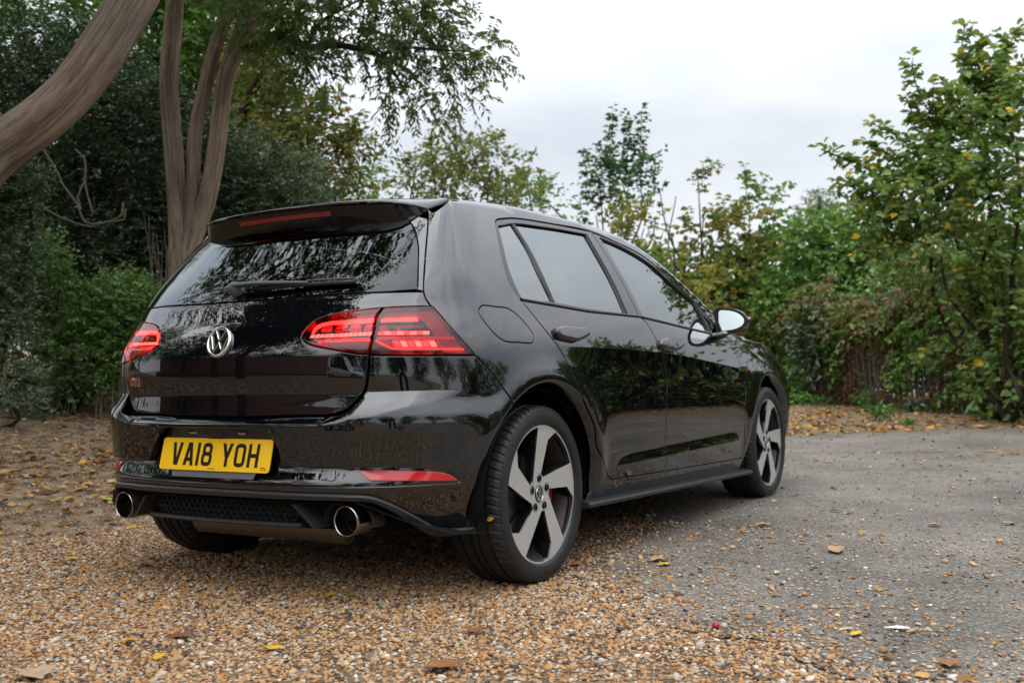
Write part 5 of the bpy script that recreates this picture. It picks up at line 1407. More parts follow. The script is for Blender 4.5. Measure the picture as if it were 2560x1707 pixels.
LM_BRIGHT = leaf_mat('fresh_green_leaf', [(0.054, 0.120, 0.026), (0.090, 0.186, 0.041), (0.138, 0.240, 0.060), (0.240, 0.324, 0.132)], [0, .4, .8, 1], .38, .25, .45)
LM_GREY = leaf_mat('grey_green_leaf', [(0.052, 0.086, 0.041), (0.086, 0.132, 0.063), (0.172, 0.218, 0.138)], None, .4, .2, .45)
LM_LOCUST = leaf_mat('locust_leaflet', [(0.056, 0.116, 0.041), (0.094, 0.169, 0.053), (0.140, 0.198, 0.056), (0.263, 0.188, 0.037)], [0, .45, .88, 1], .5, .35)
LM_TURN = leaf_mat('turning_leaf', [(0.06, 0.105, 0.026), (0.1, 0.145, 0.034), (0.17, 0.18, 0.04), (0.27, 0.2, 0.04), (0.24, 0.11, 0.03)], [0, .4, .68, .9, 1], .5, .38)
LM_OLIVE = leaf_mat('olive_leaf', [(0.088, 0.135, 0.045), (0.135, 0.176, 0.057), (0.191, 0.199, 0.064), (0.271, 0.223, 0.079)], [0, .5, .85, 1], .5, .4)
LM_SYC = leaf_mat('sycamore_leaf', [(0.032, 0.086, 0.040), (0.058, 0.130, 0.050), (0.090, 0.166, 0.050)], None, .45, .25)
LM_HAZEL = leaf_mat('hazel_leaf', [(0.074, 0.142, 0.035), (0.121, 0.209, 0.051), (0.189, 0.270, 0.074), (0.270, 0.331, 0.121), (0.675, 0.459, 0.041)], [0, .4, .75, .955, .985], .45, .35)
LM_MID = leaf_mat('mid_green_leaf', [(0.056, 0.144, 0.033), (0.096, 0.210, 0.044), (0.156, 0.270, 0.056), (0.260, 0.280, 0.060)], [0, .45, .85, 1], .5, .3)
LM_YEL = leaf_mat('yellow_green_leaf', [(0.1, 0.145, 0.028), (0.18, 0.2, 0.038), (0.28, 0.26, 0.05), (0.17, 0.12, 0.03)], [0, .4, .8, 1], .5, .4)
LM_VINE = leaf_mat('vine_leaf', [(0.05, 0.1, 0.022), (0.1, 0.16, 0.035), (0.14, 0.19, 0.05), (0.13, 0.068, 0.032), (0.22, 0.125, 0.06)], [0, 0.35, 0.58, 0.64, 1], .6, .25)
LM_DEAD = leaf_mat('withered_leaf', [(0.04, 0.022, 0.013), (0.085, 0.046, 0.025), (0.15, 0.082, 0.042), (0.25, 0.15, 0.08)], None, .8, .2, .2)
LM_LITTER = leaf_mat('fallen_leaf', [(.13, .060, .024), (.27, .135, .048), (.38, .215, .080), (.46, .30, .14), (.55, .33, .05), (.13, .19, .04)], [0, .3, .58, .8, .95, 1], .75, .12, .25)
# ------------------------------------------------------------------ plants
def pxr(r, depth): return r / (FOC * PW) * depth
def blob_px(r, px, py, rx, ry, depth, n, thick=.8, **k):
    c = at_depth(px, py, depth); return blob_points(r, c, (pxr(rx, depth), pxr(rx, depth) * thick, pxr(ry, depth)), n, **k)
def leafy(f, blobs, depth, cov, k, leaf, width, tl, shell=(.45, 1.0), gap=-.25, gs=2.2, **kw):
    """blobs: (px, py, rx, ry[, depth]); cov = leaves for each 1000 square pixels of blob; leaf, width, tl in photograph pixels"""
    for i, b in enumerate(blobs):
        dp = b[4] if len(b) > 4 else depth
        n = int(cov / k * PI * b[2] * b[3] / 1000 * 1.25) + 6
        P, D = blob_px(f.r, *b[:4], dp, n, shell=shell, gap=gap, gs=gs * 10 / dp, seed=.37 * i)
        ok = P[:, 2] > hgt(P[:, 0], P[:, 1]) + .03
        f.twigs(P[ok], D[ok] + np.array([0, 0, .25]) + f.r.normal(0, .35, P[ok].shape), pxr(tl, dp) * f.r.uniform(.6, 1.3, ok.sum()), k, pxr(leaf, dp), pxr(width, dp), **kw)
    return f
def canopy(f, blobs, n, k, leaf, width, tl, **kw):
    """crown parts out of view above: world centres and radii"""
    for i, (c, rd) in enumerate(blobs):
        P, D = blob_points(f.r, c, rd, n, shell=(.3, 1.0), gap=-.3, gs=1.6, seed=.21 * i)
        f.twigs(P, D + f.r.normal(0, .4, P.shape), tl * f.r.uniform(.6, 1.3, len(P)), k, leaf, width, **kw)
def stems_from(base, ends, r0, r1, seed, wob=.12):
    rr_ = np.random.default_rng(seed); out = []
    for e in ends:
        e = np.asarray(e, float); b = np.asarray(base, float); m1 = b + (e - b) * .4 + rr_.normal(0, wob, 3); m1[2] += .1 * abs(e[2] - b[2]); m2 = b + (e - b) * .75 + rr_.normal(0, wob, 3)
        out.append(([b, m1, m2, e], [r0, r0 * .75, r0 * .5, r1]))
    return out
def plant(name, label, cat, base, group=None):
    e = empty(name, (0, 0, 0)); tag(e, label, cat, group); return e
def gbase(px, depth, py=900):
    p = at_depth(px, py, depth); return np.array([p[0], p[1], float(hgt(p[0], p[1])) - .05])

# --- leaning trunk on the left
def leaning_tree():
    e = plant('leaning_tree', 'thick leaning grey brown tree trunk slanting over the dark evergreens', 'tree', None)
    D0 = 7.2
    pts = [at_depth(-420, 760, 7.0), at_depth(-250, 600, 7.0), at_depth(-110, 470, 7.1), at_depth(0, 372, D0), at_depth(100, 300, D0), at_depth(190, 215, D0), at_depth(258, 120, D0), at_depth(320, 20, 7.3), at_depth(372, -90, 7.4), at_depth(400, -320, 7.6), at_depth(380, -600, 7.8)]
    pts[0][2] = float(hgt(pts[0][0], pts[0][1])) - .1
    r0 = pxr(60, D0)
    P2 = [([pts[8], at_depth(470, -250, 7.6), at_depth(620, -420, 8.0)], [r0 * .6, r0 * .4, r0 * .15])]
    trunk_mesh([(pts, [r0 * 1.35, r0 * 1.25, r0 * 1.1, r0 * 1.02, r0 * .98, r0 * .95, r0 * .92, r0 * .88, r0 * .85, r0 * .7, r0 * .4])] + P2, 'trunk', M_BARK, e, 44, .085, 5)
    f = Foliage(21); canopy(f, [((-4.2, .2, 6.4), (1.9, 1.9, 1.2)), ((-5.4, 2.2, 6.6), (1.8, 1.8, 1.2)), ((-3.0, 1.8, 7.3), (1.7, 1.7, 1.0)), ((-4.6, -2.2, 6.6), (2.0, 1.8, 1.2)), ((-2.4, -.2, 7.8), (1.6, 1.7, .9)), ((-6.6, -.6, 6.2), (1.9, 1.9, 1.3))], 800, 12, .11, .045, .35, droop=.35)
    f.build('crown', LM_LOCUST, e)
leaning_tree()
# --- three-stemmed locust tree with the overhanging branch
def locust():
    e = plant('locust_tree', 'three stemmed locust tree with furrowed bark and branch reaching over the car', 'tree', None)
    D0 = 10.0; b = gbase(452, D0)
    w = lambda px: pxr(px, D0)
    A = [b, at_depth(450, 660, D0), at_depth(446, 600, D0), at_depth(440, 500, D0), at_depth(430, 350, D0), at_depth(421, 200, D0), at_depth(431, 80, D0), at_depth(440, -60, D0), at_depth(430, -420, D0)]
    Bp = [b + [.05, 0, 0], at_depth(458, 655, D0), at_depth(470, 580, D0), at_depth(483, 450, D0), at_depth(488, 335, D0), at_depth(512, 223, D0), at_depth(540, 112, D0), at_depth(576, 10, D0), at_depth(620, -150, D0), at_depth(640, -420, D0)]
    Cp = [b + [.09, 0, 0], at_depth(466, 655, D0), at_depth(478, 600, D0), at_depth(512, 513, D0), at_depth(532, 424, D0), at_depth(548, 312, D0), at_depth(563, 200, D0), at_depth(596, 112, D0), at_depth(636, 20, D0), at_depth(668, -90, D0), at_depth(700, -420, D0)]
    lim = [at_depth(580, 132, D0), at_depth(650, 113, 9.9), at_depth(720, 100, 9.7), at_depth(780, 120, 9.6), at_depth(832, 113, 9.5), at_depth(905, 126, 9.4), at_depth(950, 143, 9.3), at_depth(985, 182, 9.3), at_depth(1015, 232, 9.3)]
    l2 = [at_depth(945, 141, 9.3), at_depth(1010, 120, 9.2), at_depth(1090, 125, 9.1), at_depth(1180, 130, 9.0)]
    l3 = [at_depth(770, 115, 9.6), at_depth(800, 60, 9.5), at_depth(880, 10, 9.4), at_depth(980, -30, 9.3)]
    l4 = [at_depth(700, 102, 9.7), at_depth(740, 140, 9.6), at_depth(800, 150, 9.5), at_depth(830, 190, 9.5)]
    trunk_mesh([(A, [w(34), w(27), w(24), w(22), w(23), w(22), w(21), w(19), w(8)]), (Bp, [w(26), w(20), w(18), w(16), w(17), w(17), w(16), w(15), w(13), w(6)]), (Cp, [w(30), w(24), w(24), w(22), w(22), w(22), w(22), w(23), w(22), w(20), w(8)])], 'trunk', M_BARK, e, 44, .085, 9)
    trunk_mesh([(lim, [w(13), w(11), w(10), w(9), w(8), w(7), w(6), w(4), w(2)]), (l2, [w(5), w(4), w(3), w(1.5)]), (l3, [w(6), w(5), w(3), w(1.5)]), (l4, [w(5), w(4), w(3), w(2)])], 'limb', M_BARKD, e, 10, .05, 4)
    f = Foliage(33)
    bl = [(690, 40, 130, 70), (820, 45, 120, 70), (960, 40, 110, 75), (1060, 40, 90, 70), (930, 150, 120, 60), (1060, 125, 100, 65), (1165, 125, 80, 50), (1215, 130, 45, 38), (1040, 205, 110, 50), (1130, 225, 75, 48), (790, 165, 70, 48), (640, 60, 70, 60), (880, 10, 160, 60), (1100, 10, 60, 70), (760, -110, 330, 110), (1000, -90, 160, 90), (560, -160, 260, 130), (1000, 255, 50, 25), (760, 80, 90, 60), (870, 100, 80, 50), (720, 130, 80, 50), (1000, 90, 90, 55)]
    leafy(f, bl, 9.5, 25, 15, 19, 6.5, 62, shell=(.1, 1.05), gap=-.55, gs=3.2, droop=.55, spread=1.0, up=.8, jit=.22)
    f.build('crown', LM_LOCUST, e)
locust()
# --- dark evergreens
def evergreen(name, label, trunk_px, blobs, depth, per, seed, lm, leaf=14, group='evergreens along the bank', k=9, gap=-.45, trunk_r=.09, shell=(.35, 1.0)):
    e = plant(name, label, 'tree' if 'tree' in name else 'bush', None)
    b = gbase(trunk_px, depth)
    ends = [at_depth(q[0], q[1], (q[4] if len(q) > 4 else depth)) for q in blobs]
    trunk_mesh(stems_from(b, ends, trunk_r, .012, seed), 'trunk' if 'tree' in name else 'stems', M_BARKD, e, 10, .05, seed)
    f = Foliage(seed); leafy(f, blobs, depth, per, k, leaf, leaf * .52, 46, shell=shell, gap=gap, gs=2.4, droop=.12, up=.6)
    f.build('crown', lm, e); return e
evergreen('holly_tree', 'tall dark holly tree right behind the leaning trunk', 150, [(120, 300, 260, 260), (60, 620, 240, 240), (300, 520, 200, 260), (220, 800, 220, 170), (-160, 450, 200, 350)], 11.6, 78, 41, LM_EVER)
evergreen('holly_tree', 'dark holly tree between the leaning trunk and the locust stems', 360, [(390, 420, 170, 210), (420, 650, 170, 200), (300, 330, 150, 170), (500, 560, 120, 160), (380, 850, 160, 150), (330, 640, 140, 160)], 11.0, 78, 42, LM_EVER)
evergreen('holly_tree', 'dense blue green holly tree just right of the locust stems', 640, [(600, 440, 140, 120), (700, 470, 130, 90), (640, 560, 180, 110), (790, 490, 80, 60), (560, 330, 70, 110), (620, 700, 180, 130)], 11.4, 95, 43, LM_GREY, leaf=12)
evergreen('woodland_tree', 'tall shaded woodland tree filling the top left behind the trunks', 250, [(200, 60, 330, 230), (430, 120, 230, 220), (560, 40, 200, 170), (30, -120, 330, 180), (420, -160, 330, 180), (-150, 150, 220, 250), (560, 240, 90, 130)], 15.0, 34, 44, LM_MID, leaf=17, gap=-.35)
evergreen('woodland_tree', 'deep green woodland tree at the back of the dark wood', 520, [(300, 350, 330, 300), (560, 380, 220, 260), (80, 550, 330, 300), (520, 640, 300, 200), (730, 520, 120, 110)], 18.0, 40, 45, LM_EVER, leaf=19, gap=-1.2)
evergreen('fresh_green_bush', 'bright green leafy bush on the bank beside the car', 180, [(150, 720, 190, 130), (60, 820, 170, 130), (270, 800, 130, 110), (200, 880, 170, 90), (330, 760, 60, 50), (90, 640, 90, 60), (330, 860, 60, 80)], 8.9, 120, 46, LM_BRIGHT, leaf=13.5, gap=-.3, trunk_r=.02, shell=(.3, 1.0))
evergreen('grey_green_bush', 'grey green bush cut off at the edge of the view by the bank', -30, [(-10, 640, 75, 190), (10, 860, 80, 140), (-60, 480, 90, 150), (60, 470, 45, 60), (95, 960, 60, 40), (30, 990, 70, 30)], 7.9, 130, 47, LM_GREY, leaf=13, gap=-.25, trunk_r=.02)
# --- yellowing tree behind the locust
def turning_tree():
    e = plant('turning_tree', 'tree with yellowing leaves and dark slanting stem behind the locust branch', 'tree', None); D0 = 13.0
    b = gbase(560, D0); w = lambda p: pxr(p, D0)
    tp = [b, at_depth(585, 400, D0), at_depth(600, 300, D0), at_depth(640, 210, D0), at_depth(680, 140, D0), at_depth(700, 60, D0), at_depth(705, -60, D0)]
    t2 = [at_depth(600, 380, D0), at_depth(680, 330, D0), at_depth(760, 300, D0)]
    trunk_mesh([(tp, [w(20), w(14), w(13), w(12), w(10), w(7), w(3)]), (t2, [w(6), w(5), w(3)])], 'trunk', M_BARKD, e, 12, .05, 6)
    f = Foliage(52); leafy(f, [(690, 200, 100, 70), (720, 290, 130, 80), (820, 310, 90, 55), (860, 400, 60, 75), (760, 390, 110, 70), (680, 400, 110, 90), (880, 330, 35, 35), (650, 120, 80, 70), (820, 460, 60, 40)], D0, 46, 11, 19, 9, 70, shell=(.2, 1.0), gap=-.35, gs=2.6, droop=.45)
    f.build('crown', LM_TURN, e)
turning_tree()
# --- trees against the sky behind the car
def sky_tree(name, label, base_px, depth, blobs, per, k, leaf, width, lm, seed, tl=60, droop=.2, gap=-.15, shoots=(), six=False, trunk_r=.035, shell=(.2, 1.0), bark=None, group=None):
    e = plant(name, label, 'tree', None); b = gbase(base_px, depth)
    ends = [at_depth(q[0], q[1] - q[3] * .5, q[4] if len(q) > 4 else depth) for q in blobs[:9]]
    paths = stems_from(b, ends, trunk_r, .010, seed, wob=.18)
    f = Foliage(seed); leafy(f, blobs, depth, per, k, leaf, width, tl, shell=shell, gap=gap, gs=1.9, droop=droop, six=six)
    for sh in shoots:
        P = crom(np.array([at_depth(x, y, depth if len(q_) < 3 else q_[2]) for q_ in sh for x, y in [q_[:2]]]), .05)
        paths.append((P[::max(1, len(P) // 6)].tolist() + [P[-1]], [.012] + [.008] * (len(P[::max(1, len(P) // 6)]) - 1) + [.003]))
        leaf_, width_ = pxr(leaf, depth), pxr(width, depth); d = np.gradient(P, axis=0); nn = max(3, int(np.linalg.norm(P[-1] - P[0]) / (leaf_ * .45)))
        ii = np.linspace(0, len(P) - 1, nn).astype(int)
        for s_ in range(2):
            f.twigs(P[ii], d[ii] + f.r.normal(0, .3, (nn, 3)), leaf_ * 1.3, 3, leaf_, width_, droop=droop * .6, spread=1.3, six=six, jit=.3, up=1.0)
    trunk_mesh(paths, 'trunk', bark or M_BARKD, e, 8, .04, seed)
    f.build('crown', lm, e); return e
sky_tree('birch_tree', 'airy olive leaved tree against the sky above the car roof', 1150, 18, [(1120, 465, 150, 70), (1180, 410, 110, 70), (1020, 475, 90, 50), (1270, 480, 80, 45), (1150, 360, 60, 45), (1230, 440, 70, 45), (1080, 400, 60, 35), (1040, 440, 60, 40), (1160, 540, 230, 60)], 13, 9, 16, 9, LM_OLIVE, 61, gap=-.05,
         shoots=[[(1150, 420), (1140, 350), (1138, 310)], [(1085, 430), (1080, 370), (1078, 330)], [(1200, 400), (1230, 360), (1243, 335)], [(1030, 430), (1015, 400), (1003, 395)]])
sky_tree('small_leaved_tree', 'low small leaved tree by the roof aerial', 920, 20, [(930, 470, 75, 45), (880, 490, 60, 30), (990, 500, 70, 40), (870, 530, 90, 40)], 24, 9, 12, 7, LM_MID, 62, gap=-.15)
sky_tree('small_leaved_tree', 'thin tree standing above the rear door window line', 1330, 19, [(1320, 490, 60, 50), (1365, 520, 50, 40), (1280, 520, 80, 40), (1390, 560, 70, 40)], 24, 9, 12, 7, LM_MID, 63, gap=-.1, shoots=[[(1350, 500), (1355, 460), (1357, 440)], [(1320, 480), (1305, 450), (1300, 440)]])
sky_tree('sycamore_tree', 'young sycamore with three tall upright leading shoots', 1555, 22, [(1545, 455, 75, 60), (1500, 500, 45, 60), (1600, 480, 50, 70), (1490, 560, 45, 45), (1560, 540, 90, 60), (1640, 570, 70, 60)], 24, 8, 16, 11, LM_SYC, 64, gap=-.15, droop=.1,
         shoots=[[(1538, 480), (1533, 400), (1531, 335), (1531, 278)], [(1565, 470), (1568, 400), (1567, 340), (1566, 290)], [(1592, 470), (1597, 400), (1603, 330), (1604, 275)], [(1490, 520), (1470, 450), (1456, 375)], [(1512, 500), (1505, 430), (1497, 374)], [(1620, 470), (1630, 430), (1636, 395)], [(1470, 590), (1455, 540), (1450, 500)]])
sky_tree('hazel_bush', 'yellow green leaved bush beyond the windscreen', 1660, 20, [(1610, 600, 90, 60), (1680, 620, 80, 60), (1720, 680, 70, 50), (1640, 690, 90, 60), (1580, 560, 50, 40)], 48, 9, 15, 10, LM_YEL, 65, gap=-.2)
sky_tree('maple_tree', 'broad maple with reddish tips behind the yellow green bush', 1740, 23, [(1690, 520, 75, 60), (1745, 470, 55, 45), (1760, 560, 90, 70), (1650, 500, 45, 40), (1800, 620, 100, 90), (1700, 740, 150, 90), (1790, 760, 120, 90)], 40, 9, 17, 12, LM_TURN, 66, gap=-.2, shoots=[[(1755, 470), (1757, 430), (1758, 408)], [(1740, 440), (1770, 415), (1790, 420)]])
sky_tree('sycamore_tree', 'dark green sycamore standing over the door mirror', 1880, 24, [(1870, 520, 55, 60), (1860, 610, 100, 80), (1910, 560, 60, 50), (1860, 710, 120, 90), (1940, 660, 70, 70), (1900, 790, 110, 80)], 48, 9, 18, 13, LM_MID, 67, gap=-.25, shoots=[[(1866, 520), (1865, 460), (1864, 418)], [(1895, 520), (1903, 470), (1905, 450)], [(1925, 540), (1938, 500), (1940, 480)], [(1820, 600), (1810, 540), (1808, 500)]])
def conifer():
    e = plant('pine_tree', 'small distant blue green pine showing between the bushes', 'tree', None); D0 = 42.0
    b = at_depth(2048, 800, D0); b[2] = 0
    trunk_mesh([([b, at_depth(2048, 620, D0), at_depth(2048, 490, D0)], [.25, .2, .05])], 'trunk', M_BARKD, e, 8, .03, 3)
    f = Foliage(70); leafy(f, [(2048, 505, 30, 25), (2030, 530, 35, 30), (2070, 530, 35, 30), (2050, 570, 60, 40), (2050, 640, 70, 60)], D0, 90, 9, 12, 3, 25, gap=-.6)
    f.build('crown', LM_GREY, e)
conifer()
sky_tree('hedgerow_bush', 'mid green bush rising over the vine covered fence', 2080, 21.5, [(2040, 600, 70, 60), (2100, 640, 110, 80), (2190, 650, 100, 80), (2030, 690, 80, 70), (2120, 720, 140, 70), (2240, 720, 110, 70), (1980, 760, 80, 70)], 60, 9, 16, 11, LM_MID, 71, gap=-.3)
sky_tree('hedgerow_bush', 'light leaved bush below the large hazel behind the fence', 2330, 17.5, [(2330, 640, 110, 90), (2280, 720, 120, 60), (2420, 700, 130, 90), (2540, 680, 100, 120)], 60, 9, 17, 12, LM_BRIGHT, 72, gap=-.3)
sky_tree('hazel_tree', 'large hazel with arching shoots and a few yellow leaves leaning over the fence', 2520, 12.4, [(2440, 360, 120, 110), (2500, 240, 70, 80), (2350, 480, 130, 90), (2240, 490, 70, 45), (2470, 560, 150, 130), (2350, 620, 120, 70), (2530, 760, 85, 130), (2480, 720, 70, 60), (2550, 910, 50, 80), (2190, 540, 60, 40), (2600, 450, 110, 300), (2570, 300, 80, 110)], 27, 8, 20, 14.5, LM_HAZEL, 73, tl=95, droop=.18, gap=-.05, six=True,
         shoots=[[(2330, 480), (2200, 430), (2120, 400), (2052, 374)], [(2240, 520), (2160, 480), (2090, 455)], [(2360, 330), (2300, 240), (2280, 160), (2283, 145)], [(2400, 330), (2330, 300), (2270, 300)], [(2440, 260), (2405, 140), (2412, 62)], [(2500, 200), (2520, 120), (2555, 60)], [(2460, 240), (2450, 140), (2475, 85)], [(2330, 420), (2240, 340), (2180, 310)], [(2340, 380), (2290, 300), (2262, 240)], [(2300, 560), (2210, 540), (2140, 540)], [(2350, 840), (2320, 880), (2290, 900)], [(2440, 880), (2420, 920), (2425, 950)], [(2400, 420), (2350, 320), (2330, 230)], [(2430, 330), (2370, 230), (2350, 190)], [(2480, 300), (2440, 190), (2440, 110)], [(2530, 260), (2500, 150), (2510, 110)], [(2300, 460), (2230, 390), (2150, 350)], [(2280, 600), (2200, 600), (2140, 610)], [(2500, 330), (2480, 230), (2485, 170)]])

sky_tree('hedgerow_bush', 'dense green bush low behind the bonnet', 1850, 26, [(1820, 780, 120, 90), (1700, 800, 130, 90), (1930, 800, 100, 80), (1600, 740, 120, 110), (2000, 840, 90, 70)], 85, 9, 17, 12, LM_MID, 74, gap=-.7)
sky_tree('hedgerow_bush', 'dark bush deep behind the right end of the fence', 2450, 19, [(2400, 820, 160, 120), (2250, 840, 140, 100), (2540, 820, 130, 160), (2110, 850, 120, 90)], 60, 9, 18, 12, LM_EVER, 75, gap=-.9)
# ------------------------------------------------------------------ palisade fence with dead vines
FL = crom(np.array([[-9.5, 27.5], [-3.45, 18.3], [-.48, 13.75], [1.35, 12.0], [4.2, 10.4], [8.5, 8.6]]), .02)
def fence():
    e = plant('palisade_fence', 'dark green steel palisade fence under withered climbing vines', 'fence', None)
    d = np.concatenate([[0], np.cumsum(np.linalg.norm(np.diff(FL, axis=0), axis=1))])
    M_G = mat('dark_green_fence_paint', (.035, .085, .070), .5, 0, .4); add_noise_color(M_G, [(.020, .050, .042), (.045, .105, .088), (.075, .12, .10)], 5, 6, stretch=(1, 1, .3))
    prof = [(-.034, 0), (-.020, .016), (-.007, .004), (.007, .004), (.020, .016), (.034, 0)]
    V = []
    for z, top in ((.03, 0), (1.70, 0), (1.86, 1)):
        for x, y in prof: V.append((x * (.25 if top else 1), y, z))
    n = 6; F = [(k * n + i, k * n + i + 1, (k + 1) * n + i + 1, (k + 1) * n + i) for k in range(2) for i in range(5)]
    me = mesh_obj('pale', V, F, M_G); base = me.data; bpy.data.objects.remove(me)
    for q in np.arange(.1, d[-1], .152):
        i = min(np.searchsorted(d, q), len(FL) - 2); p = FL[i]; t = FL[min(i + 1, len(FL) - 1)] - FL[i - 1]
        if p[1] > 21 or p[0] > 5.5: continue
        o = bpy.data.objects.new('pale', base); o.location = (p[0], p[1], float(hgt(*p))); o.rotation_euler = (rng.normal(0, .01), rng.normal(0, .01), math.atan2(t[1], t[0])); link(o, e)
    for z in (.35, 1.5):
        m_ = MB(); m_.tube([(p[0] + .03, p[1] + .03, z) for p in FL[::20]], .025, 4); m_.build('rail', M_G, e)
    for q in np.arange(1.0, d[-1], 2.75):
        i = min(np.searchsorted(d, q), len(FL) - 2); p = FL[i]
        m_ = MB(); m_.box((p[0] + .06, p[1] + .06, .95), (.10, .06, 1.9)); m_.build('post', M_G, e)
    # vines
    v = plant('climbing_vine', 'withered brown and green vines smothering the palisade fence', 'vine', None)
    r = np.random.default_rng(81); nrmv = np.array([-.75, -.66])
    def along(n): 
        q = r.uniform(d[0], d[-1], n); i = np.clip(np.searchsorted(d, q), 1, len(FL) - 1); return FL[i], q
    # crest of green and brown leaves
    P, q = along(5200); z = 1.66 + .18 * np.sin(q * 1.1) + .12 * np.sin(q * 2.9 + 1) + r.normal(0, .16, len(q)); off = r.normal(0, .20, len(q))
    Pt = np.stack([P[:, 0] + nrmv[0] * off, P[:, 1] + nrmv[1] * off, z], 1); ok = (lump(Pt, 2.2, .3) > -.75); f = Foliage(82)
    f.twigs(Pt[ok], r.normal(0, 1, (ok.sum(), 3)) + [-.5, -.5, -.2], .22, 6, .10, .075, droop=.5)
    f.build('green_leaves', LM_VINE, v)
    f = Foliage(83); P, q = along(7500); z = r.uniform(.05, 1.7, len(q)); off = r.uniform(-.05, .18, len(q))
    Pt = np.stack([P[:, 0] + nrmv[0] * off, P[:, 1] + nrmv[1] * off, z], 1); ok = lump(Pt * [1, 1, .45], 2.6, .9) > -.45
    f.twigs(Pt[ok], np.array([0, 0, -1.0]) + r.normal(0, .3, (ok.sum(), 3)), .25, 5, .075, .038, droop=.2, jit=.5)
    f.build('withered_leaves', LM_DEAD, v)
    f = Foliage(84); P, q = along(1900); z = r.uniform(.3, 1.6, len(q)); off = r.uniform(.02, .2, len(q))
    Pt = np.stack([P[:, 0] + nrmv[0] * off, P[:, 1] + nrmv[1] * off, z], 1); ok = lump(Pt, 2.0, 2.1) > .05
    f.twigs(Pt[ok], r.normal(0, .6, (ok.sum(), 3)) + [-.4, -.4, 0], .25, 7, .09, .075, droop=.3); f.build('ivy_leaves', LM_MID, v)
    paths = []
    P, q = along(420)
    for p, s_ in zip(P, q):
        o = nrmv * r.uniform(.02, .14); x, y = p + o; h = r.uniform(.9, 1.75); lean = r.normal(0, .12)
        paths.append(([(x, y, 0), (x + lean * .4 + r.normal(0, .03), y, h * .5), (x + lean, y, h)], [.008, .007, .004]))
    trunk_mesh(paths, 'stems', mat('dry_vine_stem', (.13, .085, .055), .9), v, 5, 0, 8)
fence()
# ------------------------------------------------------------------ weeds along the edges
def weed(px, py, h, n, label, leaf, width, lm, seed, spread=.6, name='weed', six=True):
    p = ground_at_px(px, py); p[2] = float(hgt(p[0], p[1])); e = plant(name, label, 'plant', None)
    r = np.random.default_rng(seed); f = Foliage(seed)
    P = p + np.stack([r.normal(0, h * spread * .5, n), r.normal(0, h * spread * .5, n), r.uniform(0, h * .25, n)], 1); P[:, 2] = hgt(P[:, 0], P[:, 1]) + r.uniform(0, h * .3, n)
    f.twigs(P, r.normal(0, .5, (n, 3)) + [0, 0, 1.0], h * r.uniform(.5, 1.1, n), 5, leaf, width, droop=.3, six=six, spread=1.0); f.build('leaves', lm, e)
    trunk_mesh([([p + [0, 0, -.02], p + [.01, 0, h * .5], p + [0, .02, h * .8]], [.006, .005, .003])], 'stem', mat('green_stem', (.06, .11, .03), .6), e, 5, 0, seed)
for i, (px, py, h, n, lb, lf, wd, lm) in enumerate([
    (2200, 1052, .26, 26, 'small bright green weed tuft alone on the leaf strewn verge', .085, .030, LM_BRIGHT),
    (2270, 1062, .08, 9, 'flat green seedling beside the lone weed tuft', .06, .03, LM_BRIGHT),
    (2030, 1010, .22, 34, 'low green weeds at the foot of the fence nearest the front wheel', .09, .06, LM_BRIGHT),
    (2110, 1013, .26, 40, 'clump of broad leaved weeds below the middle of the fence', .10, .06, LM_BRIGHT),
    (2165, 1020, .34, 34, 'taller upright weed leaning on the fence', .10, .045, LM_MID),
    (2290, 1030, .22, 22, 'pale leaved weed in front of the bare pales', .12, .055, LM_GREY),
    (2360, 1028, .34, 50, 'feathery green weeds left of the dock plant', .07, .03, LM_MID),
    (2440, 1032, .44, 60, 'nettle patch between the feathery weeds and the dock', .09, .045, LM_MID),
    (2500, 1050, .42, 18, 'large leaved dock plant at the edge of the asphalt', .26, .13, LM_BRIGHT),
    (2556, 1045, .36, 40, 'leafy weeds beyond the dock plant', .09, .05, LM_BRIGHT),
    (1990, 1012, .20, 30, 'short weeds just past the front wheel', .08, .05, LM_MID)]):
    weed(px, py, h, n, lb, lf, wd, lm, 100 + i)
for i, (px, py, h, n, lb) in enumerate([(60, 1040, .34, 60, 'trailing bramble at the foot of the grey green bush'), (150, 1012, .30, 50, 'low bramble below the bright green bush'), (250, 1000, .30, 40, 'ivy tangle beside the tail lamp at the bank'), (305, 985, .4, 40, 'pale leaved sapling close behind the tail lamp')]):
    weed(px, py, h, n, lb, .055, .035, LM_GREY if i != 3 else LM_BRIGHT, 130 + i, .9)
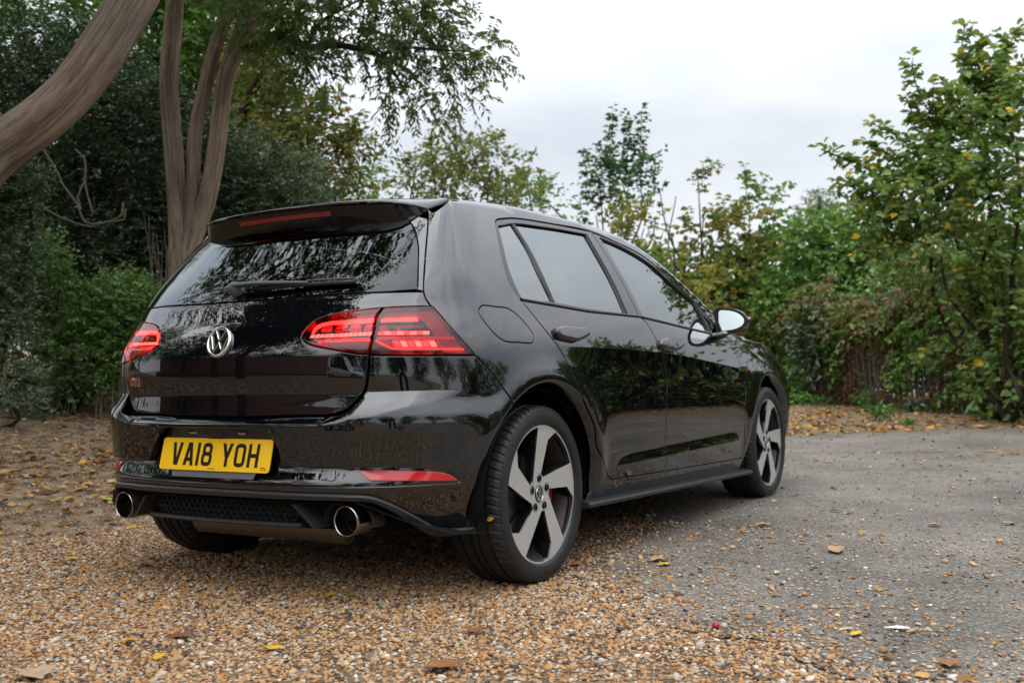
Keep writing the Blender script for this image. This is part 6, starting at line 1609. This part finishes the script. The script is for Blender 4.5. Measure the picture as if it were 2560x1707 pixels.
# bare stems and hanging vine ropes in the dark wood
def ropes():
    c3 = lambda u, v, dp: at_depth(u / 3.41, 300 + v / 3.41, dp)
    sets = [([(330, 200), (480, 430), (540, 560), (660, 720), (720, 870), (880, 880), (1040, 810), (1050, 700)], 'long looping bare vine hanging under the leaning trunk'),
            ([(240, 640), (400, 770), (560, 850), (780, 910), (900, 870), (1060, 850), (1070, 760)], 'low sagging bare vine crossing to the locust stems'),
            ([(640, 250), (720, 330), (720, 520), (660, 660), (690, 760)], 'forked bare vine dangling in the dark gap'),
            ([(720, 500), (745, 640), (790, 790)], 'short straight vine tip in the dark gap')]
    for k, (pp, lb) in enumerate(sets):
        o = trunk_mesh([([c3(u, v, 8.6 + .1 * k) for u, v in pp], [.008] * len(pp))], 'hanging_vine', mat('bare_vine_bark', (.15, .12, .095), .9), None, 6, 0, k); tag(o, lb, 'vine')
    e = plant('bare_saplings', 'cluster of thin bare brown stems at the foot of the locust', 'sapling', None)
    r = np.random.default_rng(91); paths = []
    for k in range(15):
        x = r.uniform(350, 450); b = gbase(x, 9.4); t = at_depth(x + r.normal(0, 25), r.uniform(480, 640), 9.4); paths.append(([b, (b + t) / 2 + r.normal(0, .06, 3), t], [.007, .005, .002]))
    for k in range(16):
        x = r.uniform(90, 330); b = gbase(x, 8.7); t = at_depth(x + r.normal(0, 20), r.uniform(780, 900), 8.7); paths.append(([b, (b + t) / 2 + r.normal(0, .03, 3), t], [.007, .006, .003]))
    trunk_mesh(paths, 'stems', mat('bare_vine_bark'), e, 6, 0, 9)
ropes()
# ------------------------------------------------------------------ pebbles, litter, grass
def pebble_shapes():
    out = []
    for k in range(5):
        bm = bmesh.new(); bmesh.ops.create_icosphere(bm, subdivisions=2, radius=.5)
        r = np.random.default_rng(200 + k); sx, sy, sz = r.uniform(.8, 1.25), r.uniform(.7, 1.0), r.uniform(.42, .68)
        for v in bm.verts:
            p = np.array(v.co); d = 1 + .10 * float(lump(p[None] * 1.0, 4.5, k)[0]); v.co = Vector((p[0] * sx * d, p[1] * sy * d, p[2] * sz * d))
        me = bpy.data.meshes.new('pebble_shape'); bm.to_mesh(me); bm.free(); me.polygons.foreach_set('use_smooth', np.ones(len(me.polygons), bool))
        me.materials.append(M_PEB); out.append(bpy.data.objects.new('pebble_shape', me))
    return out
M_PEB = mat('river_pebble', (.3, .2, .12), .62, 0, .4)
def _peb():
    n, l, b = nodes(M_PEB); oi = n.new('ShaderNodeObjectInfo'); cr = n.new('ShaderNodeValToRGB'); cr.color_ramp.interpolation = 'LINEAR'
    cols = [(0, (.030, .026, .024)), (.08, (.10, .065, .045)), (.20, (.30, .130, .042)), (.42, (.46, .225, .070)), (.60, (.38, .235, .120)), (.76, (.50, .33, .17)), (.82, (.26, .235, .215)), (.94, (.50, .42, .32)), (1.0, (.66, .61, .54))]
    for i, (p, c) in enumerate(cols):
        e = cr.color_ramp.elements[i] if i < 2 else cr.color_ramp.elements.new(p); e.position = p; e.color = (*c, 1)
    l.new(oi.outputs['Random'], cr.inputs[0])
    tc = n.new('ShaderNodeTexCoord'); nz = n.new('ShaderNodeTexNoise'); nz.inputs['Scale'].default_value = 4; nz.inputs['Detail'].default_value = 4; l.new(tc.outputs['Object'], nz.inputs['Vector'])
    mx = n.new('ShaderNodeMix'); mx.data_type = 'RGBA'; mx.blend_type = 'MULTIPLY'; mx.inputs[0].default_value = .5; l.new(cr.outputs[0], mx.inputs[6]); l.new(nz.outputs['Color'], mx.inputs[7])
    ga = n.new('ShaderNodeMix'); ga.data_type = 'RGBA'; ga.inputs[0].default_value = .45; l.new(cr.outputs[0], ga.inputs[6]); l.new(mx.outputs[2], ga.inputs[7])
    l.new(ga.outputs[2], b.inputs['Base Color'])
_peb()
PEB = pebble_shapes()
def scatter(name, P, scale, label, seed):
    r = np.random.default_rng(seed); n = len(P); me = bpy.data.meshes.new(name)
    me.vertices.add(n); me.vertices.foreach_set('co', np.asarray(P, np.float32).ravel())
    a = me.attributes.new('scl', 'FLOAT', 'POINT'); a.data.foreach_set('value', np.asarray(scale, np.float32))
    a = me.attributes.new('rot', 'FLOAT_VECTOR', 'POINT'); a.data.foreach_set('vector', np.stack([r.normal(0, .25, n), r.normal(0, .25, n), r.uniform(0, 6.28, n)], 1).astype(np.float32).ravel())
    a = me.attributes.new('idx', 'INT', 'POINT'); a.data.foreach_set('value', r.integers(0, len(PEB), n).astype(np.int32))
    o = link(bpy.data.objects.new(name, me)); me.materials.append(M_PEB)
    ng = bpy.data.node_groups.get('scatter_pebbles')
    if ng is None:
        ng = bpy.data.node_groups.new('scatter_pebbles', 'GeometryNodeTree'); ng.interface.new_socket('Geometry', in_out='INPUT', socket_type='NodeSocketGeometry'); ng.interface.new_socket('Geometry', in_out='OUTPUT', socket_type='NodeSocketGeometry')
        N, L = ng.nodes.new, ng.links.new
        gi, go = N('NodeGroupInput'), N('NodeGroupOutput'); ip = N('GeometryNodeInstanceOnPoints'); gti_ = N('GeometryNodeGeometryToInstance')
        for ob in PEB[::-1]:
            oi = N('GeometryNodeObjectInfo'); oi.inputs[0].default_value = ob; L(oi.outputs['Geometry'], gti_.inputs[0])
        def na(nm, t):
            q = N('GeometryNodeInputNamedAttribute'); q.data_type = t; q.inputs[0].default_value = nm; return q.outputs[0]
        ip.inputs['Pick Instance'].default_value = True
        L(gi.outputs[0], ip.inputs['Points']); L(gti_.outputs[0], ip.inputs['Instance']); L(na('idx', 'INT'), ip.inputs['Instance Index'])
        er = N('FunctionNodeEulerToRotation'); L(na('rot', 'FLOAT_VECTOR'), er.inputs[0]); L(er.outputs[0], ip.inputs['Rotation']); L(na('scl', 'FLOAT'), ip.inputs['Scale'])
        L(ip.outputs[0], go.inputs[0])
    o.modifiers.new('scatter', 'NODES').node_group = ng
    tag(o, label, 'gravel', kind='stuff'); return o
def cam_xy(P): return np.hypot(P[:, 0] - CAM_POS[0], P[:, 1] - CAM_POS[1])
def in_view(P, margin=.12):
    d = np.c_[P[:, :2], np.zeros(len(P))] - CAM_POS; z = d @ _F; u = (d @ _R) / z * FOC; v = (d @ _U) / z * FOC
    return (z > .5) & (np.abs(u) < .5 + margin) & (v > -.36 - margin) & (v < .4)
def pebbles():
    r = np.random.default_rng(300)
    # dense gravel, thinning with distance because only near stones are told apart
    P = np.concatenate([np.stack([r.uniform(-1.9, 3.3, 150000), r.uniform(-2.2, 1.5, 150000)], 1), np.stack([r.uniform(-6, 3.4, 170000), r.uniform(-2.6, 6.5, 170000)], 1)]); P = P[in_view(P)]
    d = cam_xy(P); asp = on_asphalt(P); db = dist_border(P)
    dens = np.interp(d, [2.2, 4.0, 5.5, 7, 10], [1.0, 1.0, .75, .5, .2])
    patch = .5 + .5 * np.clip(lump(np.c_[P, np.zeros(len(P))], 1.6, 1.3) + .75, -1, 1)
    dens = dens * (.45 + .55 * patch)
    left = sstep(-1.6, -3.0, P[:, 0]); dens *= 1 - .45 * left
    dens = np.where(asp, np.maximum(.95 * np.exp(-db / .11), .035 + .18 * np.exp(-db / .6) * np.clip(lump(np.c_[P, np.zeros(len(P))], 3.0, .7) + .5, 0, 1)) * np.interp(d, [2.2, 6, 12], [1, .8, .4]), dens)
    keep = r.uniform(0, 1, len(P)) < dens; P = P[keep]; d = d[keep]
    sc = .0074 + .0095 * r.uniform(0, 1, len(P)) ** 1.9; big = r.uniform(0, 1, len(P)) < .035; sc[big] *= r.uniform(1.3, 1.9, big.sum()); sc *= np.interp(d, [3, 6, 10], [1, 1.12, 1.5])
    z = hgt(P[:, 0], P[:, 1]) + np.where(on_asphalt(P), .004, 0) + sc * .16
    scatter('gravel', np.c_[P, z], sc, 'loose brown and orange pebbles strewn round the car', 5)
    return len(P)
NPEB = pebbles()
def litter():
    r = np.random.default_rng(400)
    def lay(n, box, dens, size, seed, name, label, lm, flat=.35):
        P = np.stack([r.uniform(box[0], box[1], n), r.uniform(box[2], box[3], n)], 1); P = P[r.uniform(0, 1, n) < dens(P)]
        m = len(P); z = hgt(P[:, 0], P[:, 1]) + .006 + r.uniform(0, .012, m); a = r.uniform(0, 6.28, m)
        D = np.stack([np.cos(a), np.sin(a), r.normal(0, .12, m)], 1); U = np.array([0, 0, 1.0]) + r.normal(0, flat, (m, 3)); L_ = size * r.uniform(.55, 1.35, m)
        V, lo, fs = leaf_arrays(np.c_[P, z], D, U, L_, L_ * r.uniform(.4, .8, m), .22, True, .10)
        o = fast_mesh(name, V, lo, fs, lm, None, False); tag(o, label, 'leaves', kind='stuff')
    nz = lambda P, s, q: lump(np.c_[P, np.zeros(len(P))], s, q)
    lay(30000, (-9, -1.1, -3, 9), lambda P: sstep(-1.2, -2.6, P[:, 0]) * np.clip(.55 + .45 * nz(P, 1.5, .2), .12, 1), .062, 1, 'leaf_litter', 'fallen brown leaves covering the bank beside the car', LM_LITTER)
    lay(24000, (-7, 9, 5, 22), lambda P: (~on_asphalt(P)) * np.clip(.6 + .4 * nz(P, .9, .5), .15, 1) * sstep(4.5, 7.5, P[:, 1]), .085, 2, 'leaf_litter', 'fallen orange brown leaves on the verge before the fence', LM_LITTER)
    lay(5200, (-3, 10, -3.5, 10), lambda P: on_asphalt(P) * np.clip(.22 + .5 * np.exp(-seg_dist(P, far_e, False) / .7) + .12 * nz(P, 2.0, 1.5), .03, 1), .036, 3, 'leaf_litter', 'scattered small yellow and tan leaf scraps on the asphalt', LM_LITTER)
    # thin grass on the bank
    m = 5200; P = np.stack([r.uniform(-8, -1.5, m), r.uniform(-2.5, 8, m)], 1); P = P[(nz(P, 1.9, 3.1) > .35)]; m = len(P); z = hgt(P[:, 0], P[:, 1])
    q = np.repeat(np.c_[P, z], 4, 0) + np.c_[r.normal(0, .02, (4 * m, 2)), np.zeros(4 * m)]
    V, lo, fs = leaf_arrays(q, r.normal(0, .45, (4 * m, 3)) + [0, 0, .8], r.normal(0, 1, (4 * m, 3)), r.uniform(.035, .085, 4 * m), .007, .2)
    o = fast_mesh('grass', V, lo, fs, leaf_mat('thin_grass', [(.06, .11, .018), (.12, .15, .028), (.21, .18, .05)], None, .6, .25), None, False); tag(o, 'thin patches of short grass on the leaf covered bank', 'grass', kind='stuff')
    m = 2600; P = np.stack([r.uniform(-7, 7, m), r.uniform(8, 20, m)], 1); dF = seg_dist(P, FL[::10], False); P = P[(dF < .9) & (r.uniform(0, 1, m) < np.exp(-dF / .35))]; m = len(P)
    q = np.repeat(np.c_[P, hgt(P[:, 0], P[:, 1])], 14, 0) + np.c_[r.normal(0, .07, (14 * m, 2)), np.zeros(14 * m)]
    V, lo, fs = leaf_arrays(q, r.normal(0, .5, (14 * m, 3)) + [0, 0, .7], r.normal(0, 1, (14 * m, 3)), r.uniform(.06, .17, 14 * m), .016, .2)
    o = fast_mesh('grass', V, lo, fs, leaf_mat('fresh_grass', [(.05, .12, .018), (.09, .17, .03), (.14, .20, .04)], None, .55, .3), None, False); tag(o, 'fresh green grass and seedlings along the fence foot', 'grass', kind='stuff')
litter()
# single leaves that can be picked out
def single_leaf(px, py, size, col, label, seed, lobed=False, flat=.3, name='fallen_leaf'):
    p = ground_at_px(px, py); r = np.random.default_rng(seed); a = r.uniform(0, 6.28)
    n = 16; t = np.linspace(0, 2 * PI, n, endpoint=False); rad = size * .5 * (np.where(np.arange(n) % 2, .62, 1.0) if lobed else 1.0) * np.ones(n)
    x = rad * np.cos(t) * (1.0 if lobed else 1.15); y = rad * np.sin(t) * (.85 if lobed else .52)
    zz = .010 * size / .05 * (np.abs(y) / size * 1.4) + r.normal(0, .0015, n) + np.abs(x) * .05
    V = np.stack([x * math.cos(a) - y * math.sin(a), x * math.sin(a) + y * math.cos(a), zz + .006], 1); V = np.vstack([V, [0, 0, .006]]) + [p[0], p[1], float(hgt(p[0], p[1])) + .005]
    m_ = mat('leaf_' + label.split()[0] + '_%d' % seed, col, .6, 0, .3); add_noise_color(m_, [tuple(c * .7 for c in col), col], 40, 3)
    o = mesh_obj(name, V, [(i, (i + 1) % n, n) for i in range(n)], m_, None, True); tag(o, label, 'leaf')
Y, T, BR, GR = (.62, .36, .015), (.42, .24, .11), (.24, .10, .035), (.22, .30, .03)
for i, (px, py, sz, c, lb, lo_) in enumerate([
    (680, 1631, .060, Y, 'curled bright yellow leaf on the gravel well behind the exhaust', False), (182, 1402, .05, Y, 'yellow leaf on the gravel out beyond the left rear wheel', False),
    (160, 1513, .035, Y, 'small round yellow leaf between grey pebbles', False), (112, 1478, .045, (.50, .36, .10), 'pale yellow leaf next to the small round one', False),
    (403, 1529, .035, Y, 'deep yellow leaf fragment on open gravel', False), (398, 1651, .055, Y, 'yellow leaf lying near the bottom gravel patch', False), (322, 1611, .05, (.55, .25, .03), 'orange yellow leaf on sandy gravel', False),
    (826, 1497, .050, Y, 'flat yellow leaf on gravel behind the right tail pipe', False), (878, 1497, .04, GR, 'green leaf beside the flat yellow leaf', False),
    (1186, 1586, .075, BR, 'lobed orange brown oak leaf on the gravel', True), (1108, 1679, .11, BR, 'large dry lobed brown leaf on the gravel', True), (88, 1698, .13, (.40, .28, .17), 'large pale tan leaf half buried in gravel', True),
    (452, 1600, .08, (.16, .07, .03), 'dark crumpled brown leaf on the gravel', True), (275, 1253, .14, (.30, .40, .10), 'long pale green willow leaf left of the exhaust', False), (1662, 1417, .055, Y, 'smooth yellow leaf on the asphalt beside the tan one', False), (1646, 1405, .085, T, 'curled tan leaf standing on the asphalt', True),
    (1910, 1319, .10, T, 'flat tan maple leaf on the asphalt past the sill', True), (2374, 1670, .08, BR, 'cupped brown leaf alone on the grey asphalt', True), (2140, 1594, .045, Y, 'small gold leaf on the asphalt near the feather', False),
    (2115, 1582, .04, (.55, .40, .15), 'pale leaf scrap next to the small gold leaf', False), (1942, 1438, .04, (.55, .42, .16), 'cream leaf fragment in the middle of the asphalt', False), (2090, 1381, .12, T, 'long brown leaf strip on the asphalt', False), (2335, 1318, .07, T, 'pinkish tan leaf far out on the asphalt', True), (2520, 1314, .06, T, 'tan leaf near the edge of the asphalt', False), (1440, 1420, .07, (.42, .16, .04), 'orange leaf pressed under the tyre edge', True)]):
    single_leaf(px, py, sz, c, lb, 500 + i, lo_)
def feather():
    p = ground_at_px(2247, 1580); V = []; F = []; a = .35
    for i, t in enumerate(np.linspace(-1, 1, 12)):
        w = .014 * (1 - abs(t) ** 1.6) * (1.15 if i % 2 else .85) + .001; x = t * .034; z = .010 - .003 * t * t
        for s in (-1, 0, 1): V.append((p[0] + x * math.cos(a) - s * w * math.sin(a), p[1] + x * math.sin(a) + s * w * math.cos(a), z + (.004 if s else 0)))
    F = [(3 * i + k, 3 * i + k + 1, 3 * i + k + 4, 3 * i + k + 3) for i in range(11) for k in range(2)]
    o = mesh_obj('feather', V, F, mat('white_down', (.82, .82, .82), .9), None, True); tag(o, 'small white feather lying on the asphalt', 'feather')
    p = ground_at_px(1790, 1579); m_ = MB(); m_.lathe([(-.011, .0001), (-.009, .006), (-.002, .0105), (.006, .009), (.010, .003), (.0105, .0001)], (p[0], p[1], .016), n=14); o = m_.build('berry', mat('red_berry_skin', (.35, .012, .03), .25), None, True); tag(o, 'single red berry on the asphalt edge', 'berry')
feather()
def tyre_leaf():
    d = pray(1226, 1299); t = np.linspace(3.0, 5.0, 2000); P = CAM_POS + t[:, None] * d
    k = np.argmax((np.hypot(P[:, 1], P[:, 2] - HUB_Z) < .3215) & (np.abs(P[:, 0]) < .868)); p = P[k]
    rd = nrm(np.array([0, p[1], p[2] - HUB_Z])); tg = np.array([1.0, 0, 0]); up = np.cross(rd, tg)
    V, lo, fs = leaf_arrays(np.array([p + rd * .002 - tg * .012]), np.array([tg + up * .3]), np.array([rd + up * .4]), np.array([.030]), np.array([.019]), .25, True, .05)
    o = fast_mesh('stuck_leaf', V, lo, fs, mat('leaf_gold', (.60, .34, .02), .6), None, True); tag(o, 'golden leaf stuck to the tread of the rear tyre', 'leaf')
tyre_leaf()
# ------------------------------------------------------------------ what the paintwork mirrors: hedge on the right, trees, wall and cars behind the camera
def simple_tree(name, label, x, y, h, rad, n, leaf, lm, seed, trunk_r=.14, cat='tree', low=.35, group=None):
    e = plant(name, label, cat, None, group); z0 = float(hgt(x, y)); r = np.random.default_rng(seed); f = Foliage(seed)
    cz = z0 + h * (low + (1 - low) / 2)
    bl = [((x, y, cz), (rad, rad, h * (1 - low) / 2), .5)] + [((x + r.normal(0, rad * .5), y + r.normal(0, rad * .5), z0 + h * r.uniform(low, .9)), (rad * .5, rad * .5, rad * .45), .17) for _ in range(3)]
    for i, (c, rd, w) in enumerate(bl):
        P, D = blob_points(r, c, rd, int(n * w), shell=(.3, 1.0), gap=-.5, gs=1.3, seed=i * .3 + seed * .01); ok = P[:, 2] > z0 + .05
        f.twigs(P[ok], D[ok] + r.normal(0, .4, P[ok].shape), leaf * 3.5, 8, leaf, leaf * .6, droop=.2)
    f.build('crown', lm, e)
    trunk_mesh([([(x, y, z0 - .1), (x + .1, y, z0 + h * .35), (x, y + .1, z0 + h * .8)], [trunk_r, trunk_r * .7, .03])] + stems_from((x, y, z0 + h * .3), [c for c, _, _ in bl[1:]], trunk_r * .5, .02, seed), 'trunk', M_BARKD, e, 8, .04, seed)
hedge_spots = [(4.6, 10.6, 3.4, 1.5), (6.6, 10.2, 2.8, 1.6), (8.6, 9.0, 3.6, 1.7), (10.4, 7.4, 3.0, 1.7), (11.6, 5.2, 3.9, 1.8), (12.6, 2.8, 3.1, 1.7), (13.2, .4, 4.2, 1.8)]
hl = ['hazel hedge bush straight after the large hazel', 'low hedge bush next along from the hazel hedge', 'rounded hedge bush where the hedge turns the corner', 'dark hedge bush in the side hedge', 'tall hedge bush halfway down the side hedge', 'broad hedge bush near the end of the side hedge', 'end tree of the side hedge']
for i, (x, y, h, rd) in enumerate(hedge_spots): simple_tree('hedge_bush', hl[i], x, y, h, rd, 2600, .12, (LM_HAZEL, LM_MID, LM_VINE, LM_MID, LM_BRIGHT, LM_MID, LM_TURN)[i], 600 + i, .05, 'bush', 0.0)
back = [(-13, -9, 8, 3.2), (-17, -4, 9, 3.4), (-9, -17, 9, 3.2), (-1, -24, 7, 3.0), (6, -27, 8, 3.4), (14, -24, 7.5, 3.2), (21, -17, 9, 3.6), (24, -8, 8, 3.3), (-15, -15, 10, 3.6), (-20, -11, 9, 3.4), (-4.6, -6.2, 9.5, 3.0), (-7.5, -7.5, 9, 3.0)]
bl_ = ['tall dark tree behind the brick wall end', 'broad tree at the top of the bank behind the car', 'tree behind the middle of the brick wall', 'tree beyond the parked white car', 'tree far across the car park', 'round tree at the far corner of the car park', 'large tree on the far right of the car park', 'tree behind the side hedge', 'tallest tree behind the brick wall', 'tree on the upper bank beyond the wall', 'tree spreading over the gravel behind the camera', 'tree beside the brick wall near the gravel']
for i, (x, y, h, rd) in enumerate(back): simple_tree('boundary_tree', bl_[i], x, y, h, rd, 1700, .24, (LM_EVER, LM_MID, LM_EVER, LM_MID)[i % 4], 640 + i, .2, low=.15 if i < 10 else .52)
def wall():
    M_BRK = mat('red_brick', (.22, .09, .06), .85, 0, .2); n, l, b = nodes(M_BRK)
    tc = n.new('ShaderNodeTexCoord'); br = n.new('ShaderNodeTexBrick'); br.inputs['Color1'].default_value = (.20, .080, .055, 1); br.inputs['Color2'].default_value = (.30, .125, .085, 1); br.inputs['Mortar'].default_value = (.30, .27, .24, 1)
    br.inputs['Scale'].default_value = 1.0; br.inputs['Brick Width'].default_value = .225; br.inputs['Row Height'].default_value = .075; br.inputs['Mortar Size'].default_value = .008
    mp = n.new('ShaderNodeMapping'); mp.inputs['Rotation'].default_value = (math.radians(90), 0, 0); l.new(tc.outputs['Object'], mp.inputs[0]); l.new(mp.outputs[0], br.inputs['Vector']); l.new(br.outputs['Color'], b.inputs['Base Color'])
    m_ = MB(); m_.box((0, 0, 1.0), (17, .23, 2.3)); m_.box((0, 0, 2.18), (17.1, .30, .08))
    o = m_.build('brick_wall', M_BRK); o.location = (-8.5, -12.5, float(hgt(-8.5, -12.5)) - .2); o.rotation_euler = (0, 0, math.radians(-38)); tag(o, 'old red brick boundary wall behind the car park', 'wall')
    r = np.random.default_rng(9); m = 1800; t = r.uniform(-8.5, 8.5, m); off = np.abs(r.normal(0, .5, m)) + .15; c, s = math.cos(math.radians(-38)), math.sin(math.radians(-38))
    P = np.stack([-8.5 + t * c - off * s * -1 * -1, -12.5 + t * s + off * c], 1); z = hgt(P[:, 0], P[:, 1])
    q = np.repeat(np.c_[P, z], 5, 0) + np.c_[r.normal(0, .08, (5 * m, 2)), np.zeros(5 * m)]
    V, lo, fs = leaf_arrays(q, r.normal(0, .4, (5 * m, 3)) + [0, 0, 1], r.normal(0, 1, (5 * m, 3)), r.uniform(.15, .45, 5 * m), .05, .2); o = fast_mesh('grass', V, lo, fs, MATS['fresh_grass'], None, False); tag(o, 'long grass growing along the brick wall', 'grass', kind='stuff')
wall()
def parked(label, loc, rz, paint, group=None):
    """another hatchback: the main outside parts of the near car in another paint"""
    e = empty('parked_car', loc); e.rotation_euler = (0, 0, rz); tag(e, label, 'car', group)
    names = ('boot_lid', 'rear_window', 'rear_bumper', 'quarter_panel', 'rear_door', 'front_door', 'front_wing', 'front_bumper', 'bonnet', 'windscreen', 'roof', 'window_frame', 'quarter_window', 'rear_door_window', 'front_door_window', 'roof_spoiler', 'corner_tail_lamp', 'boot_tail_lamp', 'sill_blade', 'underbody_blocker', 'windscreen_pillar', 'inner_shell', 'arch_leak_ring')
    for o in list(car.children):
        if o.name.split('.')[0] not in names or o.type != 'MESH': continue
        c = o.copy(); c.parent = e; COL.objects.link(c)
        if c.material_slots and c.material_slots[0].material == M_PAINT: c.material_slots[0].link = 'OBJECT'; c.material_slots[0].material = paint
    for y in (0, WHEELBASE):
        for s in (1, -1):
            w = empty('wheel', (s * .76, y, HUB_Z), e); w.rotation_euler = (0, 0, 0 if s > 0 else PI)
            for nm in ('tyre', 'rim_face', 'rim_barrel'):
                for o in WP[nm]: c = o.copy(); c.parent = w; COL.objects.link(c)
M_WHITE = mat('white_car_paint', (.72, .72, .72), .3, 0, .5, coat=1.0, coat_rough=.03); M_BLUE = mat('blue_car_paint', (.02, .05, .16), .3, 0, .5, coat=1.0, coat_rough=.03)
parked('white hatchback parked across the car park behind the camera', (-1.6, -11.6, 0), math.radians(-62), M_WHITE)
parked('blue hatchback parked beyond the white one', (.6, -16.5, 0), math.radians(-70), M_BLUE)

# ------------------------------------------------------------------ the photographer, seen only as a small figure in the bumper
def figure():
    e = empty('person', (0, 0, 0)); tag(e, 'person in dark clothes standing with legs apart holding a camera at the waist', 'person')
    o0 = np.array([2.98, -3.95, 0]); fw = nrm(np.array([-.5, .86, 0])); rt = np.array([fw[1], -fw[0], 0])
    def W(r, f, z): return o0 + rt * r + fw * f + np.array([0, 0, z])
    def skin(name, verts, edges, radii, m, root=0):
        me = bpy.data.meshes.new(name); me.from_pydata([tuple(v) for v in verts], edges, []); ob = link(bpy.data.objects.new(name, me), e)
        md = ob.modifiers.new('skin', 'SKIN'); md.use_smooth_shade = True
        for i, r in enumerate(radii): me.skin_vertices[0].data[i].radius = (r, r) if not isinstance(r, tuple) else r
        me.skin_vertices[0].data[root].use_root = True
        ob.modifiers.new('sub', 'SUBSURF').levels = 1; ob.modifiers['sub'].render_levels = 1; me.materials.append(m); return ob
    M_SK = mat('skin', (.45, .27, .19), .5); M_TR = mat('dark_trousers', (.012, .012, .014), .85); M_TP = mat('dark_jumper', (.03, .022, .020), .9); M_SH = mat('pale_trainers', (.5, .48, .45), .7); M_HR = mat('brown_hair', (.03, .018, .01), .7)
    P = [W(0, 0, .95), W(.11, .02, .88), W(.17, .05, .48), W(.21, .0, .09), W(-.11, .02, .88), W(-.17, .05, .48), W(-.21, 0, .09), W(0, .03, 1.15), W(0, .08, 1.36), W(0, .10, 1.48), W(0, .13, 1.56), W(0, .15, 1.66), W(0, .16, 1.75),
         W(.19, .09, 1.38), W(.27, .12, 1.12), W(.12, .38, .98), W(.04, .46, .96), W(-.19, .09, 1.38), W(-.27, .12, 1.12), W(-.12, .38, .98), W(-.04, .46, .96)]
    E_ = [(0, 1), (1, 2), (2, 3), (0, 4), (4, 5), (5, 6), (0, 7), (7, 8), (8, 9), (9, 10), (10, 11), (11, 12), (8, 13), (13, 14), (14, 15), (15, 16), (8, 17), (17, 18), (18, 19), (19, 20)]
    R_ = [.13, .095, .07, .05, .095, .07, .05, .14, .15, .06, .055, .095, .075, .075, .055, .042, .035, .075, .055, .042, .035]
    skin('body', P, E_, R_, M_SK)
    skin('trousers', [P[0] + [0, 0, .04], P[0], P[1], P[2], P[3] + [0, 0, .02], P[4], P[5], P[6] + [0, 0, .02]], [(0, 1), (1, 2), (2, 3), (3, 4), (1, 5), (5, 6), (6, 7)], [.15, .15, .115, .09, .075, .115, .09, .075], M_TR, 1)
    skin('jumper', [P[0] + [0, 0, .02], P[7], P[8], P[9] - [0, 0, .04], P[13], P[14], P[15] - fw * .03, P[17], P[18], P[19] - fw * .03], [(0, 1), (1, 2), (2, 3), (2, 4), (4, 5), (5, 6), (2, 7), (7, 8), (8, 9)], [.16, .165, .175, .075, .09, .07, .055, .09, .07, .055], M_TP, 1)
    for s in (1, -1): skin('shoe', [W(.21 * s, -.06, .045), W(.215 * s, .06, .045), W(.22 * s, .17, .035)], [(0, 1), (1, 2)], [.045, .05, .038], M_SH)
    skin('hair', [P[11] + [0, 0, .03] - fw * .02, P[12] + [0, 0, .01] - fw * .02], [(0, 1)], [.10, .085], M_HR)
    for s in (1, -1):
        for k in range(4): skin('finger', [W(.04 * s, .46, .99 - .02 * k), W(.02 * s, .50, .985 - .02 * k), W(-.005 * s, .50, .98 - .02 * k)], [(0, 1), (1, 2)], [.010, .009, .008], M_SK)
        skin('thumb', [W(.045 * s, .45, 1.0), W(.03 * s, .46, 1.03), W(.01 * s, .47, 1.035)], [(0, 1), (1, 2)], [.011, .010, .009], M_SK)
    c = W(0, .47, .96); m_ = MB(); m_.box(c, (.13, .06, .09), np.stack([rt, fw, [0, 0, 1]], 1)); m_.tube([c + fw * .02, c + fw * .10], .035, 16)
    o = m_.build('camera_body', mat('camera_black', (.015, .015, .016), .5), None); tag(o, 'black camera held by the person', 'camera')
figure()
